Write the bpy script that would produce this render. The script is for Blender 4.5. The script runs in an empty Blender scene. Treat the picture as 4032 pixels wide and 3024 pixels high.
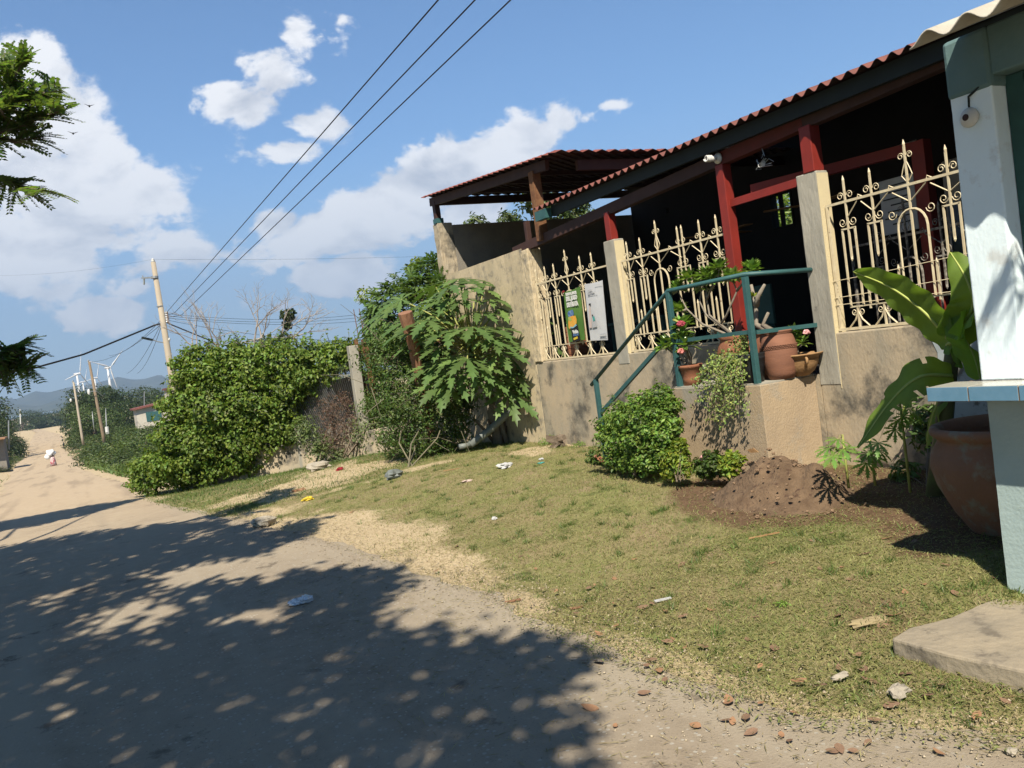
import bpy, bmesh, math, random
import numpy as np
from math import sin, cos, pi, radians, atan2, asin, sqrt, degrees
from mathutils import Vector, Matrix
random.seed(7); RNG = np.random.default_rng(11)
S = bpy.context.scene; COL = S.collection

# ------------------------------------------------------------------ camera
YAW, PITCH, ROLL, FPX, EYE = 27.4, -2.36, 7.7, 3300., 1.6
_y, _p, _r = map(radians, (YAW, PITCH, ROLL))
cF = np.array([sin(_y)*cos(_p), cos(_y)*cos(_p), sin(_p)])
_R0 = np.array([cos(_y), -sin(_y), 0]); _U0 = np.cross(_R0, cF)
cR = _R0*cos(_r)-_U0*sin(_r); cU = _U0*cos(_r)+_R0*sin(_r); cC = np.array([0, 0, EYE])
cam = bpy.data.cameras.new('camera'); co = bpy.data.objects.new('camera', cam); COL.objects.link(co)
cam.sensor_width = 36; cam.lens = FPX/4032*36; cam.clip_start = .05; cam.clip_end = 20000
m = Matrix(((cR[0], cU[0], -cF[0], 0), (cR[1], cU[1], -cF[1], 0), (cR[2], cU[2], -cF[2], EYE), (0, 0, 0, 1)))
co.matrix_world = m; S.camera = co
# measured points of the photograph turned into places in the world
def ray(u, v): return cF+cR*(u-2016)/FPX-cU*(v-1512)/FPX
def PX(u, v, X): d = ray(u, v); return cC+d*X/d[0]
def PY(u, v, Y): d = ray(u, v); return cC+d*Y/d[1]
def PZ(u, v, z): d = ray(u, v); return cC+d*(z-EYE)/d[2]
def proj(p):
    v = np.asarray(p, float)-cC; z = v@cF
    return (2016+FPX*(v@cR)/z, 1512-FPX*(v@cU)/z) if z > .05 else None

# ------------------------------------------------------------------ sun and sky
SUN = np.array([-.50, -.73, 1.0]); SUN /= np.linalg.norm(SUN)
EXPOSURE = 1.16
sl = bpy.data.lights.new('sun', 'SUN'); sl.energy = 5.0; sl.angle = radians(.55); sl.color = (1, .91, .76)
so = bpy.data.objects.new('sun', sl); COL.objects.link(so)
so.rotation_euler = Vector(-SUN).to_track_quat('-Z', 'Y').to_euler(); so.location = (-20, -30, 40)
S.view_settings.view_transform = 'Standard'; S.view_settings.look = 'None'; S.view_settings.gamma = 1
S.view_settings.use_curve_mapping = False; S.view_settings.exposure = EXPOSURE
W = bpy.data.worlds.new('World'); S.world = W; W.use_nodes = True
nt = W.node_tree; nt.nodes.clear()
def wn(t, **k):
    n = nt.nodes.new(t)
    for a, b in k.items(): setattr(n, a, b)
    return n
def wl(a, b): nt.links.new(a, b)
sky = wn('ShaderNodeTexSky', sky_type='NISHITA', sun_disc=False)
sky.sun_elevation = asin(SUN[2]); sky.sun_rotation = atan2(SUN[0], SUN[1]) % (2*pi)
sky.air_density = 1.0; sky.dust_density = .2; sky.ozone_density = 2.5
SKY_K = .067
CLOUDS = [(60,330,210,190,1),(200,430,190,160,1),(340,580,130,130,.9),(420,640,110,120,1),(560,760,150,110,1),(300,800,330,180,.95),
 (100,680,200,160,.7),(60,1000,330,150,.95),(350,950,300,100,.62),(620,1050,300,90,.46),(200,1130,420,80,.36),
 (1180,120,75,70,.50),(1330,110,75,60,.55),(950,405,145,80,.85),(1090,270,110,80,.42),(1240,480,170,80,.85),(1110,570,170,80,.9),
 (1330,915,340,110,1),(1640,770,240,140,1),(1840,640,190,120,1),(2060,570,190,100,.85),(2200,490,80,70,.75),(1480,860,250,110,1),
 (1090,880,110,55,.9),(1380,1090,175,100,1.25),(420,1240,150,75,1.2),(640,1180,160,50,.42),(1850,830,170,80,1.1),(700,980,150,70,.8),(2400,410,130,35,.5),
 (2280,470,120,40,.55),(1100,1200,260,45,.34),(500,1120,120,60,.6),(1130,1010,160,50,.4)]
tc = wn('ShaderNodeTexCoord'); sep = wn('ShaderNodeSeparateXYZ'); wl(tc.outputs['Generated'], sep.inputs[0])
def mth(op, a, b=None, c=None):
    n = wn('ShaderNodeMath', operation=op)
    for i, x in enumerate((a, b, c)):
        if x is None: continue
        if isinstance(x, (int, float)): n.inputs[i].default_value = x
        else: wl(x, n.inputs[i])
    return n.outputs[0]
az = mth('ARCTAN2', sep.outputs[0], sep.outputs[1]); el = mth('ARCSINE', sep.outputs[2])
ae = wn('ShaderNodeCombineXYZ'); wl(az, ae.inputs[0]); wl(el, ae.inputs[1])
def noise(scale, detail, rough, src, dist=0):
    n = wn('ShaderNodeTexNoise'); n.inputs['Scale'].default_value = scale; n.inputs['Detail'].default_value = detail
    n.inputs['Roughness'].default_value = rough; n.inputs['Distortion'].default_value = dist; wl(src, n.inputs['Vector']); return n
st = wn('ShaderNodeVectorMath', operation='MULTIPLY'); wl(ae.outputs[0], st.inputs[0]); st.inputs[1].default_value = (1, 1.5, 1)
nA = noise(9, 7, .58, st.outputs[0], .3); nB = noise(26, 6, .6, st.outputs[0], .2); nC = noise(5, 4, .5, st.outputs[0])
wsub = wn('ShaderNodeVectorMath', operation='SUBTRACT'); wl(nA.outputs['Color'], wsub.inputs[0]); wsub.inputs[1].default_value = (.5, .5, .5)
wsc = wn('ShaderNodeVectorMath', operation='SCALE'); wl(wsub.outputs[0], wsc.inputs[0]); wsc.inputs['Scale'].default_value = .05
wad = wn('ShaderNodeVectorMath', operation='ADD'); wl(ae.outputs[0], wad.inputs[0]); wl(wsc.outputs[0], wad.inputs[1])
field = None; base = None
for (u, v, rx, ry, k) in CLOUDS:
    d = ray(u, v); d /= np.linalg.norm(d)
    a0, e0 = atan2(d[0], d[1]), asin(d[2])
    s1 = wn('ShaderNodeVectorMath', operation='SUBTRACT'); wl(wad.outputs[0], s1.inputs[0]); s1.inputs[1].default_value = (a0, e0, 0)
    s2 = wn('ShaderNodeVectorMath', operation='MULTIPLY'); wl(s1.outputs[0], s2.inputs[0]); s2.inputs[1].default_value = (FPX/rx/1.25, FPX/ry/1.25, 0)
    s3 = wn('ShaderNodeVectorMath', operation='LENGTH'); wl(s2.outputs[0], s3.inputs[0])
    o = mth('MULTIPLY_ADD', s3.outputs['Value'], -k, k)
    field = o if field is None else mth('SMOOTH_MAX', field, o, .12)
dens = mth('ADD', field, mth('MULTIPLY_ADD', nA.outputs[0], 1.6, -.90))
dens = mth('ADD', dens, mth('MULTIPLY_ADD', nB.outputs[0], .95, -.49))
mr = wn('ShaderNodeMapRange', interpolation_type='SMOOTHSTEP'); wl(dens, mr.inputs[0])
mr.inputs[1].default_value = .0; mr.inputs[2].default_value = .27; mr.inputs[3].default_value = 0; mr.inputs[4].default_value = .93
# whitish air low over the horizon
lowm = wn('ShaderNodeMapRange', interpolation_type='SMOOTHSTEP'); wl(el, lowm.inputs[0])
lowm.inputs[1].default_value = -.02; lowm.inputs[2].default_value = .27; lowm.inputs[3].default_value = .70; lowm.inputs[4].default_value = 0
fr_ = wn('ShaderNodeMapRange', interpolation_type='SMOOTHSTEP'); wl(mth('ABSOLUTE', mth('SUBTRACT', az, .35)), fr_.inputs[0]); fr_.inputs[1].default_value = .9; fr_.inputs[2].default_value = 2.0; fr_.inputs[3].default_value = 1; fr_.inputs[4].default_value = .35
lowf = mth('MULTIPLY', lowm.outputs[0], fr_.outputs[0])
# cloud colour: bright tops, greyer thick parts
st2 = wn('ShaderNodeVectorMath', operation='ADD'); wl(st.outputs[0], st2.inputs[0]); st2.inputs[1].default_value = (-.012, .034, 0); nA2 = noise(9, 7, .58, st2.outputs[0], .3)
relief = mth('MULTIPLY', mth('SUBTRACT', nA2.outputs[0], nA.outputs[0]), 2.6)
cm = wn('ShaderNodeMix', data_type='RGBA'); cm.inputs['A'].default_value = (.57, .56, .55, 1); cm.inputs['B'].default_value = (.235, .25, .29, 1)
shade = wn('ShaderNodeMapRange'); wl(mth('ADD', mth('MULTIPLY', nC.outputs[0], 1.6), mth('MULTIPLY', nB.outputs[0], .5)), shade.inputs[0])
shade.inputs[1].default_value = 1.02; shade.inputs[2].default_value = 1.6
wl(mth('ADD', mth('MAXIMUM', mth('MULTIPLY', shade.outputs[0], .8), mth('MULTIPLY', lowm.outputs[0], .3)), relief), cm.inputs['Factor']); cm.clamp_factor = True
sc_ = wn('ShaderNodeVectorMath', operation='SCALE'); wl(sky.outputs[0], sc_.inputs[0]); sc_.inputs['Scale'].default_value = SKY_K
tint = wn('ShaderNodeMix', data_type='RGBA', blend_type='MULTIPLY'); tint.inputs['Factor'].default_value = 1
wl(sc_.outputs[0], tint.inputs['A']); tint.inputs['B'].default_value = (.64, .90, 1.09, 1)
mixl = wn('ShaderNodeMix', data_type='RGBA'); wl(lowf, mixl.inputs['Factor']); wl(tint.outputs['Result'], mixl.inputs['A'])
mixl.inputs['B'].default_value = (.195, .24, .31, 1)
mixc = wn('ShaderNodeMix', data_type='RGBA'); wl(mr.outputs[0], mixc.inputs['Factor']); wl(mixl.outputs['Result'], mixc.inputs['A']); wl(cm.outputs['Result'], mixc.inputs['B'])
# the background strength stays .1: colours are handed over ten times brighter
up10 = wn('ShaderNodeVectorMath', operation='SCALE'); wl(mixc.outputs['Result'], up10.inputs[0]); up10.inputs['Scale'].default_value = 10.
bg = wn('ShaderNodeBackground'); bg.inputs['Strength'].default_value = .1; wl(up10.outputs[0], bg.inputs['Color'])
wo = wn('ShaderNodeOutputWorld'); wl(bg.outputs[0], wo.inputs['Surface'])
W.cycles.sampling_method = 'MANUAL'; W.cycles.sample_map_resolution = 512

# ------------------------------------------------------------------ helpers
def tag(o, label=None, cat=None, group=None, kind=None):
    if label: o['label'] = label
    if cat: o['category'] = cat
    if group: o['group'] = group
    if kind: o['kind'] = kind
    return o
def thing(name, loc, label, cat, group=None):
    o = bpy.data.objects.new(name, None); COL.objects.link(o); o.location = loc; o.empty_display_size = .2
    return tag(o, label, cat, group)
def adopt(o, parent):
    if parent is not None:
        o.parent = parent
        q = parent; t = Matrix.Identity(4)
        if q.type == 'EMPTY': t = Matrix.Translation(-Vector(q.location))
        o.matrix_parent_inverse = t
    return o
def mesh_obj(name, V, Fs, mat, parent=None, smooth=False):
    me = bpy.data.meshes.new(name); me.from_pydata([tuple(map(float, v)) for v in V], [], Fs)
    me.materials.append(mat)
    if smooth: me.shade_smooth()
    o = bpy.data.objects.new(name, me); COL.objects.link(o)
    return adopt(o, parent)
def np_mesh(name, V, F, mat, parent=None, smooth=False):
    """V (n,3) array, F (m,k) array of one face size"""
    me = bpy.data.meshes.new(name); n, (mf, k) = len(V), F.shape
    me.vertices.add(n); me.vertices.foreach_set('co', V.astype(np.float32).ravel())
    me.loops.add(mf*k); me.loops.foreach_set('vertex_index', F.astype(np.int32).ravel())
    me.polygons.add(mf); me.polygons.foreach_set('loop_start', np.arange(0, mf*k, k, dtype=np.int32))
    me.update(calc_edges=True); me.materials.append(mat)
    if smooth: me.shade_smooth()
    o = bpy.data.objects.new(name, me); COL.objects.link(o)
    return adopt(o, parent)
class MB:
    def __init__(s): s.V = []; s.F = []
    def add(s, V, F):
        b = len(s.V); s.V += [tuple(map(float, v)) for v in V]; s.F += [tuple(b+i for i in f) for f in F]; return s
    def box(s, x0, x1, y0, y1, z0, z1):
        return s.add([(x, y, z) for z in (z0, z1) for x, y in ((x0, y0), (x1, y0), (x1, y1), (x0, y1))],
              [(3, 2, 1, 0), (4, 5, 6, 7), (0, 1, 5, 4), (1, 2, 6, 5), (2, 3, 7, 6), (3, 0, 4, 7)])
    def bar(s, p0, p1, w, h=None, up=(0, 0, 1)):
        h = h or w; p0 = np.array(p0, float); p1 = np.array(p1, float); d = p1-p0; d /= np.linalg.norm(d)
        u = np.array(up, float)
        if abs(d@u) > .95: u = np.array([1., 0, 0])
        a = np.cross(d, u); a /= np.linalg.norm(a); b = np.cross(a, d); a = a*w/2; b = b*h/2
        V = [p+i*a+j*b for p in (p0, p1) for i, j in ((-1, -1), (1, -1), (1, 1), (-1, 1))]
        return s.add(V, [(3, 2, 1, 0), (4, 5, 6, 7), (0, 1, 5, 4), (1, 2, 6, 5), (2, 3, 7, 6), (3, 0, 4, 7)])
    def tube(s, pts, r, n=6, cap=True):
        pts = [np.array(p, float) for p in pts]; k = len(pts)
        rs = [r]*k if isinstance(r, (int, float)) else list(r)
        b = len(s.V); prev = None
        for i, p in enumerate(pts):
            d = pts[min(i+1, k-1)]-pts[max(i-1, 0)]; L = np.linalg.norm(d); d = d/L if L > 0 else np.array([0, 0, 1.])
            if prev is None:
                u = np.array([0, 0, 1.]) if abs(d[2]) < .9 else np.array([1., 0, 0]); a = np.cross(d, u)
            else: a = prev-d*(prev@d)
            a /= max(np.linalg.norm(a), 1e-9); prev = a; c = np.cross(d, a)
            for j in range(n):
                t = 2*pi*j/n; s.V.append(tuple(p+rs[i]*(cos(t)*a+sin(t)*c)))
        for i in range(k-1):
            for j in range(n):
                s.F.append((b+i*n+j, b+i*n+(j+1) % n, b+(i+1)*n+(j+1) % n, b+(i+1)*n+j))
        if cap: s.F.append(tuple(b+j for j in reversed(range(n)))); s.F.append(tuple(b+(k-1)*n+j for j in range(n)))
        return s
    def lathe(s, prof, c, n=32, wob=0, sx=1, sy=1, rot=0):
        b = len(s.V); k = len(prof)
        for i, (r, z) in enumerate(prof):
            for j in range(n):
                t = 2*pi*j/n; rr = r*(1+wob*sin(3*t+z*9)+wob*.6*sin(5*t+1)); x, y = rr*sx*cos(t), rr*sy*sin(t)
                s.V.append((c[0]+x*cos(rot)-y*sin(rot), c[1]+x*sin(rot)+y*cos(rot), c[2]+z))
        for i in range(k-1):
            for j in range(n): s.F.append((b+i*n+j, b+i*n+(j+1) % n, b+(i+1)*n+(j+1) % n, b+(i+1)*n+j))
        s.F.append(tuple(b+j for j in reversed(range(n))))
        if prof[-1][0] > 1e-4: s.F.append(tuple(b+(k-1)*n+j for j in range(n)))
        return s
    def blob(s, c, r, n=10, m=7, amp=.2, seed=0, flat=1):
        rr = random.Random(seed); b = len(s.V); ph = [rr.uniform(0, 6) for _ in range(6)]
        R = r if hasattr(r, '__len__') else (r, r, r)
        for i in range(m+1):
            t = pi*i/m
            for j in range(n):
                p = 2*pi*j/n; k = 1+amp*(sin(3*p+ph[0])*sin(2*t+ph[1])+.6*sin(5*p+ph[2]+t*4)+rr.uniform(-.35, .35))*sin(t)
                s.V.append((c[0]+R[0]*k*sin(t)*cos(p), c[1]+R[1]*k*sin(t)*sin(p), c[2]+R[2]*k*cos(t)))
        for i in range(m):
            for j in range(n): s.F.append((b+i*n+j, b+(i+1)*n+j, b+(i+1)*n+(j+1) % n, b+i*n+(j+1) % n))
        return s
    def build(s, name, mat, parent=None, smooth=False, bevel=0):
        o = mesh_obj(name, s.V, s.F, mat, parent, smooth)
        if bevel:
            md = o.modifiers.new('bevel', 'BEVEL'); md.width = bevel; md.segments = 2; md.limit_method = 'ANGLE'
        return o
def dup(o, parent=None, loc=None, scale=None, rot=None, label=None):
    c = o.copy(); COL.objects.link(c)
    if parent is not None: c.parent = parent
    if loc is not None: c.location = loc
    if scale is not None: c.scale = scale
    if rot is not None: c.rotation_euler = rot
    if label: c['label'] = label
    for ch in list(o.children): dup(ch, c)
    return c

# numpy value noise
_lat = RNG.random((256, 256))
def vn(x, y, s=1., seed=0):
    x = np.asarray(x, float)/s+seed*17.3+1000; y = np.asarray(y, float)/s+seed*7.7+1000
    xi = np.floor(x).astype(int); yi = np.floor(y).astype(int); fx = x-xi; fy = y-yi
    fx = fx*fx*(3-2*fx); fy = fy*fy*(3-2*fy); g = lambda a, b: _lat[a % 256, b % 256]
    return (g(xi, yi)*(1-fx)+g(xi+1, yi)*fx)*(1-fy)+(g(xi, yi+1)*(1-fx)+g(xi+1, yi+1)*fx)*fy
def fbm(x, y, s=1., o=4, seed=0):
    t = 0; a = 1; n = 0
    for i in range(o): t = t+a*vn(x, y, s/2**i, seed+i); n += a; a *= .5
    return t/n
def sstep(a, b, x): t = np.clip((np.asarray(x, float)-a)/(b-a), 0, 1); return t*t*(3-2*t)

# ------------------------------------------------------------------ materials
ALB = .65
def material(name, c1, c2=None, scale=4., detail=5, rough=.85, bump=0., bscale=30., c3=None, c3pos=.72, c3scale=None, island=0., hue=0.,
             metallic=0., trans=0., spec=.3, stretch=None, sub=None, c3w=.05, lo=.35, hi=.65):
    k_ = lambda c: None if c is None else tuple(x*(ALB if max(c) < .9 else .8) for x in c)
    c1, c2, c3 = k_(c1), k_(c2), k_(c3)
    M = bpy.data.materials.new(name); M.use_nodes = True; t = M.node_tree; t.nodes.clear(); N = t.nodes.new; L = t.links.new
    out = N('ShaderNodeOutputMaterial'); b = N('ShaderNodeBsdfPrincipled'); b.inputs['Roughness'].default_value = rough
    b.inputs['Metallic'].default_value = metallic; b.inputs['Specular IOR Level'].default_value = spec
    tcn = N('ShaderNodeTexCoord'); src = tcn.outputs['Object']
    if stretch:
        mp = N('ShaderNodeMapping'); mp.inputs['Scale'].default_value = stretch; L(src, mp.inputs[0]); src2 = mp.outputs[0]
    else: src2 = src
    col = None
    if c2 is not None:
        n = N('ShaderNodeTexNoise'); n.inputs['Scale'].default_value = scale; n.inputs['Detail'].default_value = detail; n.inputs['Roughness'].default_value = .6
        L(src2, n.inputs['Vector']); r = N('ShaderNodeMapRange'); L(n.outputs[0], r.inputs[0]); r.inputs[1].default_value = lo; r.inputs[2].default_value = hi
        mx = N('ShaderNodeMix'); mx.data_type = 'RGBA'; L(r.outputs[0], mx.inputs['Factor']); mx.inputs['A'].default_value = (*c1, 1); mx.inputs['B'].default_value = (*c2, 1)
        col = mx.outputs['Result']
    if c3 is not None:
        n = N('ShaderNodeTexNoise'); n.inputs['Scale'].default_value = c3scale or scale*2.3; n.inputs['Detail'].default_value = 7; n.inputs['Roughness'].default_value = .65
        L(src, n.inputs['Vector']); r = N('ShaderNodeMapRange'); L(n.outputs[0], r.inputs[0]); r.inputs[1].default_value = c3pos-c3w; r.inputs[2].default_value = c3pos+c3w
        mx = N('ShaderNodeMix'); mx.data_type = 'RGBA'; L(r.outputs[0], mx.inputs['Factor'])
        if col: L(col, mx.inputs['A'])
        else: mx.inputs['A'].default_value = (*c1, 1)
        mx.inputs['B'].default_value = (*c3, 1); col = mx.outputs['Result']
    if island:
        g = N('ShaderNodeNewGeometry'); h = N('ShaderNodeHueSaturation')
        r = N('ShaderNodeMapRange'); L(g.outputs['Random Per Island'], r.inputs[0]); r.inputs[3].default_value = 1-island; r.inputs[4].default_value = 1+island
        L(r.outputs[0], h.inputs['Value'])
        if hue:
            wnz = N('ShaderNodeTexWhiteNoise'); wnz.noise_dimensions = '1D'; L(g.outputs['Random Per Island'], wnz.inputs['W'])
            r2 = N('ShaderNodeMapRange'); L(wnz.outputs[0], r2.inputs[0]); r2.inputs[3].default_value = .5-hue; r2.inputs[4].default_value = .5+hue; L(r2.outputs[0], h.inputs['Hue'])
        if col: L(col, h.inputs['Color'])
        else: h.inputs['Color'].default_value = (*c1, 1)
        col = h.outputs[0]
    if col: L(col, b.inputs['Base Color'])
    else: b.inputs['Base Color'].default_value = (*c1, 1)
    if bump:
        n = N('ShaderNodeTexNoise'); n.inputs['Scale'].default_value = bscale; n.inputs['Detail'].default_value = 6; L(src2, n.inputs['Vector'])
        bp = N('ShaderNodeBump'); bp.inputs['Strength'].default_value = bump; bp.inputs['Distance'].default_value = .02; L(n.outputs[0], bp.inputs['Height']); L(bp.outputs[0], b.inputs['Normal'])
    if trans:
        tr = N('ShaderNodeBsdfTranslucent')
        if col:
            mm = N('ShaderNodeMix'); mm.data_type = 'RGBA'; mm.blend_type = 'MULTIPLY'; mm.inputs['Factor'].default_value = 1; L(col, mm.inputs['A']); mm.inputs['B'].default_value = (1.6, 1.7, .7, 1); L(mm.outputs['Result'], tr.inputs['Color'])
        else: tr.inputs['Color'].default_value = (c1[0]*1.6, c1[1]*1.7, c1[2]*.7, 1)
        ms = N('ShaderNodeMixShader'); ms.inputs[0].default_value = trans; L(b.outputs[0], ms.inputs[1]); L(tr.outputs[0], ms.inputs[2]); L(ms.outputs[0], out.inputs['Surface'])
    else: L(b.outputs[0], out.inputs['Surface'])
    return M
def leafmat(name, c, v=.35, hue=.03, trans=.3, rough=.5, c2=None):
    return material(name, c, c2 or tuple(x*1.5 for x in c), scale=3, rough=rough, island=v, hue=hue, trans=trans, spec=.35)

m_plaster = material('old plaster', (.54, .44, .305), (.41, .36, .27), scale=3.2, rough=.95, bump=.25, bscale=45, c3=(.13, .12, .10), c3pos=.565, c3scale=2.4, stretch=(1, 1, .5), c3w=.07, detail=8, lo=.4, hi=.6)
m_plaster_tan = material('tan render', (.52, .40, .26), (.44, .34, .23), scale=2.5, rough=.95, bump=.3, bscale=90, c3=(.40, .36, .29), c3pos=.60, c3scale=1.6, stretch=(1, 1, .6))
m_gable = material('pale render', (.68, .56, .37), (.56, .465, .31), scale=3, rough=.95, bump=.3, bscale=50, c3=(.28, .25, .2), c3pos=.60, c3w=.09, stretch=(1, 1, .22), detail=8, lo=.42, hi=.6)
m_block = material('concrete block', (.30, .27, .22), (.24, .22, .19), scale=5, rough=.95, bump=.3, bscale=60)
m_pier = material('bare pier concrete', (.50, .47, .39), (.36, .34, .285), scale=3.5, rough=.9, bump=.2, bscale=50, stretch=(1, 1, .3), c3=(.17, .16, .14), c3pos=.66, c3scale=5)
m_cream = material('cream paint', (.80, .68, .42), (.74, .63, .40), scale=6, rough=.75, bump=.12, bscale=70)
m_creamiron = material('cream iron', (.80, .70, .48), (.70, .58, .38), scale=20, rough=.55, c3=(.22, .12, .06), c3pos=.69, c3scale=22)
m_oldiron = material('peeling iron', (.45, .42, .36), (.08, .06, .05), scale=30, rough=.8)
m_red = material('red oxide paint', (.30, .034, .024), (.24, .03, .022), scale=5, rough=.5, bump=.06, bscale=30, c3=(.15, .03, .02), c3pos=.72)
m_brown = material('brown oxide steel', (.055, .026, .021), (.075, .035, .028), scale=6, rough=.7)
m_rust = material('rusty steel', (.16, .07, .035), (.26, .13, .06), scale=14, rough=.9, bump=.2)
m_teal = material('teal paint', (.035, .11, .112), (.05, .14, .142), scale=8, rough=.5, c3=(.14, .17, .14), c3pos=.68, c3scale=26, bump=.08)
m_dgreen = material('dark green paint', (.006, .013, .012), (.010, .02, .017), scale=6, rough=.6)
m_tile = material('red roof sheet', (.26, .09, .068), (.19, .068, .054), scale=4, rough=.7)
m_tileshed = material('weathered roof sheet', (.30, .085, .055), (.22, .06, .04), scale=4, rough=.8)
m_blue = material('pale blue paint', (.84, .96, 1), (.80, .93, .98), scale=3, rough=.75, bump=.05, bscale=60, c3=(.82, .88, .88), c3pos=.6, c3scale=5)
m_bluewall = material('green-blue paint', (.50, .62, .60), (.44, .56, .55), scale=3, rough=.75, bump=.15, bscale=60)
m_darkteal = material('teal doorframe', (.05, .14, .12), (.035, .10, .09), scale=6, rough=.6)
m_doorpanel = material('grey door panel', (.26, .25, .22), (.22, .21, .18), scale=4, rough=.8)
m_bluetile = material('blue glazed tile', (.14, .30, .44), (.18, .35, .50), scale=12, rough=.12, spec=.6, c3=(.42, .52, .58), c3pos=.70, c3scale=34)
m_creamtile = material('pale glazed tile', (.66, .64, .55), (.58, .56, .49), scale=7, rough=.2, spec=.5)
m_grout = material('grout', (.45, .30, .20), (.38, .26, .18), scale=20)
m_asb = material('fibre cement sheet', (.60, .56, .47), (.50, .46, .38), scale=5, rough=.9, bump=.2, bscale=80, c3=(.25, .22, .17), c3pos=.70, c3scale=6)
m_clay = material('terracotta', (.40, .17, .09), (.30, .12, .065), scale=7, rough=.8, bump=.1, bscale=60, c3=(.46, .24, .14), c3pos=.62)
m_claydark = material('fired brown clay', (.24, .11, .07), (.33, .15, .09), scale=5, rough=.8, bump=.15, bscale=60, stretch=(.6, .6, 2.2))
m_claypale = material('ochre clay', (.46, .28, .13), (.36, .20, .09), scale=6, rough=.75, bump=.2, bscale=40)
m_blackpl = material('black plastic', (.02, .022, .024), rough=.45)
m_white = material('white plastic', (.75, .74, .70), rough=.4)
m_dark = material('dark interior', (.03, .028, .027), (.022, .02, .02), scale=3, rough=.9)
m_pole = material('concrete pole', (.46, .39, .29), (.40, .34, .26), scale=3, rough=.9, bump=.1, stretch=(1, 1, .3))
m_wood = material('pole wood', (.27, .20, .13), (.20, .15, .10), scale=6, rough=.9, stretch=(1, 1, .2))
m_postwood = material('red brown post wood', (.27, .13, .075), (.36, .19, .11), scale=8, rough=.9, bump=.5, bscale=30, stretch=(1, 1, .15))
m_bark = material('bark', (.16, .12, .085), (.24, .19, .14), scale=9, rough=.95, bump=.6, bscale=25)
m_palebark = material('pale bark', (.34, .30, .24), (.26, .22, .17), scale=9, rough=.9, bump=.3, bscale=25)
m_twig = material('olive twigs', (.24, .22, .14), (.15, .13, .09), scale=9, rough=.9)
m_deadwood = material('bleached twigs', (.42, .38, .34), (.32, .28, .25), scale=9, rough=.9)
m_wire = material('black wire', (.012, .012, .013), rough=.6)
m_metal = material('galvanised', (.45, .46, .46), (.38, .39, .39), scale=9, rough=.45, metallic=.6)
m_pvc = material('grey pipe', (.17, .19, .18), (.22, .24, .22), scale=8, rough=.5)
m_turb = material('turbine white', (.80, .80, .80), rough=.5)
m_soil = material('loose soil', (.125, .08, .048), (.21, .14, .085), scale=9, rough=1, bump=.9, bscale=45, c3=(.08, .045, .03), c3pos=.62)
m_stone = material('stone', (.48, .42, .33), (.38, .34, .27), scale=14, rough=.95, bump=.6, bscale=50)
m_tanstone = material('tan stone', (.42, .34, .19), (.36, .28, .15), scale=9, rough=.95, bump=.5, bscale=40, stretch=(1, 1, 3))
m_slab = material('worn concrete', (.40, .335, .24), (.29, .25, .19), scale=3.5, rough=.95, bump=.4, bscale=22, c3=(.20, .17, .13), c3pos=.60, c3scale=7)
m_leafhedge = leafmat('vine leaf', (.155, .225, .04), .45, .03, .38)
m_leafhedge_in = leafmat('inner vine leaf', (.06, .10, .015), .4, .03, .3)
m_papaya = leafmat('papaya leaf', (.11, .18, .05), .22, .015, .28)
m_petiole = material('petiole', (.42, .46, .13), (.36, .36, .10), scale=9, rough=.6)
m_shrub = leafmat('shrub leaf', (.16, .26, .045), .4, .03, .35)
m_shrubyel = leafmat('yellow green leaf', (.19, .25, .03), .4, .04, .35)
m_thorn = leafmat('small thorn leaf', (.075, .125, .025), .45, .03, .3)
m_dry = leafmat('dry vine', (.16, .10, .07), .5, .03, .2)
m_banana = leafmat('banana leaf', (.19, .32, .05), .12, .01, .5, rough=.6)
m_petdark = material('banana stem', (.16, .20, .06), (.12, .09, .05), scale=5, rough=.6)
m_ribyellow = material('leaf rib', (.45, .52, .12), rough=.5)
m_trailer = leafmat('trailing leaf', (.21, .27, .07), .45, .04, .3)
m_rose = leafmat('glossy leaf', (.17, .28, .06), .35, .02, .25, rough=.28)
m_flower = material('pink flower', (.75, .20, .18), (.85, .40, .35), scale=60, rough=.6, trans=.2)
m_flowerred = material('dark pink flower', (.45, .05, .09), (.60, .12, .16), scale=60, rough=.6, trans=.2)
m_flowerpink = material('light pink flower', (.80, .38, .42), (.90, .55, .55), scale=60, rough=.6, trans=.2)
m_fartree = leafmat('far foliage', (.045, .068, .020), .4, .03, .25)
m_fartree2 = leafmat('far light foliage', (.072, .105, .028), .4, .03, .25)
m_field = leafmat('field bush leaf', (.115, .155, .05), .4, .03, .3)
m_shade = leafmat('shade tree leaf', (.11, .17, .045), .35, .03, .42)
m_seedling = leafmat('seedling leaf', (.17, .30, .06), .25, .02, .4)

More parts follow.
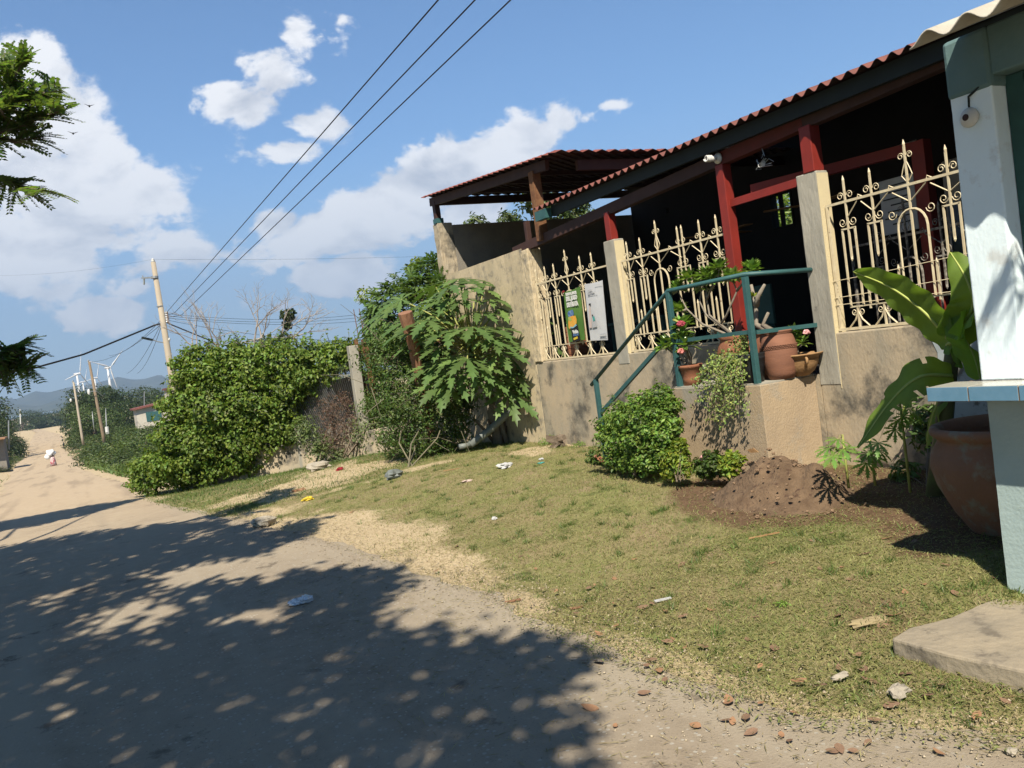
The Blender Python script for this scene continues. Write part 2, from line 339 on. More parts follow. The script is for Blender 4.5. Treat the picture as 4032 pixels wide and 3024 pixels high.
# ------------------------------------------------------------------ lie of the land
_ZY = [-40, 0, 10, 15, 20, 40, 73, 120, 250, 500, 6000]; _ZZ = [.1, 0, 0, -.13, -.36, -1.3, -2.8, -4.0, -5.5, -6.5, -6.5]
_XRY = [-12, 1.77, 2.44, 3.5, 5, 8, 9.5, 12, 14.7, 18.5, 25, 34, 53, 101, 140, 272, 491]
_XRX = [3.6, 2.75, 2.35, 2.22, 2.25, 1.97, 1.75, 1.35, .98, .85, .9, .45, -.12, -1.23, -2.37, -5.0, -19]
_XLY = [-12, 20, 33, 77, 95, 131, 174, 313, 374, 491]; _XLX = [-3.4, -3.2, -2.75, -5.2, -5.9, -6.5, -8.7, -13.6, -15, -22]
def xr(y): return np.interp(y, _XRY, _XRX)
def xl(y): return np.interp(y, _XLY, _XLX)
def gz(x, y):
    x = np.asarray(x, float); y = np.asarray(y, float)
    z = np.interp(y, _ZY, _ZZ)
    e = xr(y)
    z = z+.24*sstep(.0, 3.2, x-e)*(1-sstep(12.5, 18, y))
    z = z+(.9*sstep(0, 9, x-e))*sstep(24, 40, y)*(1-sstep(260, 500, y))
    z = z+.35*sstep(0, 3, xl(y)-x)*sstep(15, 30, y)
    return z
def g(x, y): return float(gz(x, y))
def PG(u, v, dz=0):
    d = ray(u, v); t = .6
    while t < 4000:
        p = cC+t*d
        if p[2] < g(p[0], p[1])+dz: return p
        t *= 1.0015
    return cC+t*d
def sandmask(x, y):
    e = xr(y); n = fbm(x, y, .9, 4, 3)
    near = (1-sstep(.05, 1.0, x-e+(n-.5)*1.6))*sstep(4.2, 6.3, y+(n-.5)*2)*(1-sstep(9.3, 13, y+(n-.5)*4))
    thin = (1-sstep(0, .5, x-e+(n-.5)*1.2))*.62
    patch = sstep(.60, .68, fbm(x, y, 1.6, 4, 9))*.75
    side = sstep(17.9, 18.7, y)*(1-sstep(24.5, 26, y))+(1-sstep(0, .9, x-e))*sstep(18, 19, y)
    left = (1-sstep(0, .5, xl(y)-x))
    return np.clip(np.maximum.reduce([near, thin, patch, side, left*(x < 0)]), 0, 1)
def soilmask(x, y):
    n = fbm(x, y, .6, 4, 21)
    a = 1-sstep(.55, 1.25, np.hypot((x-4.75)/.95, (y-4.9)/1.0)+(n-.5)*.7)
    b = (1-sstep(.0, .5, 4.5-x+(n-.5)))*(1-sstep(4.6, 5.4, y))*(y > 2.2)
    c = .5*(1-sstep(.3, 1.2, np.hypot((x-3.35)/.45, (y-2.75)/.5)+(n-.5)))
    return np.clip(np.maximum(np.maximum(a, b), c), 0, 1)
def axis(dense0, dense1, st, far0, far1):
    a = list(np.arange(dense0, dense1, st)); s = st; q = a[-1]
    while q < far1: s *= 1.13; q += s; a.append(q)
    s = st; q = a[0]; b = []
    while q > far0: s *= 1.13; q -= s; b.append(q)
    return np.array(b[::-1]+a)
gx = axis(-1.5, 6.2, .07, -3500, 3500); gy = axis(1.2, 13, .09, -400, 5200)
GX, GY = np.meshgrid(gx, gy); GZ = gz(GX, GY)
near = (1-sstep(25, 40, GY))*sstep(0, .35, GX-xr(GY))
GZ = GZ+near*((fbm(GX, GY, .5, 4, 5)-.5)*.05+(fbm(GX, GY, 1.7, 3, 6)-.5)*.08)
nx, ny = len(gx), len(gy)
idx = np.arange(nx*ny).reshape(ny, nx)
FQ = np.stack([idx[:-1, :-1], idx[:-1, 1:], idx[1:, 1:], idx[1:, :-1]], -1).reshape(-1, 4)

def ground_mat():
    M = bpy.data.materials.new('ground cover'); M.use_nodes = True; t = M.node_tree; t.nodes.clear(); N = t.nodes.new; L = t.links.new
    out = N('ShaderNodeOutputMaterial'); b = N('ShaderNodeBsdfPrincipled'); b.inputs['Roughness'].default_value = 1; b.inputs['Specular IOR Level'].default_value = .1
    tcn = N('ShaderNodeTexCoord')
    def nz(s, d=6, r=.6):
        n = N('ShaderNodeTexNoise'); n.inputs['Scale'].default_value = s; n.inputs['Detail'].default_value = d; n.inputs['Roughness'].default_value = r; L(tcn.outputs['Object'], n.inputs['Vector']); return n.outputs[0]
    def mix(f, a, c):
        x = N('ShaderNodeMix'); x.data_type = 'RGBA'
        L(f, x.inputs['Factor'])
        for k, q in (('A', a), ('B', c)):
            if isinstance(q, tuple): x.inputs[k].default_value = (q[0]*ALB, q[1]*ALB, q[2]*ALB, 1)
            else: L(q, x.inputs[k])
        return x.outputs['Result']
    def mrn(s, a, c): r = N('ShaderNodeMapRange'); L(s, r.inputs[0]); r.inputs[1].default_value = a; r.inputs[2].default_value = c; return r.outputs[0]
    def att(n): a = N('ShaderNodeAttribute'); a.attribute_name = n; return a.outputs['Fac']
    def add(a, c, op='ADD'):
        x = N('ShaderNodeMath'); x.operation = op
        for i, q in enumerate((a, c)):
            if isinstance(q, (int, float)): x.inputs[i].default_value = q
            else: L(q, x.inputs[i])
        return x.outputs[0]
    f1, f2, f3 = nz(1.1), nz(24, 8, .7), nz(90, 4, .7)
    f4 = nz(3.2, 6, .65)
    grass = mix(mrn(f2, .3, .7), (.20, .21, .07), (.34, .31, .14))
    grass = mix(mrn(f1, .40, .62), grass, mix(mrn(f2, .35, .65), (.26, .22, .105), (.36, .29, .16)))
    grass = mix(mrn(f4, .52, .66), grass, mix(mrn(f2, .35, .65), (.30, .23, .125), (.38, .30, .18)))
    grass = mix(mrn(f4, .44, .34), grass, (.11, .135, .04))
    sand = mix(mrn(f2, .35, .65), (.50, .385, .23), (.66, .53, .34))
    sand = mix(mrn(f3, .58, .68), sand, (.72, .63, .47))
    soil = mix(mrn(f2, .35, .65), (.12, .075, .045), (.22, .14, .085))
    sm = mrn(add(att('sand'), add(add(f2, -.5), .8, 'MULTIPLY')), .35, .65)
    so_ = mrn(add(att('soil'), add(add(f2, -.5), .9, 'MULTIPLY')), .35, .65)
    c = mix(so_, mix(sm, grass, sand), soil)
    L(c, b.inputs['Base Color'])
    bp = N('ShaderNodeBump'); bp.inputs['Strength'].default_value = .8; bp.inputs['Distance'].default_value = .02
    L(add(f2, add(f3, .5, 'MULTIPLY')), bp.inputs['Height']); L(bp.outputs[0], b.inputs['Normal']); L(b.outputs[0], out.inputs['Surface']); return M
gr = np_mesh('ground', np.stack([GX, GY, GZ], -1).reshape(-1, 3), FQ, ground_mat(), smooth=True); tag(gr, kind='structure')
for nm, fn in (('sand', sandmask), ('soil', soilmask)):
    a = gr.data.attributes.new(nm, 'FLOAT', 'POINT'); a.data.foreach_set('value', fn(GX, GY).astype(np.float32).ravel())

# road sheet
ry = np.concatenate([np.arange(-12, 1, .5), np.arange(1, 14, .08), np.arange(14, 40, .5), np.arange(40, 120, 3), np.arange(120, 492, 12)])
K = 34; V = []
for y in ry:
    e = float(xr(y))+(float(fbm(y, 3.3, .35, 4, 30))-.5)*(.34 if y < 18 else .9); l = float(xl(y))+(float(fbm(y, 9.3, .8, 3, 31))-.5)*.7
    ts = 1-(1-np.linspace(0, 1, K))**1.6
    for i in range(K):
        x = l+(e-l)*ts[i]; d = min(1, (1-ts[i])*8, ts[i]*8)
        V.append((x, y, float(np.interp(y, _ZY, _ZZ))+.012*min(d, 1)+.004+.34*float(sstep(45, 110, y))+(.24*float(sstep(0, 3.2, x-xr(y)))*(y < 18) if x > xr(y) else 0)+.004))
ID = np.arange(len(V)).reshape(len(ry), K)
FR = np.stack([ID[:-1, :-1], ID[:-1, 1:], ID[1:, 1:], ID[1:, :-1]], -1).reshape(-1, 4)
def road_mat():
    M = bpy.data.materials.new('road surface'); M.use_nodes = True; t = M.node_tree; t.nodes.clear(); N = t.nodes.new; L = t.links.new
    out = N('ShaderNodeOutputMaterial'); b = N('ShaderNodeBsdfPrincipled'); b.inputs['Roughness'].default_value = .95; b.inputs['Specular IOR Level'].default_value = .15
    tcn = N('ShaderNodeTexCoord')
    def nz(s, d=6, r=.6):
        n = N('ShaderNodeTexNoise'); n.inputs['Scale'].default_value = s; n.inputs['Detail'].default_value = d; n.inputs['Roughness'].default_value = r; L(tcn.outputs['Object'], n.inputs['Vector']); return n.outputs[0]
    def mix(f, a, c):
        x = N('ShaderNodeMix'); x.data_type = 'RGBA'; L(f, x.inputs['Factor'])
        for k, q in (('A', a), ('B', c)):
            if isinstance(q, tuple): x.inputs[k].default_value = (q[0]*ALB, q[1]*ALB, q[2]*ALB, 1)
            else: L(q, x.inputs[k])
        return x.outputs['Result']
    def mrn(s, a, c): r = N('ShaderNodeMapRange'); L(s, r.inputs[0]); r.inputs[1].default_value = a; r.inputs[2].default_value = c; return r.outputs[0]
    vo = N('ShaderNodeTexVoronoi'); vo.inputs['Scale'].default_value = 42; L(tcn.outputs['Object'], vo.inputs['Vector'])
    vs = N('ShaderNodeSeparateColor'); L(vo.outputs['Color'], vs.inputs[0])
    big, mid, fine = nz(.7), nz(7, 7, .65), nz(70, 5, .7)
    asph = mix(mrn(mid, .35, .65), (.31, .25, .18), (.40, .33, .245))
    asph = mix(mrn(big, .38, .62), asph, (.395, .335, .25))
    st_ = N('ShaderNodeMath'); st_.operation = 'MULTIPLY'; L(mrn(vs.outputs[0], .80, .84), st_.inputs[0]); L(mrn(vo.outputs['Distance'], .42, .30), st_.inputs[1])
    asph = mix(st_.outputs[0], asph, (.46, .42, .35))
    asph = mix(mrn(fine, .60, .72), asph, (.14, .12, .10))
    sand = mix(mrn(mid, .35, .65), (.50, .38, .25), (.58, .46, .31))
    sp = N('ShaderNodeSeparateXYZ'); L(tcn.outputs['Object'], sp.inputs[0])
    ad = N('ShaderNodeMath'); ad.operation = 'MULTIPLY_ADD'; L(big, ad.inputs[0]); ad.inputs[1].default_value = 9; L(sp.outputs[1], ad.inputs[2])
    mpt = N('ShaderNodeMapping'); mpt.inputs['Scale'].default_value = (1.5, .10, 1); L(tcn.outputs['Object'], mpt.inputs[0]); ntr = N('ShaderNodeTexNoise'); ntr.inputs['Scale'].default_value = 1.1; ntr.inputs['Detail'].default_value = 5; L(mpt.outputs[0], ntr.inputs['Vector'])
    asph = mix(mrn(ntr.outputs[0], .50, .66), asph, (.43, .37, .28)); sand = mix(mrn(ntr.outputs[0], .52, .64), sand, (.40, .31, .21))
    nd = N('ShaderNodeTexNoise'); nd.inputs['Scale'].default_value = 2.5; nd.inputs['Detail'].default_value = 5; L(tcn.outputs['Object'], nd.inputs['Vector']); va = N('ShaderNodeVectorMath'); va.operation = 'MULTIPLY_ADD'; L(nd.outputs['Color'], va.inputs[0]); va.inputs[1].default_value = (.5, .5, .5); L(tcn.outputs['Object'], va.inputs[2])
    vc = N('ShaderNodeTexVoronoi'); vc.feature = 'DISTANCE_TO_EDGE'; vc.inputs['Scale'].default_value = .62; L(va.outputs[0], vc.inputs['Vector'])
    ck = N('ShaderNodeMath'); ck.operation = 'MULTIPLY'; L(mrn(vc.outputs['Distance'], .007, .002), ck.inputs[0]); L(mrn(big, .57, .66), ck.inputs[1]); asph = mix(ck.outputs[0], asph, (.10, .085, .065))
    patch = N('ShaderNodeTexNoise'); patch.inputs['Scale'].default_value = 1.9; patch.inputs['Detail'].default_value = 8; patch.inputs['Roughness'].default_value = .7; L(tcn.outputs['Object'], patch.inputs['Vector']); asph = mix(mrn(patch.outputs[0], .60, .66), asph, (.20, .165, .125))
    c = mix(mrn(ad.outputs[0], 12, 24), asph, sand); L(c, b.inputs['Base Color'])
    bp = N('ShaderNodeBump'); bp.inputs['Strength'].default_value = .6; bp.inputs['Distance'].default_value = .01; L(fine, bp.inputs['Height']); L(bp.outputs[0], b.inputs['Normal'])
    L(b.outputs[0], out.inputs['Surface']); return M
tag(np_mesh('road', np.array(V), FR, road_mat(), smooth=True), kind='structure')

# hills on the horizon, in polar steps
azs = np.radians(np.arange(-40, 75, .25)); rs = np.array([2600, 2900, 3150, 3400, 3700, 4000, 4300, 4600, 5000, 5400])
def ridge_el(prof):
    a = []; e = []
    for u, v in prof:
        d = ray(u, v); d = d/np.linalg.norm(d); a.append(atan2(d[0], d[1])); e.append(math.tan(asin(d[2])))
    return np.array(a), np.array(e)
far = ridge_el([(-900,1590),(-400,1555),(0,1563),(60,1572),(139,1540),(190,1545),(265,1525),(340,1515),(420,1498),(464,1484),(520,1494),(560,1492),(630,1474),(670,1497),(800,1470),(1000,1430),(1300,1440),(1700,1390),(2200,1330),(3000,1200)])
nearp = ridge_el([(-900,1650),(-300,1620),(0,1600),(80,1590),(150,1600),(220,1575),(300,1560),(380,1535),(450,1540),(520,1525),(600,1530),(700,1540),(900,1500),(1300,1450),(3000,1220)])
V = []
for r in rs:
    for a in azs:
        if r < 3700: h = np.interp(a, *nearp)*3400*math.exp(-((r-3400)/420)**2)
        else: h = max(np.interp(a, *far)*4600*math.exp(-((r-4600)/500)**2), np.interp(a, *nearp)*3400*.4*(r < 4000))
        n = (float(fbm(a*r, r, 260, 5, 40))-.5)*(70 if h > 20 else 20)*min(1, max(h, 0)/80)*(.15 if r in (3400, 4600) else 1)
        V.append((r*sin(a), r*cos(a), max(-8, h+n+(1.6 if h > 0 else 0))))
ID = np.arange(len(V)).reshape(len(rs), len(azs))
FH = np.stack([ID[:-1, :-1], ID[:-1, 1:], ID[1:, 1:], ID[1:, :-1]], -1).reshape(-1, 4)
m_hill = material('wooded hill', (.045, .065, .03), (.09, .10, .05), scale=.012, rough=1, detail=8)
tag(np_mesh('hills', np.array(V), FH, m_hill, smooth=True), kind='structure')
# haze: one even box of air
hz = bpy.data.materials.new('haze'); hz.use_nodes = True; t = hz.node_tree; t.nodes.clear()
pv = t.nodes.new('ShaderNodeVolumePrincipled'); pv.inputs['Color'].default_value = (.33, .46, .66, 1); pv.inputs['Density'].default_value = 2.3e-4; pv.inputs['Anisotropy'].default_value = .0
oo = t.nodes.new('ShaderNodeOutputMaterial'); t.links.new(pv.outputs[0], oo.inputs['Volume'])
tag(MB().box(-6200, 6200, -450, 6200, -12, 700).build('haze', hz), kind='stuff')

def roughen(o, strength=.006, size=.12, levels=5):
    s_ = o.modifiers.new('cut', 'SUBSURF'); s_.subdivision_type = 'SIMPLE'; s_.levels = s_.render_levels = levels
    for k, (sz, st_) in enumerate(((size, strength), (size*.25, strength*.5))):
        tx = bpy.data.textures.new(o.name+'_wear', 'CLOUDS'); tx.noise_scale = sz; tx.noise_depth = 3; d_ = o.modifiers.new('wear', 'DISPLACE'); d_.texture = tx; d_.strength = st_*(2 if k == 0 else 1.2); d_.mid_level = .5; d_.texture_coords = 'GLOBAL'
    return o
# ================================================================== MAIN BUILDING
XF = 5.7; FLOOR = 1.03; SILL = 1.37; YE = 10.19; YN = 2.75; YS = 12.85
root = thing('open_veranda_house', (XF, 6.4, .2), 'long open-fronted house with stained plaster base, grilles and a red corrugated roof', 'house')
def hb(name, mat, *boxes, bevel=0, parent=None, **k):
    b = MB()
    for q in boxes: b.box(*q)
    return b.build(name, mat, parent or root, bevel=bevel, **k)
# lower wall: long plaster base with rough top
hb('base_wall', m_plaster, (XF, XF+.16, 6.087, YE, -.3, SILL), bevel=.012)
hb('base_wall', m_plaster, (XF, XF+.16, YN, 5.222, -.3, SILL), bevel=.012)
hb('door_sill', m_plaster, (XF, XF+.164, 5.2225, 6.0865, -.3, FLOOR-.003))
blue_patch = MB().add([(XF-.004, y, z) for y, z in ((4.02, .35), (4.05, .7), (4.1, .95), (4.08, 1.15), (4.14, 1.3), (3.9, 1.36), (3.0, 1.36), (3.0, .2), (3.9, .25))], [tuple(range(8, -1, -1))])
blue_patch.build('painted_wall_patch', material('whitish blue limewash', (.50, .56, .58), (.40, .45, .46), scale=5, rough=.9, c3=(.2, .19, .17), c3pos=.6, c3scale=9), root)
# pale end wall and its thin pillar
roughen(hb('end_wall', m_gable, (XF, XF+.16, YE+.002, YS, -.6, 2.96)), .005, .3, 6)
roughen(hb('end_pillar', m_gable, (XF-.02, XF+.20, YE-.2, YE, SILL+.002, 2.93), bevel=.015), .010, .07, 5)
# side wall of blocks at the far end, standing higher
sw = hb('side_wall', m_block, (XF+.25, 12.0, YS+.003, YS+.15, -.6, 3.80), bevel=.01)
roughen(hb('side_wall_column', m_plaster, (XF-.02, XF+.249, YS+.002, YS+.2, -.6, 3.84), bevel=.01), .012, .1, 6)
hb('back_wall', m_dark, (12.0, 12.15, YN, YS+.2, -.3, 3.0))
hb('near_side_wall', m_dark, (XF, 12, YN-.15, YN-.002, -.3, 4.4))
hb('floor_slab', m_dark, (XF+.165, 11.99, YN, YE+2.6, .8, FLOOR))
# inner partition wall with window holes, dark and unlit
XI = 9.6
def hole_wall(name, mat, X, y0, y1, z0, z1, holes, th=.12):
    b = MB(); ys = sorted({y0, y1}|{h[0] for h in holes}|{h[1] for h in holes}); zs = sorted({z0, z1}|{h[2] for h in holes}|{h[3] for h in holes})
    for i in range(len(ys)-1):
        for j in range(len(zs)-1):
            cy, cz = (ys[i]+ys[i+1])/2, (zs[j]+zs[j+1])/2
            if any(h[0] < cy < h[1] and h[2] < cz < h[3] for h in holes): continue
            b.box(X, X+th, ys[i], ys[i+1], zs[j], zs[j+1])
    return b.build(name, mat, root)
w1 = PX(3033, 775, XI); w2 = PX(3120, 875, XI); h1 = PX(2626, 828, XI)
wy0, wy1, wz0, wz1 = w2[1]-.02, w1[1], w2[2]-.02, w1[2]
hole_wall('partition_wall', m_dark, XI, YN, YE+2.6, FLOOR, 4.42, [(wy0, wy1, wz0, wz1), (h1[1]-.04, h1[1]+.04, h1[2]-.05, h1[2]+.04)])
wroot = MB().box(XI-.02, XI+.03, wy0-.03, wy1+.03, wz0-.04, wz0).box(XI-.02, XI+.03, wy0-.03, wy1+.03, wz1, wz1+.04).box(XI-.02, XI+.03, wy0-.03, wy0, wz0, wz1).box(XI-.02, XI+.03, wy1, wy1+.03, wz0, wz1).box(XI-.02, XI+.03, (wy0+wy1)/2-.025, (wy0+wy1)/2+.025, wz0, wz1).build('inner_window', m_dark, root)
# piers
def pier(name, y0, y1, z1, zb):
    p = hb(name, m_pier, (XF-.005, XF+.13, y0, y1, zb, z1), bevel=.008)
    hb('painted_jamb', m_cream, (XF-.006, XF+.128, y0-.004, y0-.0005, SILL if y0 > 6 else .9, z1-.02), parent=None)
    roughen(p, .0035, .12, 5)
    return p
pier('pier', 7.98, 8.2, 2.70, SILL-.12); pier('pier', 5.0, 5.22, 2.74, FLOOR-.1)
# beams
def beam(name, mat, X, y0, z0, y1, z1, w, h): return MB().bar((X, y0, z0), (X, y1, z1), w, h).build(name, mat, root)
beam('wall_beam', m_brown, XF+.06, 10.45, 2.96, 6.2, 3.13, .10, .12)
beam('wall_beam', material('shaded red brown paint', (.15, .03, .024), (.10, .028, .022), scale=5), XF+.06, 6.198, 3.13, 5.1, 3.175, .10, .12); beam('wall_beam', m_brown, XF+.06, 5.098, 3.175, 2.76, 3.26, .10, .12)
XE = 5.53; ZE = 3.34
beam('eave_beam', m_dgreen, XE+.125, 9.15, ZE-.075, 2.5, ZE-.075, .05, .13)
MB().box(XE+.01, XE+.10, 9.152, 9.42, ZE-.15, ZE-.03).build('eave_beam_tip', m_teal, root)
# red posts
def post(y, zb, zt, X=XF+.05, w=.10, mat=None, name='post'): return MB().box(X-w/2, X+w/2, y-w/2, y+w/2, zb, zt).build(name, mat or m_red, root, bevel=.006)
post(6.14, FLOOR, 3.08, w=.105); post(8.08, 2.70, 3.03); post(5.07, 2.74, 3.13, w=.12)
post(10.02, 2.93, 3.30, w=.07, mat=m_brown)
beam('door_lintel', m_red, XF+.06, 6.085, 2.70, 5.225, 2.70, .04, .07)
# main roof: tiled sheet rising away from the eave
m_under = material('shaded underside', (.035, .016, .013), (.05, .022, .018), scale=3, rough=.9)  # near-black colour stands in for the shade under the roofs and along their edges
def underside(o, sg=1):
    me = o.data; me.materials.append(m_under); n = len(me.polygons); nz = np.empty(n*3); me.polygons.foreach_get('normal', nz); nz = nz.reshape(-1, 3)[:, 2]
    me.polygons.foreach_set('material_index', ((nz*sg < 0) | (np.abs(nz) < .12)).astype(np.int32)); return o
def wavy_roof(name, mat, eave, yfar, ynear, x1, slope, per, amp, parent, th=.004, shape=1.0, n=12):
    x0, z0 = eave; ys = np.arange(ynear, yfar+1e-6, per/n); ph = 2*pi*(yfar-ys)/per
    w = amp*(np.sin(ph)*.5+.5)**shape; V = []; F = []
    for x in (x0, (x0+x1)/2, x1):
        for y, q in zip(ys, w): V.append((x, y, z0+(x-x0)*slope+q))
    k = len(ys); b2 = len(V); V += [(x, y, z-th) for x, y, z in V]
    for r in range(2):
        for i in range(k-1):
            a = r*k+i; F.append((a, a+k, a+k+1, a+1)); a += b2; F.append((a, a+1, a+k+1, a+k))
    for i in range(k-1): F.append((i, i+1, b2+i+1, b2+i))
    for r in range(2): F.append((r*k+k-1, (r+1)*k+k-1, b2+(r+1)*k+k-1, b2+r*k+k-1))
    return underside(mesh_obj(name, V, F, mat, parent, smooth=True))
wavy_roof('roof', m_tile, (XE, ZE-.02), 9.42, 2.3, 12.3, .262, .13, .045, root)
# purlins under the roof
for k, x in enumerate((7.2, 8.9, 10.6)):
    beam('purlin', m_brown, x, 9.3, ZE-.08+(x-XE)*.262, 2.8, ZE-.08+(x-XE)*.262, .05, .1)
# ---- raised shed roof at the far end
shed = thing('shed_roof_on_posts', (6, 11, 3.8), 'open shed roof of weathered red sheets on steel posts above the far end wall', 'roof')
pA = PX(1712, 790, XF+.06); pB = np.array(PX(2225, 590, XF-.12))
yl, zl = 13.1, 4.30; yh, zh = float(pB[1]), float(pB[2]); yh = 8.75; zh = PX(2228, 578, XF-.15)[2]
def shed_sheet():
    V = []; F = []; xs = np.arange(XF-.15, 11.5, .05); ysn = 26; th = .005
    for j in range(ysn*2):
        t = (j//2+(j % 2)*.97)/ysn; y = yl+(yh-yl)*t; z = zl+(zh-zl)*t-(.0 if j % 2 else .0)+(.022 if j % 2 == 0 else 0)
        for i, x in enumerate(xs): V.append((x, y, z+.018*sin(2*pi*x/.2)+.018))
    k = len(xs); b2 = len(V); V += [(x, y, z-th) for x, y, z in V]
    for j in range(ysn*2-1):
        for i in range(k-1):
            a = j*k+i; F.append((a, a+1, a+k+1, a+k)); a += b2; F.append((a, a+k, a+k+1, a+1))
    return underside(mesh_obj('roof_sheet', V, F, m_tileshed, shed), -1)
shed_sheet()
MB().bar((XF+.02, yl-.02, zl-.07), (XF+.02, yh+.5, zh-.07-(zh-zl)*.11), .06, .13).build('rake_beam', m_brown, shed)
MB().bar((XF, yl-.12, zl-.08), (11.4, yl-.12, zl-.08), .05, .13).build('eave_beam', m_brown, shed)
MB().bar((XF+.3, yh+.25, zh-.10), (11.4, yh+.25, zh-.10), .05, .13).build('head_beam', m_brown, shed)
MB().box(XF-.02, XF+.07, YS-.02+.03, YS+.12, 3.90, zl-.1).build('post', m_brown, shed, bevel=.004)
MB().box(XF-.03, XF+.10, YS+.0, YS+.14, 3.842, 3.92).build('post_shoe', m_teal, shed)
pm = PX(2110, 760, XF+.02); yq = float(pm[1])
MB().box(XF-.03, XF+.09, yq-.06, yq+.06, 2.97, zl+(zh-zl)*(yl-yq)/(yl-yh)-.1).build('post', m_rust, shed, bevel=.004)
for y in (12.0, 11.0, 10.2): MB().bar((XF, y, zl+(zh-zl)*(yl-y)/(yl-yh)-.04), (11.4, y, zl+(zh-zl)*(yl-y)/(yl-yh)-.04), .04, .06).build('purlin', m_brown, shed)

# ---- landing with stairs
land = thing('stair_landing', (5.3, 5.9, .2), 'tan rendered landing with steps in front of the doorway, flower pots standing on it', 'steps')
XL = 5.05; LY0, LY1 = 5.27, 6.42
MB().box(XL, XF-.003, LY0, LY1, -.2, FLOOR-.01).build('landing_block', m_plaster_tan, land, bevel=.006)
roughen(bpy.data.objects['landing_block'], .002, .15, 6)
MB().box(XL-.004+.01, XF-.004, LY0+.01, LY1-.01, FLOOR-.009, FLOOR+.004).build('landing_top', m_pier, land)
for i in range(4): MB().box(XL, XF-.003, LY1+.002+i*.3, LY1+.30+i*.3, -.2, FLOOR-.17*(i+1)).build('step', m_plaster_tan, land, bevel=.01)
# ---- railing
rail = thing('stair_railing', (5.1, 6.4, .3), 'teal painted steel handrail running up the steps and round the landing', 'railing')
XR = XL+.03; zr = 1.95
A = PX(2632, 1155, XR); B = PX(2345, 1490, XR); Cc = PX(2932, 1085, XR); A[2] = zr; Cc[2] = zr+.01
E_ = (XF+.01, 5.17, zr-.02)
MB().tube([B+np.array([0, .1, -.07]), A, Cc, E_], .021, 8).build('handrail', m_teal, rail, smooth=True)
def rp(name, y, z0, z1, w=.045): return MB().box(XR-w/2, XR+w/2, y-w/2, y+w/2, z0, z1).build(name, m_teal, rail, bevel=.003)
rp('railing_post', A[1], FLOOR-.0, zr-.015); rp('railing_post', Cc[1], FLOOR-.14, zr-.01); rp('railing_post', B[1], .05, B[2]-.01)
zm = PX(2830, 1325, XR)[2]
MB().bar((XR, A[1]-.03, zm), (XR, Cc[1]+.025, zm+.01), .025, .035).build('mid_rail', m_teal, rail)
MB().bar((XR+.03, Cc[1]-.02, zm), (XF+.0, 5.19, zm-.01), .025, .035).build('mid_rail', m_teal, rail)
q0 = PX(2589, 1398, XR); q1 = PX(2368, 1624, XR)
MB().bar(q0+np.array([0, -.2, .16]), q1, .03, .04).build('sloping_rail', m_teal, rail)

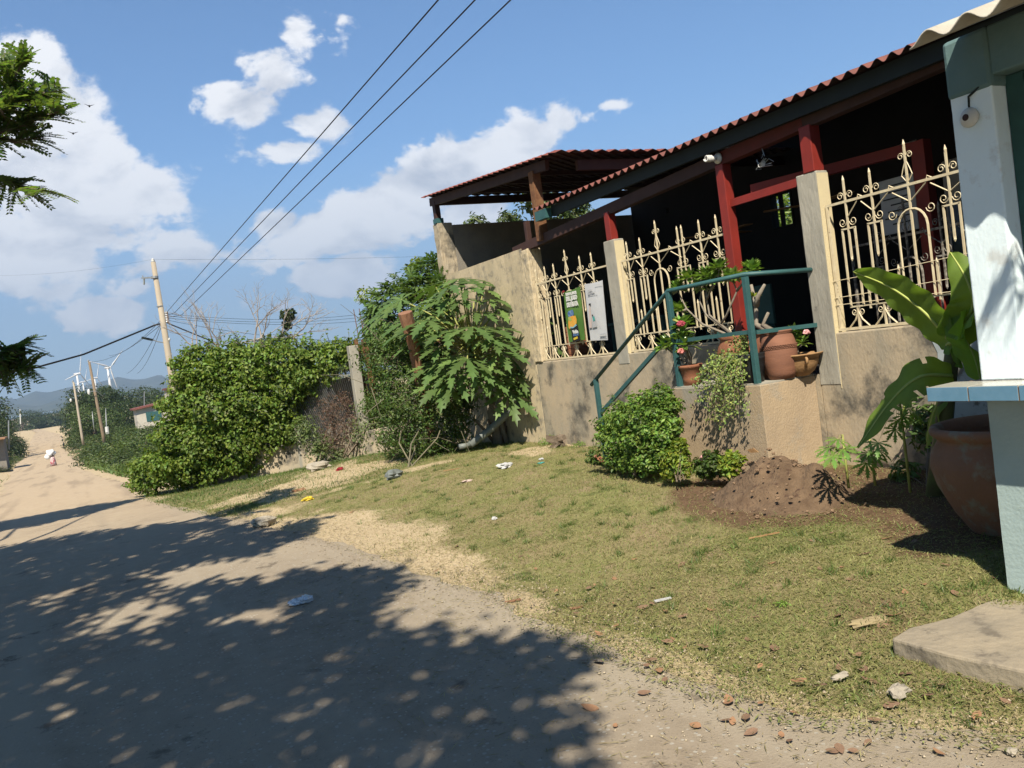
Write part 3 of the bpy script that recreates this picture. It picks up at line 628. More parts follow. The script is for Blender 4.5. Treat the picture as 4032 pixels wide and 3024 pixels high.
# ---- wrought iron grilles
ZT, ZR2, ZB, ZK = 2.43, 1.57, 1.39, 2.21
def spiral(b, s, z, r, side, updown=1, turns=1.35, X=XF+.03):
    pts = []
    for i in range(15):
        t = i/14; a = t*turns*2*pi; rr = r*(1-.72*t)
        pts.append((X, s+side*(r-rr*cos(a))*1.0, z+updown*rr*sin(a)))
    b.tube(pts, .0038, 4, cap=False)
def grille(name, label, y0, y1, ups, mat, X=XF+.045, seed=0, parentname=None, dz=0, zb=ZB):
    rr = random.Random(seed); r0 = thing(name, (X, (y0+y1)/2, zb), label, 'window grille', 'iron grilles between the piers')
    T, R2, K_ = ZT+dz, ZR2+dz, ZK+dz
    f = lambda s, z: (X, s, z)
    MB().bar(f(y0, T), f(y1, T), .016, .02).build('top_rail', mat, r0); MB().bar(f(y0, zb), f(y1, zb), .03, .022).build('bottom_rail', mat, r0)
    for ye, sg in ((y0, 1), (y1, -1)): MB().bar(f(ye+sg*.012, zb), f(ye+sg*.012, T), .02, .02).build('end_bar', mat, r0)
    def spear(s, z0, z1, w=.014, both=False):
        b = MB(); b.bar(f(s, z0), f(s, z1-.03), w, w)
        b.tube([f(s, z1-.04), f(s, z1-.022), f(s, z1+.012)], (w*.62, w*.95, .002), 4)
        if both: b.tube([f(s, z0-.03), f(s, z0-.012), f(s, z0+.01)], (.002, w*.9, w*.6), 4)
        return b
    prev = None; spots = []
    for (s, ty) in ups:
        hw = {'f': .062, 'a': .125, 'w': .10}[ty]
        hi = .33 if ty == 'a' else .20
        if ty == 'a':
            b = MB(); pts = [f(s-hw, R2)]; pts += [f(s-hw*cos(pi*i/10), K_-.10+.14*sin(pi*i/10)) for i in range(11)]; pts.append(f(s+hw, R2))
            b.tube(pts, .0095, 5); b.build('arch', mat, r0)
            spear(s, R2, T+hi).build('spear', mat, r0)
            MB().bar(f(s-hw, R2), f(s+hw, R2), .016, .018).build('cross_bar', mat, r0)
            for sg in (-1, 1):
                b = MB()
                b.tube([f(s+sg*.012, T+.03), f(s+sg*.045, T+.075), f(s+sg*.03, T+.12), f(s+sg*.01, T+.17)], .0045, 4); spiral(b, s+sg*.01, T+.22, .028, sg, 1, X=X); b.build('scroll', mat, r0)
            b = MB()
            for sg in (-1, 1): b = MB(); spiral(b, s+sg*(hw+.0), K_+.02, .04, sg, -1, X=X); b.build('scroll', mat, r0)
        else:
            b = MB(); b.bar(f(s-hw, R2), f(s-hw, K_), .0135).bar(f(s+hw, R2), f(s+hw, K_), .0135).bar(f(s-hw-.007, K_), f(s+hw+.007, K_), .0135).bar(f(s-hw-.007, R2), f(s+hw+.007, R2), .0135)
            b.build('bar_frame', mat, r0)
            for c in ((s,) if ty == 'f' else (s-.035, s+.035)): spear(c, K_-.24, T+hi, both=True).build('spear', mat, r0)
            for sg in (-1, 1):
                b = MB(); spiral(b, s+sg*.014, T+.05, .033, sg, 1, X=X); b.build('scroll', mat, r0)
                b = MB(); spiral(b, s+sg*.014, K_+.055, .038, sg, -1, X=X); b.build('scroll', mat, r0)
        # foot: scroll pair and V brace
        for sg in (-1, 1): b = MB(); spiral(b, s+sg*.006, R2-.045, .030, sg, -1, X=X); b.build('foot_scroll', mat, r0)
        MB().bar(f(s, zb), f(s, R2-.01), .014).tube([f(s-.10, zb+.01), f(s-.035, zb+.07), f(s, R2-.04)], .0075, 4).tube([f(s+.10, zb+.01), f(s+.035, zb+.07), f(s, R2-.04)], .0075, 4).build('brace', mat, r0)
        if prev is not None:
            mdl = (s+prev)/2
            MB().tube([f(prev+.01*np.sign(s-prev), K_+.10), f(mdl-.02*np.sign(s-prev), T-.02), f(mdl, T+.03), f(mdl+.04*np.sign(s-prev), T+.005)], .0055, 4).tube([f(s-.01*np.sign(s-prev), K_+.10), f(mdl+.02*np.sign(s-prev), T-.03)], .0055, 4).build('tie', mat, r0)
            spots.append(mdl)
        prev = s
    for mdl in spots:
        spear(mdl, R2-.03, R2+.27).build('picket', mat, r0)
        MB().bar(f(mdl-.08, R2), f(mdl+.08, R2), .012).build('picket_rail', mat, r0)
    return r0
c5 = lambda u, v: float(PX(2000+u/2.212, 750+v/2.212, XF+.045)[1])
G2 = [(c5(1042, 565), 'f'), (c5(1155, 525), 'f'), (c5(1302, 490), 'a'), (c5(1500, 430), 'w'), (c5(1670, 380), 'f'), (c5(1818, 340), 'f')]
G1 = [(c5(250, 790), 'f'), (c5(328, 770), 'f'), (c5(405, 750), 'f'), (c5(513, 718), 'a'), (c5(632, 685), 'f'), (c5(732, 655), 'f')]
c8 = lambda u, v: float(PX(3250+u/1.952, 500+v/1.952, XF+.045)[1])
G3 = [(c8(145, 500), 'f'), (c8(345, 435), 'f'), (c8(625, 355), 'a'), (c8(930, 265), 'f'), (c8(930, 265)-.42, 'f'), (c8(930, 265)-.78, 'a')]
grille('window_grille', 'cream iron grille behind the two hanging banners, farthest from the camera', 8.205, 9.98, G1, m_creamiron, seed=1)
grille('window_grille', 'cream iron grille between the square pier and the red post, behind the desert rose', 6.20, 7.97, G2, m_creamiron, seed=2)
grille('window_grille', 'cream iron grille behind the banana leaves beside the pale blue column', 2.76, 4.985, G3, m_creamiron, seed=3)
old = grille('folded_grille', 'peeling dark iron grille standing inside, behind the cream grille near the blue column', 0, 1.5, [(.2, 'f'), (.5, 'f'), (.85, 'a'), (1.2, 'f')], m_oldiron, X=0.0, seed=4)
del old['group']; old['category'] = 'grille'
old.location = (XF+.55, 4.55, FLOOR+.03); old.rotation_euler = (0, 0, radians(-8))
for ch in old.children: ch.matrix_parent_inverse = Matrix.Translation((0, -.75, -ZB))
# chicken wire and tie wires on the near grille
wr = MB()
for z, dz in ((1.80, .05), (1.66, .03), (1.60, -.02)): wr.tube([(XF+.03, 4.99, z), (XF+.03, 4.4, z+dz*.3), (XF+.03, 3.6, z+dz), (XF+.03, 3.0, z+dz*1.5)], .003, 4)
tag(wr.build('tie_wire', m_creamiron), 'thin wires strung across the cream grille near the blue column', 'wire')

# ---- interior things
fr = thing('inner_door_frame', (XF+.7, 4.6, FLOOR), 'red painted door frame inside, seen through the near grille', 'door frame')
XQ = 6.4
MB().box(XQ, XQ+.10, 4.50, 4.62, FLOOR, 2.86).build('jamb', m_red, fr); MB().bar((XQ+.05, 4.62, 2.82), (XQ-.55, 5.9, 2.78), .07, .09).build('header', m_red, fr)
wp = material('white paper', (.62, .62, .60), (.52, .52, .52), scale=8, rough=.8)
pst = MB().box(XQ+.05, XQ+.06, 4.66, 5.0, 2.15, 2.62).build('wall_poster', wp); tag(pst, 'printed sheet hanging inside beside the red door frame', 'poster')
pt = MB()
for k in range(7): pt.bar((XQ+.046, 4.70, 2.56-k*.055), (XQ+.046, 4.70+.2+.07*((k*7) % 3)/2, 2.56-k*.055), .002, .012)
adopt(pt.build('printed_lines', m_blackpl), None)
bpy.data.objects['printed_lines'].parent = pst
fz = thing('drinks_cooler', (7.4, 5.0, FLOOR), 'white drinks cooler standing in the dark behind the red inner door frame', 'cooler')
MB().box(7.1, 7.7, 4.25, 4.85, FLOOR, 2.75).build('cabinet', wp, fz, bevel=.02); MB().box(7.07, 7.098, 4.3, 4.8, FLOOR+.2, 2.35).build('glass_door', material('dark glass', (.03, .04, .06), rough=.1), fz)
for (x, y, lab) in ((7.3, 6.45, 'ceiling fan inside, just right of the red post'), (7.6, 8.2, 'ceiling fan inside, above the middle of the cream grille')):
    zf = 2.72; f = thing('ceiling_fan', (x, y, zf), lab, 'ceiling fan', 'ceiling fans in the veranda')
    MB().tube([(x, y, zf), (x, y, ZE+(x-XE)*.262-.05)], .012, 6).build('down_rod', m_dgreen, f); MB().lathe([(.02, -.05), (.09, -.03), (.09, .03), (.03, .05)], (x, y, zf), 14).build('motor', m_dgreen, f, smooth=True)
    for k in range(3):
        a = k*2*pi/3+.3; MB().bar((x+.1*cos(a), y+.1*sin(a), zf), (x+.55*cos(a), y+.55*sin(a), zf), .12, .008).build('blade', m_claypale, f)
for (x, y0, y1, z, lab) in ((7.3, 5.2, 6.3, 3.03, 'bare fluorescent tube under the roof above the doorway'), (6.3, 3.0, 4.1, 3.05, 'fluorescent tube under the roof beside the blue column')):
    o = MB().tube([(x, y0, z), (x, y1, z)], .018, 8).build('fluorescent_tube', wp, smooth=True); tag(o, lab, 'lamp')
tb = thing('wooden_table', (6.9, 8.9, FLOOR), 'dark table standing inside behind the banners', 'table')
MB().box(6.5, 7.3, 8.3, 9.5, FLOOR+.70, FLOOR+.74).build('tabletop', m_darkteal, tb)
for x in (6.55, 7.25):
    for y in (8.35, 9.45): MB().box(x-.025, x+.025, y-.025, y+.025, FLOOR, FLOOR+.70).build('leg', m_darkteal, tb)
hm = thing('plastic_chair', (6.6, 7.0, FLOOR), 'dark green chair inside behind the middle grille', 'chair')
MB().box(6.35, 6.8, 6.75, 7.2, FLOOR+.42, FLOOR+.46).build('seat', m_darkteal, hm, bevel=.01); MB().box(6.78, 6.82, 6.75, 7.2, FLOOR+.462, FLOOR+.9).build('backrest', m_darkteal, hm, bevel=.01)
for x in (6.38, 6.77):
    for y in (6.78, 7.17): MB().box(x-.02, x+.02, y-.02, y+.02, FLOOR, FLOOR+.42).build('leg', m_darkteal, hm)
bk = thing('brick_stack', (5.92, 9.6, FLOOR), 'short stack of orange bricks behind the far end of the far grille', 'bricks')
for k in range(6): MB().box(5.90, 6.08, 9.42, 9.66, SILL+.3+k*.075-.32, SILL+.37+k*.075-.32).build('brick', m_clay, bk, bevel=.006)
MB().box(5.90, 6.08, 9.40, 9.68, FLOOR, SILL-.025).build('brick_base', m_clay, bk)
# ---- bulb on the beam
bl = thing('spiral_bulb', (XF, 6.2, 3.03), 'white spiral bulb on a round white base, fixed to the beam above the red post', 'light bulb')
bc = PX(2822, 624, XF-.02); bx, by, bz = XF-.0, bc[1], bc[2]
def xlathe(prof, c, n=20):   # lathe around the X axis, profile grows toward -X
    b = MB(); b.lathe(prof, (0, 0, 0), n); b.V = [(c[0]-z, c[1]+y, c[2]+x) for x, y, z in b.V]; b.F = [tuple(reversed(f)) for f in b.F]; return b
xlathe([(.052, 0), (.052, .012), (.03, .03), (.02, .035)], (bx, by, bz)).build('base', m_white, bl, smooth=True)
xlathe([(.022, .036), (.026, .05), (.026, .075), (.02, .085)], (bx, by, bz)).build('collar', m_white, bl, smooth=True)
pts = [(bx-.087-.07*t, by+(.026)*cos(t*8*pi), bz+.026*sin(t*8*pi)) for t in np.linspace(0, 1, 50)]
MB().tube(pts, .0075, 6).build('tube', m_white, bl, smooth=True)
MB().tube([(bx, by, bz+.05), (bx-.02, by+.05, bz+.1), (bx-.01, by+.09, bz+.2)], .004, 4).build('cord', m_wire, bl)
hg = thing('hanging_ornament', (5.9, 5.7, 2.8), 'small tangled wire ornament hanging from the beam in the doorway', 'ornament')
hc = PX(3010, 615, XF+.05)
MB().tube([hc+np.array([0, .12, .28]), hc+np.array([0, .11, .16]), hc+np.array([0, .02, .08]), hc], .0045, 4).build('wire', m_metal, hg)
b = MB(); rr = random.Random(5)
for k in range(7): b.tube([hc+np.array([rr.uniform(-.03, .03), rr.uniform(-.1, .1), rr.uniform(-.1, .02)]) for _ in range(3)], .004, 4)
b.build('tangle', m_metal, hg)
MB().blob(hc+np.array([0, .03, -.06]), (.015, .03, .03), seed=3).build('shard', wp, hg)

# ---- banners
m_lintel = material('dull teal wash', (.14, .24, .24), (.18, .29, .29), scale=3, rough=.85, bump=.15, bscale=40)
def text_mesh(name, s, size, mat, parent, origin, flip=False, squash=1., bold=.0, shear=0):
    cu = bpy.data.curves.new(name, 'FONT'); cu.body = s; cu.size = size; cu.extrude = .0012; cu.offset = bold; cu.resolution_u = 3; cu.shear = shear; cu.space_line = .9
    o = bpy.data.objects.new(name, cu); COL.objects.link(o); bpy.context.view_layer.update()
    me = bpy.data.meshes.new_from_object(o); bpy.data.objects.remove(o)
    V = np.array([v.co[:] for v in me.vertices]); W_ = V[:, 0].max()
    me2 = bpy.data.meshes.new(name)
    # reading direction on the facade is towards -Y
    P = [(origin[0]-z, origin[1]-x*squash, origin[2]+y) for x, y, z in V]
    me2.from_pydata([tuple(map(float, p)) for p in P], [], [tuple(p.vertices) for p in me.polygons]); me2.materials.append(mat)
    q = bpy.data.objects.new(name, me2); COL.objects.link(q); adopt(q, parent); return q, W_*squash
cb = lambda u, v, X: PX(2180+u/5.53, 1080+v/5.53, X)
def sheet(b, P0, P1, P2, P3, nx_=8, nz_=14, amp=.012, seed=0, th=.003):
    """P0 top-left(far) P1 top-right(near) P2 bottom-right P3 bottom-left"""
    V = []; rr = random.Random(seed); p1, p2 = rr.uniform(0, 6), rr.uniform(0, 6)
    for j in range(nz_+1):
        for i in range(nx_+1):
            u, v = i/nx_, j/nz_
            p = (P0*(1-u)+P1*u)*(1-v)+(P3*(1-u)+P2*u)*v
            V.append(p+np.array([-amp*(sin(u*5+p1+v*2)*.5+.5)*sin(pi*min(1, v*1.1)), 0, -.008*sin(pi*u)*(1-v)]))
    k = len(V); V += [p+np.array([th, 0, 0]) for p in V]; F = []
    for j in range(nz_):
        for i in range(nx_): a = j*(nx_+1)+i; F.append((a, a+nx_+1, a+nx_+2, a+1)); a += k; F.append((a, a+1, a+nx_+2, a+nx_+1))
    return b.add(V, F)
def flat(poly, X, mat, name, parent, th=.0012):
    b = MB(); n = len(poly); V = [(X, p[1], p[2]) for p in poly]+[(X+th, p[1], p[2]) for p in poly]
    b.add(V, [tuple(range(n)), tuple(range(2*n-1, n-1, -1))]); return b.build(name, mat, parent)
XB_ = XF-.0
g1 = thing('juice_banner', (XB_, 8.9, 1.6), 'green banner with white letters and printed fruit and bottle, hung on the far grille', 'banner', 'banners on the far grille')
m_bgreen = material('banner green', (.085, .20, .035), (.14, .27, .055), scale=4, rough=.5); m_ink = material('white ink', (.80, .80, .76), rough=.6)
sheet(MB(), cb(215, 395, XB_), cb(572, 262, XB_), cb(690, 1425, XB_), cb(335, 1478, XB_), seed=2).build('sheet', m_bgreen, g1, smooth=True)
def tline(s, u, v, h, wtarget, parent, mat, X, bold=.004, nm='lettering'):
    o = cb(u, v, X); q, w = text_mesh(nm, s, h/5.53/3300*9.6*1.38, mat, parent, (X, o[1], o[2]), bold=bold)
    e = cb(u+wtarget, v-wtarget*.22, X); k = abs(e[1]-o[1])/w
    for vv in q.data.vertices: vv.co.y = o[1]+(vv.co.y-o[1])*k
    return q
XT = XB_-.016
tline('TODO EL SABOR', 262, 470, 62, 240, g1, m_ink, XT); tline('DEL JUGO', 275, 585, 100, 240, g1, m_ink, XT, .006); tline('DE FRUTA', 292, 715, 100, 245, g1, m_ink, XT, .006)
m_org = material('printed orange', (.85, .35, .03), (.80, .50, .10), scale=30); m_bot = material('printed bottle black', (.012, .014, .02)); m_bl = material('printed blue', (.02, .07, .30), (.20, .35, .55), scale=25); m_yel = material('printed yellow', (.75, .55, .05)); m_skin = material('printed green fruit', (.45, .50, .12))
m_redp = material('printed red', (.30, .02, .03)); m_lb = material('printed light blue', (.25, .50, .62))
P_ = lambda L: [cb(u, v, XB_) for u, v in L]
flat(P_([(325, 850), (345, 800), (435, 765), (465, 860), (440, 910), (345, 925)]), XT, m_bl, 'printed_can', g1)
flat(P_([(345, 930), (440, 900), (500, 900), (525, 980), (525, 1060), (470, 1140), (390, 1160), (380, 1200), (352, 1160), (345, 1050)]), XT-.002, m_org, 'printed_fruit', g1)
flat(P_([(345, 935), (380, 925), (420, 970), (415, 1010), (370, 1015), (345, 980)]), XT-.004, m_skin, 'printed_fruit', g1)
flat(P_([(385, 1165), (520, 1085), (545, 1110), (610, 1430), (440, 1478), (400, 1200)]), XT+.001, m_bot, 'printed_bottle', g1)
flat(P_([(390, 1130), (440, 1150), (515, 1075), (530, 1110), (455, 1170), (392, 1172)]), XT-.003, m_lb, 'printed_cap', g1)
tline('Valle', 418, 1290, 78, 118, g1, m_ink, XT-.004, .004); tline('FRUT', 432, 1345, 45, 115, g1, m_bl, XT-.004, .003)
flat(P_([(458, 1385), (545, 1348), (552, 1395), (468, 1430)]), XT-.004, m_yel, 'printed_label', g1)
flat(P_([(205, 370), (240, 345), (270, 375), (216, 415)]), XT, m_redp, 'printed_corner', g1)
g2 = thing('white_banner', (XB_, 8.4, 1.6), 'white banner with faint pictures of two bottles, hung on the far grille beside the pier', 'banner', 'banners on the far grille')
m_bwhite = material('banner white', (.70, .71, .72), (.62, .63, .65), scale=5, rough=.45); m_fade = material('faded print', (.50, .51, .53)); m_fade2 = material('faded pink print', (.66, .54, .50)); m_tealp = material('printed teal', (.08, .38, .35))
sheet(MB(), cb(668, 215, XB_), cb(1062, 128, XB_), cb(1178, 1432, XB_), cb(805, 1445, XB_), seed=6).build('sheet', m_bwhite, g2, smooth=True)
tline('REFRESCA', 738, 385, 42, 105, g2, m_fade, XT, .001); tline('MUY BIEN', 742, 440, 42, 145, g2, m_fade, XT, .001); tline('REFRESCO', 1010, 1335, 40, 130, g2, m_fade, XT, .001)
flat(P_([(785, 640), (808, 632), (815, 675), (790, 680)]), XT, m_bot, 'printed_cap', g2); flat(P_([(806, 632), (828, 628), (836, 665), (815, 670)]), XT-.002, m_bot, 'printed_cap', g2)
flat(P_([(790, 682), (812, 678), (850, 1000), (855, 1160), (800, 1170), (795, 900)]), XT, m_fade2, 'printed_bottle', g2)
flat(P_([(855, 880), (875, 870), (882, 905), (862, 910)]), XT-.001, m_bot, 'printed_cap', g2)
flat(P_([(868, 925), (905, 905), (930, 1000), (885, 1018)]), XT-.001, m_tealp, 'printed_label', g2)
flat(P_([(860, 1040), (940, 1010), (970, 1140), (870, 1165)]), XT-.001, m_fade, 'printed_ice', g2)
for (a, c) in (((890, 270), (905, 430)), ((890, 240), (1050, 210)), ((905, 430), (1010, 1140)), ((740, 455), (950, 435)), ((1000, 1350), (1150, 1345))):
    MB().bar(cb(*a, XT), cb(*c, XT), .002, .003, up=(1, 0, 0)).build('printed_line', m_fade, g2)

# ================================================================== BLUE BUILDING
XBW = 3.85; YC = 2.545
blu = thing('blue_kiosk', (XBW, 2, .15), 'pale blue kiosk at the right edge with tiled counter and green door', 'building')
MB().box(XBW, XBW+.2, 2.34, YC, 1.145, 2.76).build('column', m_blue, blu, bevel=.008)
roughen(bpy.data.objects['column'], .0018, .10, 6)
MB().box(XBW-.010, XBW+.19, 2.332, YC+.008, 2.49, 2.764).build('column_head', m_lintel, blu, bevel=.02)
MB().box(XBW, XBW+.2, -1.5, 2.338, 2.54, 2.762).build('lintel_wall', m_lintel, blu, bevel=.01)
MB().box(XBW+.012, XBW+.2, -1.5, YC-.01, -.1, 1.06).build('lower_wall', m_bluewall, blu)
roughen(bpy.data.objects['lower_wall'], .0018, .12, 6)
MB().box(XBW+.03, 6.2, YC-.16, YC-.006, -.1, 2.75).build('side_wall', m_blue, blu)
MB().box(XBW+.10, XBW+.16, 2.255, 2.338, 1.15, 2.538).build('door_frame', m_darkteal, blu, bevel=.004)
MB().box(XBW+.10, XBW+.16, 1.2, 2.253, 2.47, 2.538).build('door_frame', m_darkteal, blu, bevel=.004)
MB().box(XBW+.14, XBW+.18, 1.2, 2.253, 2.1, 2.468).build('transom_panel', m_doorpanel, blu)
MB().box(XBW+.10, XBW+.15, 1.2, 2.253, 2.03, 2.098).build('door_rail', m_darkteal, blu, bevel=.004)
MB().box(XBW+.12, XBW+.17, 1.2, 2.25, 1.15, 2.028).build('shutter_door', m_teal, blu, bevel=.004)
ZC = 1.143
ct = MB().add([(3.645, -1.5, 1.075), (XBW+.19, -1.5, 1.075), (XBW+.19, 2.62, 1.075), (3.645, 2.69, 1.075), (3.645, -1.5, ZC-.004), (XBW+.19, -1.5, ZC-.004), (XBW+.19, 2.62, ZC-.004), (3.645, 2.69, ZC-.004)],
    [(3, 2, 1, 0), (4, 5, 6, 7), (0, 1, 5, 4), (1, 2, 6, 5), (2, 3, 7, 6), (3, 0, 4, 7)]).build('counter', m_grout, blu)
y = 2.688; k = 0
for wd in (.215, .235, .235, .235, .235, .235, .235, .235):
    MB().box(3.640, 3.6448, y-wd+.008, y, 1.077, ZC).build('edge_tile', m_bluetile, ct, bevel=.001)
    MB().box(3.6455, XBW-.003, y-wd+.006, y-.006, ZC-.0035, ZC+.002).build('top_tile', m_creamtile, ct); y -= wd
aroof = MB()
def asb():
    x0, z0 = 3.45, 2.68; per, amp = .177, .05; yfar = 2.44; ys = np.arange(yfar, -1.5, -per/14); V = []
    ph = 2*pi*(yfar-ys)/per; w = amp*(.5-.5*np.cos(ph+.0))
    th = .008; sl = .30
    for x in (x0, 4.6, 6.3):
        for y, q in zip(ys, w): V.append((x, y+.0, z0+(x-x0)*sl+q))
    k = len(ys); b2 = len(V); V += [(x, y, z-th) for x, y, z in V]; F = []
    for r in range(2):
        for i in range(k-1):
            a = r*k+i; F.append((a, a+1, a+k+1, a+k)); a += b2; F.append((a, a+k, a+k+1, a+1))
    for i in range(k-1): F.append((i+1, i, b2+i, b2+i+1))
    for r in range(2): F.append((r*k, (r+1)*k, b2+(r+1)*k, b2+r*k))
    return mesh_obj('roof', V, F, m_asb, blu, smooth=True)
asb()
ls = thing('lamp_socket', (XBW, 2.45, 2.38), 'empty round cream lamp socket on the blue column under the roof', 'lamp socket')
xlathe([(.044, 0), (.046, .008), (.036, .022), (.02, .034)], (XBW-.001, 2.455, 2.385), 28).build('base', m_white, ls, smooth=True)
xlathe([(.016, .0345), (.013, .036), (.012, .0365)], (XBW-.001, 2.455, 2.385), 18).build('socket_hole', m_brown, ls)
MB().tube([(XBW+.0, 2.455, 2.43), (XBW-.004, 2.45, 2.48), (XBW-.004, 2.36, 2.525)], .006, 5).build('cable', m_dgreen, ls)
ch = MB(); rr = random.Random(3)
for (yy, z0, n) in ((2.325, 1.52, 9), (2.30, 1.50, 8)):
    for k in range(n):
        c = np.array([XBW+.075, yy+rr.uniform(-.006, .006), z0-k*.024]); pts = []
        for j in range(9):
            t = 2*pi*j/8; a, b_ = .006*cos(t), .016*sin(t)
            pts.append(c+(np.array([a, 0, b_]) if k % 2 else np.array([0, a, b_])))
        ch.tube(pts, .0028, 4, cap=False)
tag(ch.build('steel_chain', m_rust), 'rusty chain hanging at the edge of the green door beside the blue column', 'chain')

# ================================================================== FOLIAGE HELPERS
def leaf_mesh(name, P, Nn, size, mat, parent=None, aspect=.5, fold=.18, seed=0, Tdir=None):
    """one small folded four-point leaf per row of P; sizes may vary"""
    r = np.random.default_rng(seed); n = len(P); P = np.asarray(P, float); Nn = np.asarray(Nn, float)
    Nn = Nn/np.maximum(np.linalg.norm(Nn, axis=1, keepdims=True), 1e-9)
    T = r.normal(size=(n, 3)) if Tdir is None else np.asarray(Tdir, float)+r.normal(size=(n, 3))*.25
    T -= Nn*(T*Nn).sum(1, keepdims=True); T /= np.maximum(np.linalg.norm(T, axis=1, keepdims=True), 1e-9)
    Bv = np.cross(Nn, T); s = (np.full(n, size) if np.isscalar(size) else np.asarray(size))[:, None]*(.7+.6*r.random((n, 1)))
    a = P-T*s*.5; c = P+T*s*.5-Nn*s*.10; l = P-Bv*s*aspect*.5+Nn*s*fold*.5-T*s*.05; rr_ = P+Bv*s*aspect*.5+Nn*s*fold*.5-T*s*.05
    V = np.stack([a, l, c, rr_], 1).reshape(-1, 3); b = np.arange(n)[:, None]*4
    F = np.concatenate([b+np.array([[0, 2, 1]]), b+np.array([[0, 3, 2]])], 1).reshape(-1, 3)
    return np_mesh(name, V, F, mat, parent)
def blob_points(blobs, n, seed=0, shell=.45, lump=.22, inner=.72, floor=None):
    """points through the outer part of a union of lumpy ellipsoids; returns points, outward normals"""
    r = np.random.default_rng(seed); B = np.array([(b[0], b[1], b[2], b[3], b[4] if len(b) > 4 else b[3], b[5] if len(b) > 5 else b[3]) for b in blobs], float)
    w = B[:, 3]*B[:, 4]+B[:, 3]*B[:, 5]; k = r.choice(len(B), size=int(n*1.9), p=w/w.sum()); b = B[k]
    d = r.normal(size=(len(k), 3)); d /= np.linalg.norm(d, axis=1, keepdims=True)
    ph = k*1.7; L = 1+lump*(np.sin(d[:, 0]*5+ph)*np.sin(d[:, 1]*6+ph*2)+.7*np.sin(d[:, 2]*7+ph*3+d[:, 0]*4))
    t = (1-shell*r.random(len(k))**1.6)*L; t *= 1+.10*(r.random(len(k)) < .08)
    P = b[:, :3]+d*b[:, 3:6]*t[:, None]; keep = np.ones(len(k), bool)
    for j, q in enumerate(B): keep &= ~((np.linalg.norm((P-q[:3])/q[3:6], axis=1) < inner) & (k != j))
    if floor is not None: keep &= P[:, 2] > floor(P[:, 0], P[:, 1])
    P = P[keep][:n]; d = (d/b[:, 3:6])[keep][:n]; d /= np.linalg.norm(d, axis=1, keepdims=True)
    return P, d
def leafnorm(d, seed=0, up=.55, rnd=.75):
    r = np.random.default_rng(seed+99); return d*.75+np.array([0, 0, up])+r.normal(size=d.shape)*rnd*.6
def bush(name, label, cat, blobs, n, size, mat, seed=0, group=None, stems=None, stemmat=None, aspect=.55, inner_mat=None, base=None, shell=.5, lump=.22, partname='foliage'):
    base = base if base is not None else (blobs[0][0], blobs[0][1], g(blobs[0][0], blobs[0][1]))
    t = thing(name, base, label, cat, group)
    P, d = blob_points(blobs, n, seed, shell=shell, lump=lump, floor=lambda x, y: gz(x, y)+.01)
    if inner_mat is not None:
        m_ = np.random.default_rng(seed).random(len(P)) < .3
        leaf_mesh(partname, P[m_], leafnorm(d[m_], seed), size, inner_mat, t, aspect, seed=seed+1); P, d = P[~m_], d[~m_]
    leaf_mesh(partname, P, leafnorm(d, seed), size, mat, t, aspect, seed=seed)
    if stems is None:
        b = MB(); rr = random.Random(seed); c0 = np.array(base)
        for q in blobs[:6]:
            e = np.array(q[:3]); m_ = (c0+e)/2+np.array([rr.uniform(-.1, .1)*q[3], rr.uniform(-.1, .1)*q[3], 0]); b.tube([c0+np.array([rr.uniform(-.05, .05), rr.uniform(-.05, .05), -.05]), m_, e], [q[3]*.07, q[3]*.05, q[3]*.02], 5)
        b.build('stem', stemmat or m_bark, t)
    return t
def tree_limbs(b, base, top, targets, r0, seed=0):
    rr = random.Random(seed); base = np.array(base, float); top = np.array(top, float)
    mid = (base+top)/2+np.array([rr.uniform(-.12, .12), rr.uniform(-.12, .12), 0])*np.linalg.norm(top-base)*.3
    b.tube([base-np.array([0, 0, .2]), base+np.array([0, 0, .1]), mid, top], [r0*1.35, r0*1.05, r0*.85, r0*.6], 9)
    for q in targets:
        q = np.array(q, float); m_ = (top*.45+q*.55)+np.array([rr.uniform(-.2, .2), rr.uniform(-.2, .2), rr.uniform(0, .25)])*np.linalg.norm(q-top)*.35
        b.tube([top-(top-base)*.12*rr.random(), (top+m_)/2, m_, q], [r0*.42, r0*.33, r0*.2, r0*.06], 6)

# ---- big vine-covered hedge at the fence corner
def hpx(u, v, r): 
    Y = np.interp(u, [600, 900, 1100, 1350], [17.2, 16.9, 16.4, 15.4]); p = PY(u, v, Y); return (p[0], p[1]+r*.1, p[2], r, r*1.15, r)
HB = [hpx(*q) for q in ((800,1475,.50),(900,1455,.55),(1010,1460,.58),(1120,1440,.52),(1225,1425,.42),(1320,1412,.24),(1395,1385,.13),(730,1600,.42),(850,1600,.75),(990,1590,.72),(1110,1560,.52),
    (1190,1500,.36),(690,1720,.42),(800,1740,.60),(930,1740,.62),(1060,1690,.45),(1110,1640,.35),(635,1840,.40),(730,1850,.38),(830,1835,.30),(600,1890,.28),(960,1830,.22),(1130,1720,.22))]
rr = random.Random(33); HBx = []
for k in range(70):
    q = rr.choice(HB); a = rr.uniform(0, 2*pi); e_ = rr.uniform(-.3, 1.2); rad = rr.uniform(.10, .22); HBx.append((q[0]+q[3]*.95*cos(a)*cos(e_), q[1]+q[3]*1.0*sin(a)*cos(e_), q[2]+q[3]*.9*sin(e_), rad*1.2, rad*1.2, rad*.8))
HBx += [hpx(1300, 1480, .18), hpx(1380, 1430, .14), hpx(1430, 1400, .12), hpx(1440, 1370, .10), hpx(1480, 1362, .06), hpx(1360, 1440, .14)]
hedge = thing('vine_hedge', (2.4, 17, g(2.4, 17)), 'huge bright green vine mass overgrowing the fence corner beside the road', 'hedge')
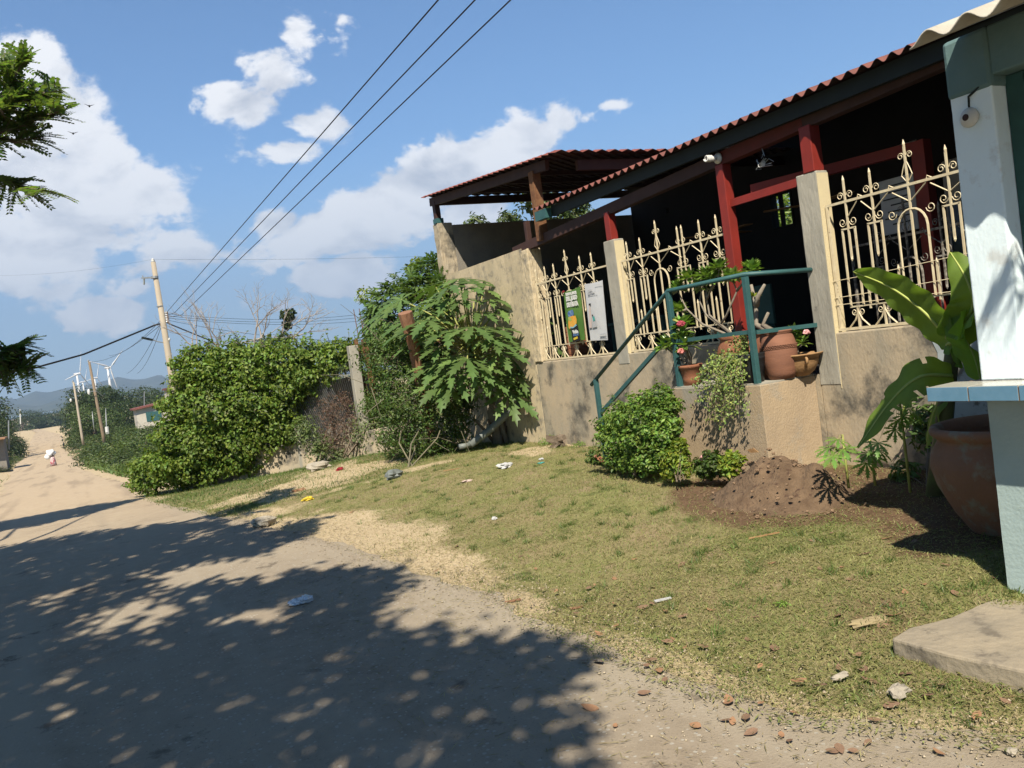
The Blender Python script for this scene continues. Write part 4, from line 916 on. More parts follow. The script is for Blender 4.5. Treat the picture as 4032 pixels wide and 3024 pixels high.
P, d = blob_points(HB+HBx, 36000, 3, shell=.45, lump=.30, floor=lambda x, y: gz(x, y)+.01); leaf_mesh('foliage', P, leafnorm(d, 3, up=.45, rnd=1.1), .074, m_leafhedge, hedge, .62, seed=3)
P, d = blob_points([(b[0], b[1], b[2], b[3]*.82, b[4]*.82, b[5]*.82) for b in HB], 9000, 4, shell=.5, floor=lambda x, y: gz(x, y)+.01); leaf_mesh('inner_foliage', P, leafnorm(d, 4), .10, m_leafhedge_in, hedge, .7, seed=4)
b = MB(); rr = random.Random(9)
for k in range(9):
    p0 = PG(rr.uniform(900, 1120), 1850); b.tube([p0+np.array([0, .5, -.1]), p0+np.array([rr.uniform(-.1, .1), .5, .4]), p0+np.array([rr.uniform(-.2, .2), .7, .9])], [.03, .025, .01], 5)
b.build('stem', m_bark, hedge)
b = MB()
for k in range(60):   # loose shoots on the crest
    q = HB[rr.choice([0, 1, 2, 3, 4, 5, 6, 7, 11])]; a = rr.uniform(0, 2*pi); c = np.array([q[0]+q[3]*.5*cos(a), q[1]+q[3]*.5*sin(a), q[2]+q[3]*.75]); e = c+np.array([rr.uniform(-.2, .2), rr.uniform(-.2, .2), rr.uniform(.1, .35)])
    b.tube([c, (c+e)/2+np.array([0, 0, .05]), e], [.006, .005, .002], 4)
    if k == 0: LP, LN = [], []
    for t_ in np.linspace(.3, 1, 5): LP.append(c+(e-c)*t_+np.array([rr.uniform(-.04, .04)]*3)); LN.append((rr.uniform(-.5, .5), rr.uniform(-.5, .5), 1))
b.build('shoots', m_bark, hedge); leaf_mesh('shoot_leaves', LP, LN, .085, m_leafhedge, hedge, .55, seed=8)

# ---- low wall, columns, mesh fence behind the hedge
fw = thing('low_boundary_wall', (4.2, 15.6, g(4.2, 15.6)), 'low stained concrete wall with mesh above, between the hedge and the thorn bush', 'wall')
W0, W1, W2 = np.array([1.6, 17.4, 0]), np.array([3.9, 16.1, 0]), np.array([5.65, 13.1, 0])
for a, c in ((W0, W1), (W1, W2)):
    za, zc = g(*a[:2]), g(*c[:2]); MB().bar(a+(0, 0, za+.1), c+(0, 0, zc+.12), .14, .75).build('wall_course', m_plaster, fw, bevel=.02)
def stain_post(p, h, w, mat, nm): z = g(p[0], p[1]); MB().bar((p[0], p[1], z-.2), (p[0]-.0, p[1], z+h), w, w, up=(0, 1, 0)).build(nm, mat, fw, bevel=.01)
cp = PY(1420, 1600, 15.0); stain_post((cp[0], 15.0), 2.05, .17, m_pier, 'concrete_column')
for u in (1170, 1300): q = PY(u, 1700, 16.2); stain_post((q[0], 16.2), 1.5, .09, m_pier, 'concrete_column')
# mesh
b = MB(); mA, mB_ = PY(1150, 1600, 16.3), PY(1412, 1600, 15.1)
for k in range(34):
    t0 = k/33; x0, y0 = mA[0]+(mB_[0]-mA[0])*t0, mA[1]+(mB_[1]-mA[1])*t0
    for sg in (-1, 1):
        t1 = t0+sg*.5
        if t1 < 0: tt = t0/.5; t1 = 0
        elif t1 > 1: tt = (1-t0)/.5; t1 = 1
        else: tt = 1
        z0, z1 = .25, .25+1.5*tt; b.tube([(x0, y0, z0), (mA[0]+(mB_[0]-mA[0])*t1, mA[1]+(mB_[1]-mA[1])*t1, z1)], .004, 3, cap=False)
b.build('wire_mesh', m_metal, fw)
b = MB().add([(mA[0], mA[1]+.6, -.3), (mB_[0]+.6, mB_[1]+.5, -.3), (mB_[0]+.6, mB_[1]+.5, 1.55), (mA[0], mA[1]+.6, 1.35), (mA[0], mA[1]+.65, -.3), (mB_[0]+.6, mB_[1]+.55, -.3), (mB_[0]+.6, mB_[1]+.55, 1.55), (mA[0], mA[1]+.65, 1.35)],
    [(3, 2, 1, 0), (4, 5, 6, 7), (0, 1, 5, 4), (1, 2, 6, 5), (2, 3, 7, 6), (3, 0, 4, 7)])
tag(b.build('lattice_screen', material('weathered screen', (.40, .35, .30), (.28, .24, .2), scale=25, rough=.9)), 'weathered pale screen standing behind the wire mesh', 'screen')
# rusty steel frame with sheet and rebars
sf = thing('rusty_steel_gate', (5.0, 14.9, g(5, 14.9)), 'rusty steel post and corrugated sheet gate behind the papaya, rebars standing up', 'gate')
for u, w in ((1400, .06), (1432, .09)):
    q = PY(u, 1335, 15.1); MB().bar((q[0]+.12, 15.1, -.2), (q[0], 15.1, q[2]), w, w, up=(0, 1, 0)).build('steel_post', m_rust, sf)
for (u, v, u2, v2) in ((1392, 1218, 1412, 1330), (1414, 1215, 1432, 1325), (1430, 1245, 1428, 1330)):
    a, c = PY(u, v, 15.2), PY(u2, v2, 15.2); MB().tube([a, c], .008, 5).build('rebar', m_rust, sf)
q0, q1, q2_, q3 = PY(1435, 1322, 15.25), PY(1760, 1285, 15.25), PY(1760, 1440, 15.25), PY(1440, 1440, 15.25)
b = MB(); V = []
for i in range(41):
    t0 = i/40; o = np.array([0, .03*sin(i*1.6), 0]); V += [q0*(1-t0)+q1*t0+o, q3*(1-t0)+q2_*t0+o]
k = len(V); V += [v+np.array([0, .006, 0]) for v in V]; F = []
for i in range(40): F += [(2*i, 2*i+1, 2*i+3, 2*i+2), (k+2*i, k+2*i+2, k+2*i+3, k+2*i+1)]
b.add(V, F); b.build('corrugated_sheet', material('rusty grey sheet', (.14, .12, .11), (.20, .12, .08), scale=5, rough=.8), sf)
MB().bar(q0-(0, .05, .02), q1-(0, .05, .02), .05, .06).build('top_rail', m_rust, sf); MB().bar(q0-(.3, .06, .28), q1-(0, .06, .28), .04, .05).build('cross_rail', m_rust, sf)

# ---- papaya
def papaya_template():
    lobes = [(-128, .52), (-88, .72), (-50, .86), (-18, .98), (14, 1.0), (48, .88), (86, .72), (126, .52)]; V = []; F = []
    for a, L in lobes:
        a = radians(a); d = np.array([cos(a), sin(a)]); n_ = np.array([-sin(a), cos(a)])
        prof = [(0, .02), (.22, .10), (.38, .12), (.46, .26), (.52, .11), (.64, .24), (.68, .09), (.80, .17), (.84, .06), (1.0, .004)]
        b = len(V)
        for t, w in prof:
            c = d*t*L; z = -.55*(t*L)**2*.6+.04*t
            lean = .10*w/.2
            V += [(*(c+n_*w*L*.62+d*lean*L), z-.05*w), (*c, z), (*(c-n_*w*L*.62+d*lean*L), z-.05*w)]
        for i in range(len(prof)-1):
            q = b+3*i; F += [(q, q+1, q+4, q+3), (q+1, q+2, q+5, q+4)]
    return np.array(V), np.array(F)
PT_V, PT_F = papaya_template()
def papaya_leaves(name, items, mat, parent):
    Vs, Fs = [], []; o = 0
    for (c, d, up, s) in items:
        d = np.array(d, float); d /= np.linalg.norm(d); up = np.array(up, float); up -= d*(up@d); up /= np.linalg.norm(up); sd = np.cross(up, d)
        Vs.append(np.array(c)+s*(PT_V[:, :1]*d+PT_V[:, 1:2]*sd+PT_V[:, 2:]*up)); Fs.append(PT_F+o); o += len(PT_V)
    return np_mesh(name, np.concatenate(Vs), np.concatenate(Fs), mat, parent)
def papaya_plant(name, label, top, petioles, leafsize, trunk, mat, seed=0, petmat=None, tr=.05, group=None, fruits=0):
    rr = random.Random(seed); top = np.array(top); t = thing(name, trunk[0], label, 'tree' if tr > .03 else 'plant', group)
    MB().tube(trunk, [tr*1.1, tr, tr*.8, tr*.6][:len(trunk)], 8).build('trunk', m_palebark if tr > .03 else m_petiole, t, smooth=True)
    for e in petioles:
        e = np.array(e); st_ = top+np.array([0, 0, -rr.uniform(0, .25)*(tr/.05)]); mid = (st_+e)/2+np.array([0, 0, .10*np.linalg.norm(e-st_)])
        MB().tube([st_, mid, e], [.010*tr/.05, .008*tr/.05, .006*tr/.05], 5).build('petiole', petmat or m_petiole, t, smooth=True)
        d = e-top; d[2] = min(d[2], 0)*.5-.12*np.linalg.norm(d[:2]); d += np.array([rr.uniform(-.15, .15), rr.uniform(-.15, .15), 0])*np.linalg.norm(d)
        papaya_leaves('leaf', [(e, d, np.array([rr.uniform(-.35, .1), rr.uniform(-.5, .1), 1]), leafsize*rr.uniform(.78, 1.15))], mat, t)
    for k in range(fruits):
        a = k*1.4; MB().blob(top+np.array([.09*cos(a), .09*sin(a), -.22-.08*(k % 3)]), (.055, .055, .075), 10, 8, .03, k).build('fruit', m_leafhedge_in, t, smooth=True)
    return t
cr = lambda u, v, Y: PY(1200+u/1.843, 1000+v/1.843, Y)
top = cr(1205, 640, 11.6)
leafpx = [(1060,230,11.2),(1150,330,11.0),(880,360,11.6),(880,530,11.2),(975,680,11.0),(1075,850,10.8),(1220,530,10.7),(1415,400,11.0),(1300,260,11.4),(1370,200,11.8),(1540,280,11.6),(1430,600,10.9),(1580,590,11.3),
 (1400,710,10.6),(1500,760,10.9),(1440,930,10.8),(1330,880,10.7),(1010,940,11.0),(780,470,11.9),(700,330,12.1),(1250,150,12.2),(950,240,12.2),(1660,850,10.9),(1590,400,11.7),(1120,480,12.3),(1010,420,12.2),(1330,480,12.3),(820,640,11.6),(1480,520,12.0),(600,430,12.5),(1050,560,10.9),(1310,620,10.6),(1180,250,11.0),(1460,330,11.2),(1620,480,11.2),(960,800,11.2),(1180,760,10.6),(1260,830,10.6),(900,480,11.2),(1540,860,10.7),(1090,740,10.9),(1380,640,10.5),(760,560,11.6),(1500,220,11.9),(1120,180,11.6),(1650,330,11.4),(1690,420,11.3),(1700,560,11.2),(1620,720,11.1),(1580,800,11.0),(1350,330,11.1),(1250,420,11.0),(1040,330,11.2),(1150,180,11.5),(1560,480,11.0),(1340,540,10.8),(980,560,11.1),(1100,900,10.9),(1250,900,10.8),(1690,760,10.8),(1620,940,10.7),(1700,650,10.9),(1480,1010,10.7),(1560,940,10.8)]
tb0 = PG(1965, 1748)
papaya_plant('papaya_tree', 'large papaya tree with long yellow leaf stalks against the pale end wall', top, [cr(*q) for q in leafpx], .56, [tb0-(0, 0, .1), tb0+np.array([-.05, 0, .5]), (top+tb0)/2+np.array([.08, 0, .1]), top], m_papaya, 2, tr=.075, fruits=6)
top2 = cr(1330, 930, 11.3)
papaya_plant('papaya_tree', 'small thin papaya leaning out from the foot of the large one', top2, [cr(*q) for q in ((1560,1000,10.9),(1680,800,11.0),(1460,860,10.8),(1600,930,11.1),(1200,820,11.2),(1500,930,11.0),(1280,1010,10.9),(1650,880,11.0),(1380,850,11.6))], .28, [tb0+np.array([.1, -.1, -.1]), tb0+np.array([.02, -.1, .4]), cr(1350, 1080, 11.3), top2], m_papaya, 3, tr=.035)
b = MB(); 
for (u, v, u2, v2) in ((1390, 1390, 1225, 1195), (1420, 1390, 1510, 1110), (1380, 1370, 1330, 1200), (1450, 1380, 1440, 1150)): b.tube([cr(u, v, 11.5), cr((u+u2)/2+10, (v+v2)/2, 11.35), cr(u2, v2, 11.3)], [.03, .024, .014], 6)
tag(b.build('dead_branches', m_bark), 'bare pale stems rising from the foot of the papaya trees', 'branches')
# darker tree behind, left of the end wall
bt = [cr(u, v, Y).tolist()+[r] for (u, v, Y, r) in ((960, 130, 13.6, .30), (900, 200, 13.5, .38), (800, 300, 13.4, .42), (700, 380, 13.4, .45), (600, 400, 13.5, .35), (560, 500, 13.6, .35), (680, 500, 13.3, .4), (850, 420, 13.2, .5), (1000, 330, 13.0, .35), (780, 620, 13.3, .35), (900, 700, 13.2, .45), (520, 540, 13.8, .22))]
bk_ = thing('leafy_tree', (4.9, 13.6, g(4.9, 13.6)), 'dark green leafy tree behind the papaya, left of the end wall', 'tree')
P, d = blob_points(bt, 420, 12, shell=.4, lump=.2)
rr = random.Random(4); items = []
for p, n_ in zip(P, d): items.append((p, n_+np.array([0, 0, -.5]), np.array([0, 0, 1])+n_*.7+np.array([rr.uniform(-.4, .4)]*3), rr.uniform(.16, .26)))
papaya_leaves('foliage', items, m_papaya, bk_); P, d = blob_points(bt, 2500, 13, shell=.6); leaf_mesh('inner_foliage', P, leafnorm(d, 13), .11, m_leafhedge_in, bk_, .4, seed=13)
b = MB(); tree_limbs(b, (4.9, 13.6, g(4.9, 13.6)), cr(850, 600, 13.4), [q[:3] for q in bt[:8]], .07, 5); b.build('trunk', m_bark, bk_)
tp = [(PY(u, v, 13.8), r) for u, v, r in ((1440, 1165, .16), (1475, 1190, .2), (1425, 1160, .1), (1640, 1040, .12), (1480, 1160, .12), (1620, 1060, .1))]
for sl2 in (tp[:3]+tp[4:5], tp[3:4]+tp[5:]): P, d = blob_points([(p[0], p[1], p[2], r) for p, r in sl2], 220, 14); leaf_mesh('young_shoots', P, leafnorm(d, 14), .09, m_shrubyel, bk_, .35, seed=14)
ft = bush('leafy_tree', 'tree crown seen through the gap under the shed roof, behind the block wall', 'tree', [PY(u, v, 19.).tolist()+[r] for u, v, r in ((2090, 790, .35), (2160, 800, .4), (2010, 880, .35), (1880, 900, .35), (2180, 860, .5), (2260, 830, .5))], 2600, .17, m_fartree2, 31, base=(10.5, 19., -.3), aspect=.35)
# tree seen through the inner window
bush('leafy_tree', 'bright tree seen through the small inner window', 'tree', [PY(3060, 860, 16.5).tolist()+[.9], PY(3110, 840, 16.5).tolist()+[.8], PY(3030, 900, 16.5).tolist()+[.7]], 2500, .2, m_leafhedge, 33, base=(17.5, 16.5, 0), aspect=.35)

# ---- thorn bush, poles
tb = thing('thorn_bush', (4.4, 11.9, g(4.4, 11.9)), 'tangled small-leaved thorny bush around the leaning wooden post', 'bush')
TBp = [(560,720,12.3,.38),(640,740,12.2,.34),(600,830,12.2,.38),(720,850,11.9,.45),(850,900,11.7,.35),(660,1000,12,.42),(800,1030,11.7,.5),(960,1010,11.5,.4),(720,1180,11.9,.48),(880,1190,11.6,.5),(1030,1150,11.4,.38),(800,1330,11.8,.42),(940,1320,11.6,.38),(680,1330,12,.3),(1080,1260,11.4,.28),(1150,1080,11.5,.22),(560,1080,12.3,.3),(860,1430,11.8,.25)]
TB_ = [cr(u, v, Y).tolist()+[r] for u, v, Y, r in TBp]
P, d = blob_points(TB_, 26000, 21, shell=.8, lump=.3, floor=lambda x, y: gz(x, y)+.03); leaf_mesh('foliage', P, leafnorm(d, 21, rnd=1.2), .048, m_thorn, tb, .5, seed=21)
b = MB(); rr = random.Random(12); foot = PG(1660, 1850)+np.array([0, .25, 0])
for k in range(110):
    q = TB_[rr.randrange(len(TB_))]; a = np.array(q[:3])+np.array([rr.gauss(0, q[3]*.6) for _ in range(3)]); v = np.array([rr.gauss(0, 1), rr.gauss(0, 1), rr.gauss(.1, .8)]); v /= np.linalg.norm(v)
    L = rr.uniform(.3, .9); b.tube([a, a+v*L*.5+np.array([0, 0, rr.uniform(-.06, .06)]), a+v*L+np.array([0, 0, -.10])], [.006, .005, .002], 4)
for k in range(4):
    q = TB_[k+8]; b.tube([foot+np.array([rr.uniform(-.1, .1), .3, -.05]), (foot+np.array(q[:3]))/2+np.array([rr.uniform(-.2, .2), 0, 0]), q[:3]], [.012, .010, .004], 5)
b.build('twigs', m_twig, tb)
pw = MB().tube([cr(955, 1560, 11.75), cr(930, 1400, 11.7)], [.075, .07], 8).tube([cr(930, 1410, 11.7), cr(830, 900, 11.5), cr(785, 640, 11.35), cr(728, 425, 11.25)], [.07, .075, .085, .105], 9).build('wooden_post', m_postwood, smooth=False); tag(pw, 'thick red brown sawn wooden post leaning left out of the thorn bush', 'post')
dv = bush('dry_vine', 'brown dried vine tangle covering the mesh fence beside the thorn bush', 'vine', [PY(u, v, 15.3).tolist()+[r] for u, v, r in ((1310, 1620, .32), (1370, 1660, .38), (1300, 1730, .3), (1400, 1750, .32), (1350, 1580, .2))], 5000, .045, m_dry, 41, base=(3.7, 15.3, g(3.7, 15.3)), aspect=.25, shell=.7)
bush('weedy_vine', 'sparse green creeper over the low wall between hedge and thorn bush', 'vine', [PY(u, v, 15.0).tolist()+[r] for u, v, r in ((1440, 1700, .35), (1480, 1780, .3), (1440, 1600, .25), (1250, 1760, .28), (1390, 1830, .2), (1500, 1640, .25), (1200, 1700, .3), (1330, 1800, .2), (1520, 1850, .2))], 5200, .055, m_field, 42, base=(4.1, 15., g(4.1, 15)), aspect=.4, shell=.9)
# grey drain pipe
q = [cr(1120, 1400, 11.0), cr(1200, 1385, 11.0), cr(1330, 1290, 11.0), cr(1480, 1150, 10.9), cr(1590, 1070, 10.8)]
pp = thing('drain_pipe', q[1], 'grey drain pipe running down from the pale wall behind the papaya', 'pipe')
MB().tube(q[1:], .055, 12).build('pipe', m_pvc, pp, smooth=True); MB().tube([q[0], q[1]], .04, 10).build('pipe_end', m_pvc, pp, smooth=True); MB().tube([q[4], (XF+.02, q[4][1]-.0, q[4][2]+.03)], .06, 12).build('elbow', m_pvc, pp, smooth=True)

# ---- garden in front of the landing
hq = lambda u, v, X: PX(2300+u/2.074, 1200+v/2.074, X)
bush('garden_shrub', 'dense bright green shrub at the foot of the stair railing', 'shrub', [hq(u, v, X).tolist()+[r] for u, v, X, r in ((600, 790, 4.78, .15), (500, 850, 4.78, .17), (340, 920, 4.8, .18), (230, 980, 4.8, .16), (420, 990, 4.65, .22), (590, 960, 4.65, .20), (670, 860, 4.75, .12), (300, 1110, 4.7, .19), (470, 1130, 4.6, .21), (620, 1090, 4.6, .19), (250, 1230, 4.65, .14), (400, 1260, 4.6, .16), (540, 1260, 4.55, .15), (700, 990, 4.65, .12), (745, 820, 4.75, .07), (650, 740, 4.8, .07), (170, 1050, 4.7, .1))],
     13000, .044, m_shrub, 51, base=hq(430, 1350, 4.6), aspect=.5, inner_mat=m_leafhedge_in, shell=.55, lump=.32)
bush('garden_shrub', 'yellow green shrub with upright shoots, right of the dense shrub', 'shrub', [hq(u, v, X).tolist()+[r] for u, v, X, r in ((730, 1250, 4.5, .10), (790, 1220, 4.5, .07), (800, 1120, 4.5, .045), (810, 1160, 4.5, .04), (720, 1330, 4.5, .10), (810, 1320, 4.5, .09), (745, 1140, 4.5, .035))], 1700, .042, m_shrubyel, 52, base=hq(760, 1390, 4.4), aspect=.42)
ix = bush('flowering_shrub', 'low dark green shrub with one pink flower head against the landing wall', 'shrub', [hq(u, v, X).tolist()+[r] for u, v, X, r in ((1010, 1320, 4.62, .11), (1060, 1290, 4.62, .1), (980, 1350, 4.6, .07))], 1500, .04, m_leafhedge_in, 53, base=hq(1010, 1400, 4.6), aspect=.5)
c = hq(978, 1252, 4.58)
MB().blob(c, (.028, .038, .022), 12, 8, .5, 3).build('flower', m_flowerpink, ix)
bush('garden_shrub', 'small round light green shrub beside the earth pile', 'shrub', [hq(u, v, X).tolist()+[r] for u, v, X, r in ((1190, 1290, 4.66, .08), (1240, 1270, 4.66, .07), (1150, 1320, 4.64, .07), (1210, 1340, 4.64, .07))], 1000, .05, m_shrubyel, 54, base=hq(1200, 1410, 4.6), aspect=.5)
bush('garden_shrub', 'tiny dark weed with red leaves left of the dense shrub', 'shrub', [hq(u, v, 4.6).tolist()+[r] for u, v, r in ((70, 1250, .07), (120, 1270, .06), (60, 1210, .04))], 350, .035, m_leafhedge_in, 55, base=hq(80, 1290, 4.6))
b = MB(); rr = random.Random(2)
for k in range(7): c = hq(rr.uniform(90, 170), rr.uniform(1235, 1290), 4.55); b.blob(c, .02, 6, 4, .4, k)
tag(b.build('rubble', m_clay), 'few reddish rubble pieces beside the tiny weed', 'rubble', kind='stuff')
# earth pile
c0 = PX(3020, 1900, 4.62); pc = (4.66, 4.83)
V = []; F = []; n1, n2 = 26, 44
for i in range(n1+1):
    for j in range(n2):
        a = 2*pi*j/n2; r = .66*i/n1; x, y = pc[0]+r*cos(a)*.8, pc[1]+r*sin(a)*1.0; h = .34*max(0, 1-(i/n1))**1.15
        h += (float(fbm(x, y, .11, 5, 50))-.5)*.17*(1-(i/n1)**3)+.14*math.exp(-((y-4.42)**2+(x-4.7)**2)/.02)
        if x > XL-.0 and y > LY0: x = XL
        V.append((x, y, g(x, y)+h-.02))
for i in range(n1):
    for j in range(n2): F.append((i*n2+j, (i+1)*n2+j, (i+1)*n2+(j+1) % n2, i*n2+(j+1) % n2))
ep = thing('earth_pile', (pc[0], pc[1], g(*pc)), 'pile of loose brown earth against the landing', 'earth pile'); mesh_obj('mound', V, F, m_soil, ep, smooth=True)
b = MB(); rr = random.Random(6)
for k in range(170):
    a = rr.uniform(0, 2*pi); r = .75*rr.random()**.6; x, y = pc[0]-.02+r*cos(a)*.85, pc[1]+r*sin(a)*1.1
    if x > XL: continue
    h = .37*max(0, 1-r/.66)**1.05; s_ = rr.uniform(.004, .017); b.blob((x, y, g(x, y)+h+.004), (s_, s_, s_*.8), 8, 6, .3, k)
o = b.build('clods', material('crumbled earth', (.30, .20, .125), (.22, .145, .09), scale=40, rough=1), ep); tag(o, kind='stuff')
for k, (u, v) in enumerate(((1480, 1400), (1290, 1590), (1820, 1530), (1500, 1335), (1770, 1470))):
    pass
# dry corn-husk like leaves leaning on the landing
for k, (L, lab) in enumerate((([(1225, 1200), (1290, 1240), (1310, 1230), (1240, 1190)], 'pale dry husk lying against the landing, left one'), ([(1330, 1165), (1380, 1150), (1425, 1185), (1360, 1190)], 'pale dry husk lying against the landing, right one'))):
    P_4 = [hq(u, v+20, 4.98-.0*k) for u, v in L]; b = MB(); b.add(P_4+[p+np.array([.006, 0, 0]) for p in P_4], [(0, 1, 2, 3), (7, 6, 5, 4), (0, 4, 5, 1), (1, 5, 6, 2), (2, 6, 7, 3), (3, 7, 4, 0)])
    tag(b.build('dry_husk', m_claypale), lab, 'husk', 'dry husks by the landing')
# ---- pots on the landing
def pot(name, label, c, prof, mat, wob=0, n=36, sx=1, sy=1, rot=0, soil=True, cat='pot'):
    t = thing(name, c, label, cat, 'pots on the landing'); rmax, zt = prof[-1]
    inn = [(r*.90, z) for r, z in reversed(prof[len(prof)//2:])]; full = prof+[(rmax*.97, zt+.004)]+[(rmax*.86, zt-.01), (rmax*.80, zt-.05), (.001, zt-.055)]
    MB().lathe(full, c, n, wob, sx, sy, rot).build('body', mat, t, smooth=True)
    if soil: MB().lathe([(rmax*.82, zt-.05), (rmax*.5, zt-.03), (.001, zt-.025)], c, n, 0, sx, sy, rot).build('soil', m_soil, t)
    return t
FZ = FLOOR+.005
p_small = pot('clay_pot', 'small plain clay pot at the left end of the landing', (5.17, 6.28, FZ), [(.001, 0), (.075, .0), (.085, .06), (.10, .16), (.115, .165), (.118, .19)], m_clay)
p_big = pot('clay_pot', 'round orange clay pot with wavy rim holding the desert rose', (5.42, 5.86, FZ), [(.001, 0), (.11, 0), (.16, .08), (.20, .2), (.205, .28), (.175, .36), (.165, .39), (.20, .43)], m_clay, wob=.03)
p_b2 = pot('clay_pot', 'second orange clay pot with wavy rim, behind the black bucket', (5.48, 5.50, FZ), [(.001, 0), (.10, 0), (.14, .08), (.17, .2), (.175, .29), (.155, .37), (.15, .40), (.18, .43)], m_clay, wob=.03)
p_blk = pot('plastic_bucket', 'black plastic bucket with trailing plant behind the corner railing post', (5.19, 5.50, FZ), [(.001, 0), (.10, 0), (.118, .14), (.133, .2), (.136, .205), (.136, .215), (.133, .22), (.138, .235), (.14, .25)], m_blackpl, cat='bucket')
p_tall = pot('clay_pot', 'tall brown clay jar with stamped scale band, right of the corner railing post', (5.40, 5.36, FZ), [(.001, 0), (.105, 0), (.125, .05), (.148, .16), (.152, .25), (.147, .31), (.128, .375), (.12, .39), (.138, .405), (.14, .415)], m_claydark)
b = MB()
for rw in range(3):
    for k in range(46):
        a = 2*pi*(k+.5*(rw % 2))/46; r = .1545; z = FZ+.27+rw*.013; pts = [(5.40+r*cos(a+da), 5.36+r*sin(a+da), z-.006*cos(da*25)) for da in (-.06, -.03, 0, .03, .06)]; b.tube(pts, .0028, 4, cap=False)
b.build('stamped_band', m_claydark, p_tall)
p_bowl = pot('clay_bowl', 'ochre two-handled clay bowl with pink flowering plant at the landing edge', (5.56, 5.30, FZ), [(.001, 0), (.07, 0), (.12, .04), (.155, .10), (.165, .15), (.172, .165), (.20, .18), (.205, .19)], m_claypale, n=40)
for sg in (-1, 1):
    a = radians(-118 if sg > 0 else 62); cx, cy = 5.56+.165*cos(a), 5.30+.165*sin(a)
    MB().tube([(cx, cy, FZ+.168), (cx+.035*cos(a), cy+.035*sin(a), FZ+.15), (cx+.035*cos(a), cy+.035*sin(a), FZ+.12), (cx-.012*cos(a), cy-.012*sin(a), FZ+.10)], .012, 7).build('handle', m_claypale, p_bowl, smooth=True)
# rosette of thick leaves
def rosette(LP, LN, LT, c, r, n, rr, up=.5):
    for k in range(n):
        a = rr.uniform(0, 2*pi); e = rr.uniform(-.35, 1.2); d = np.array([cos(a)*cos(e), sin(a)*cos(e), sin(e)]); LP.append(np.array(c)+d*r*.62); LT.append(d); LN.append(np.array([-cos(a)*sin(e), -sin(a)*sin(e), cos(e)]))
def desert_rose(name, label, base, branches, r, n, seed, mat=None, size=.085, rad=.016, flowers=(), fm=None, group=None, aspect=.42):
    t = thing(name, base, label, 'plant', group or 'potted desert roses'); rr = random.Random(seed); b = MB(); LP, LN, LT = [], [], []
    for pts in branches:
        pts = [np.array(p) for p in pts]; k = len(pts); b.tube(pts, [rad*(1-.55*i/(k-1)) for i in range(k)], 6); 
        if r: rosette(LP, LN, LT, pts[-1]+np.array([0, 0, .01]), r, n, rr)
    b.build('stem', m_palebark, t, smooth=True)
    if LP: leaf_mesh('leaves', LP, LN, size, mat or m_rose, t, aspect, seed=seed, Tdir=LT, fold=.12)
    for (c, s_) in flowers: MB().blob(c, (s_, s_, s_*.8), 12, 7, .45, seed).build('flower', fm or m_flower, t)
    return t
k3 = lambda u, v, X: PX(2550+u/4.148, 1000+v/4.148, X)
bs = np.array([5.42, 5.86, FZ+.38])
XA = 5.38
desert_rose('desert_rose', 'big branching desert rose in the round orange pot behind the railing', bs, [
  [bs, k3(900, 1150, XA), k3(640, 900, XA), k3(490, 600, XA)], [bs, k3(960, 1000, XA), k3(850, 780, XA), k3(880, 560, XA)], [bs, k3(1010, 1000, XA), k3(960, 700, XA), k3(960, 380, XA)],
  [k3(960, 760, XA), k3(1020, 600, XA), k3(1080, 440, XA)], [k3(1000, 640, XA), k3(1150, 420, XA), k3(1170, 260, XA)], [k3(1100, 1290, XA+.04), k3(1290, 1000, XA), k3(1460, 600, XA), k3(1380, 420, XA)], [k3(1460, 600, XA), k3(1600, 420, XA), k3(1700, 290, XA+.02)],
  [k3(640, 900, XA), k3(560, 940, XA), k3(500, 930, XA)], [k3(720, 560, XA), k3(690, 470, XA), k3(660, 420, XA)]], .11, 60, 4, size=.105, rad=.013, aspect=.5)
t0 = np.array([5.40, 5.36, FZ+.37])
desert_rose('desert_rose', 'bare cut desert rose stump with few narrow leaves in the tall brown jar', t0, [[t0, k3(1770, 1150, XA), k3(1770, 850, XA), k3(1690, 500, XA)], [k3(1770, 850, XA), k3(1800, 700, XA), k3(1910, 500, XA)], [t0+np.array([0, -.03, 0]), k3(1880, 1150, XA), k3(1970, 960, XA)]], 0, 0, 5, rad=.03)
LP, LN, LT = [], [], []; rosette(LP, LN, LT, k3(1750, 700, XA), .07, 22, random.Random(8)); leaf_mesh('leaves', LP, LN, .07, m_shrubyel, bpy.data.objects['desert_rose.001'], .18, seed=2, Tdir=LT)
s0 = np.array([5.17, 6.28, FZ+.17])
desert_rose('crown_of_thorns', 'leafy plant with dark pink and coral flowers in the small left pot', s0, [[s0, s0+np.array([0, 0, .12]), k3(560, 1180, 5.15)], [s0, s0+np.array([-.02, .04, .10]), k3(420, 1500, 5.1)], [s0, s0+np.array([0, -.03, .1]), k3(640, 1520, 5.1)], [s0, s0+np.array([0, 0, .12]), k3(520, 1430, 5.12)], [s0, k3(560, 1300, 5.12)], [s0, k3(300, 1530, 5.1)]], .13, 30, 6, size=.13, flowers=[(k3(550, 1585, 5.02), .032)], group='potted flowering plants', aspect=.36)
MB().blob(k3(535, 1140, 5.05), (.034, .034, .028), 12, 8, .4, 5).build('flower', m_flowerred, bpy.data.objects['crown_of_thorns']); MB().tube([k3(500, 1110, 5.06), k3(425, 1075, 5.06)], [.01, .014], 6).build('seed_pod', m_petiole, bpy.data.objects['crown_of_thorns'])
w0 = np.array([5.56, 5.30, FZ+.14])
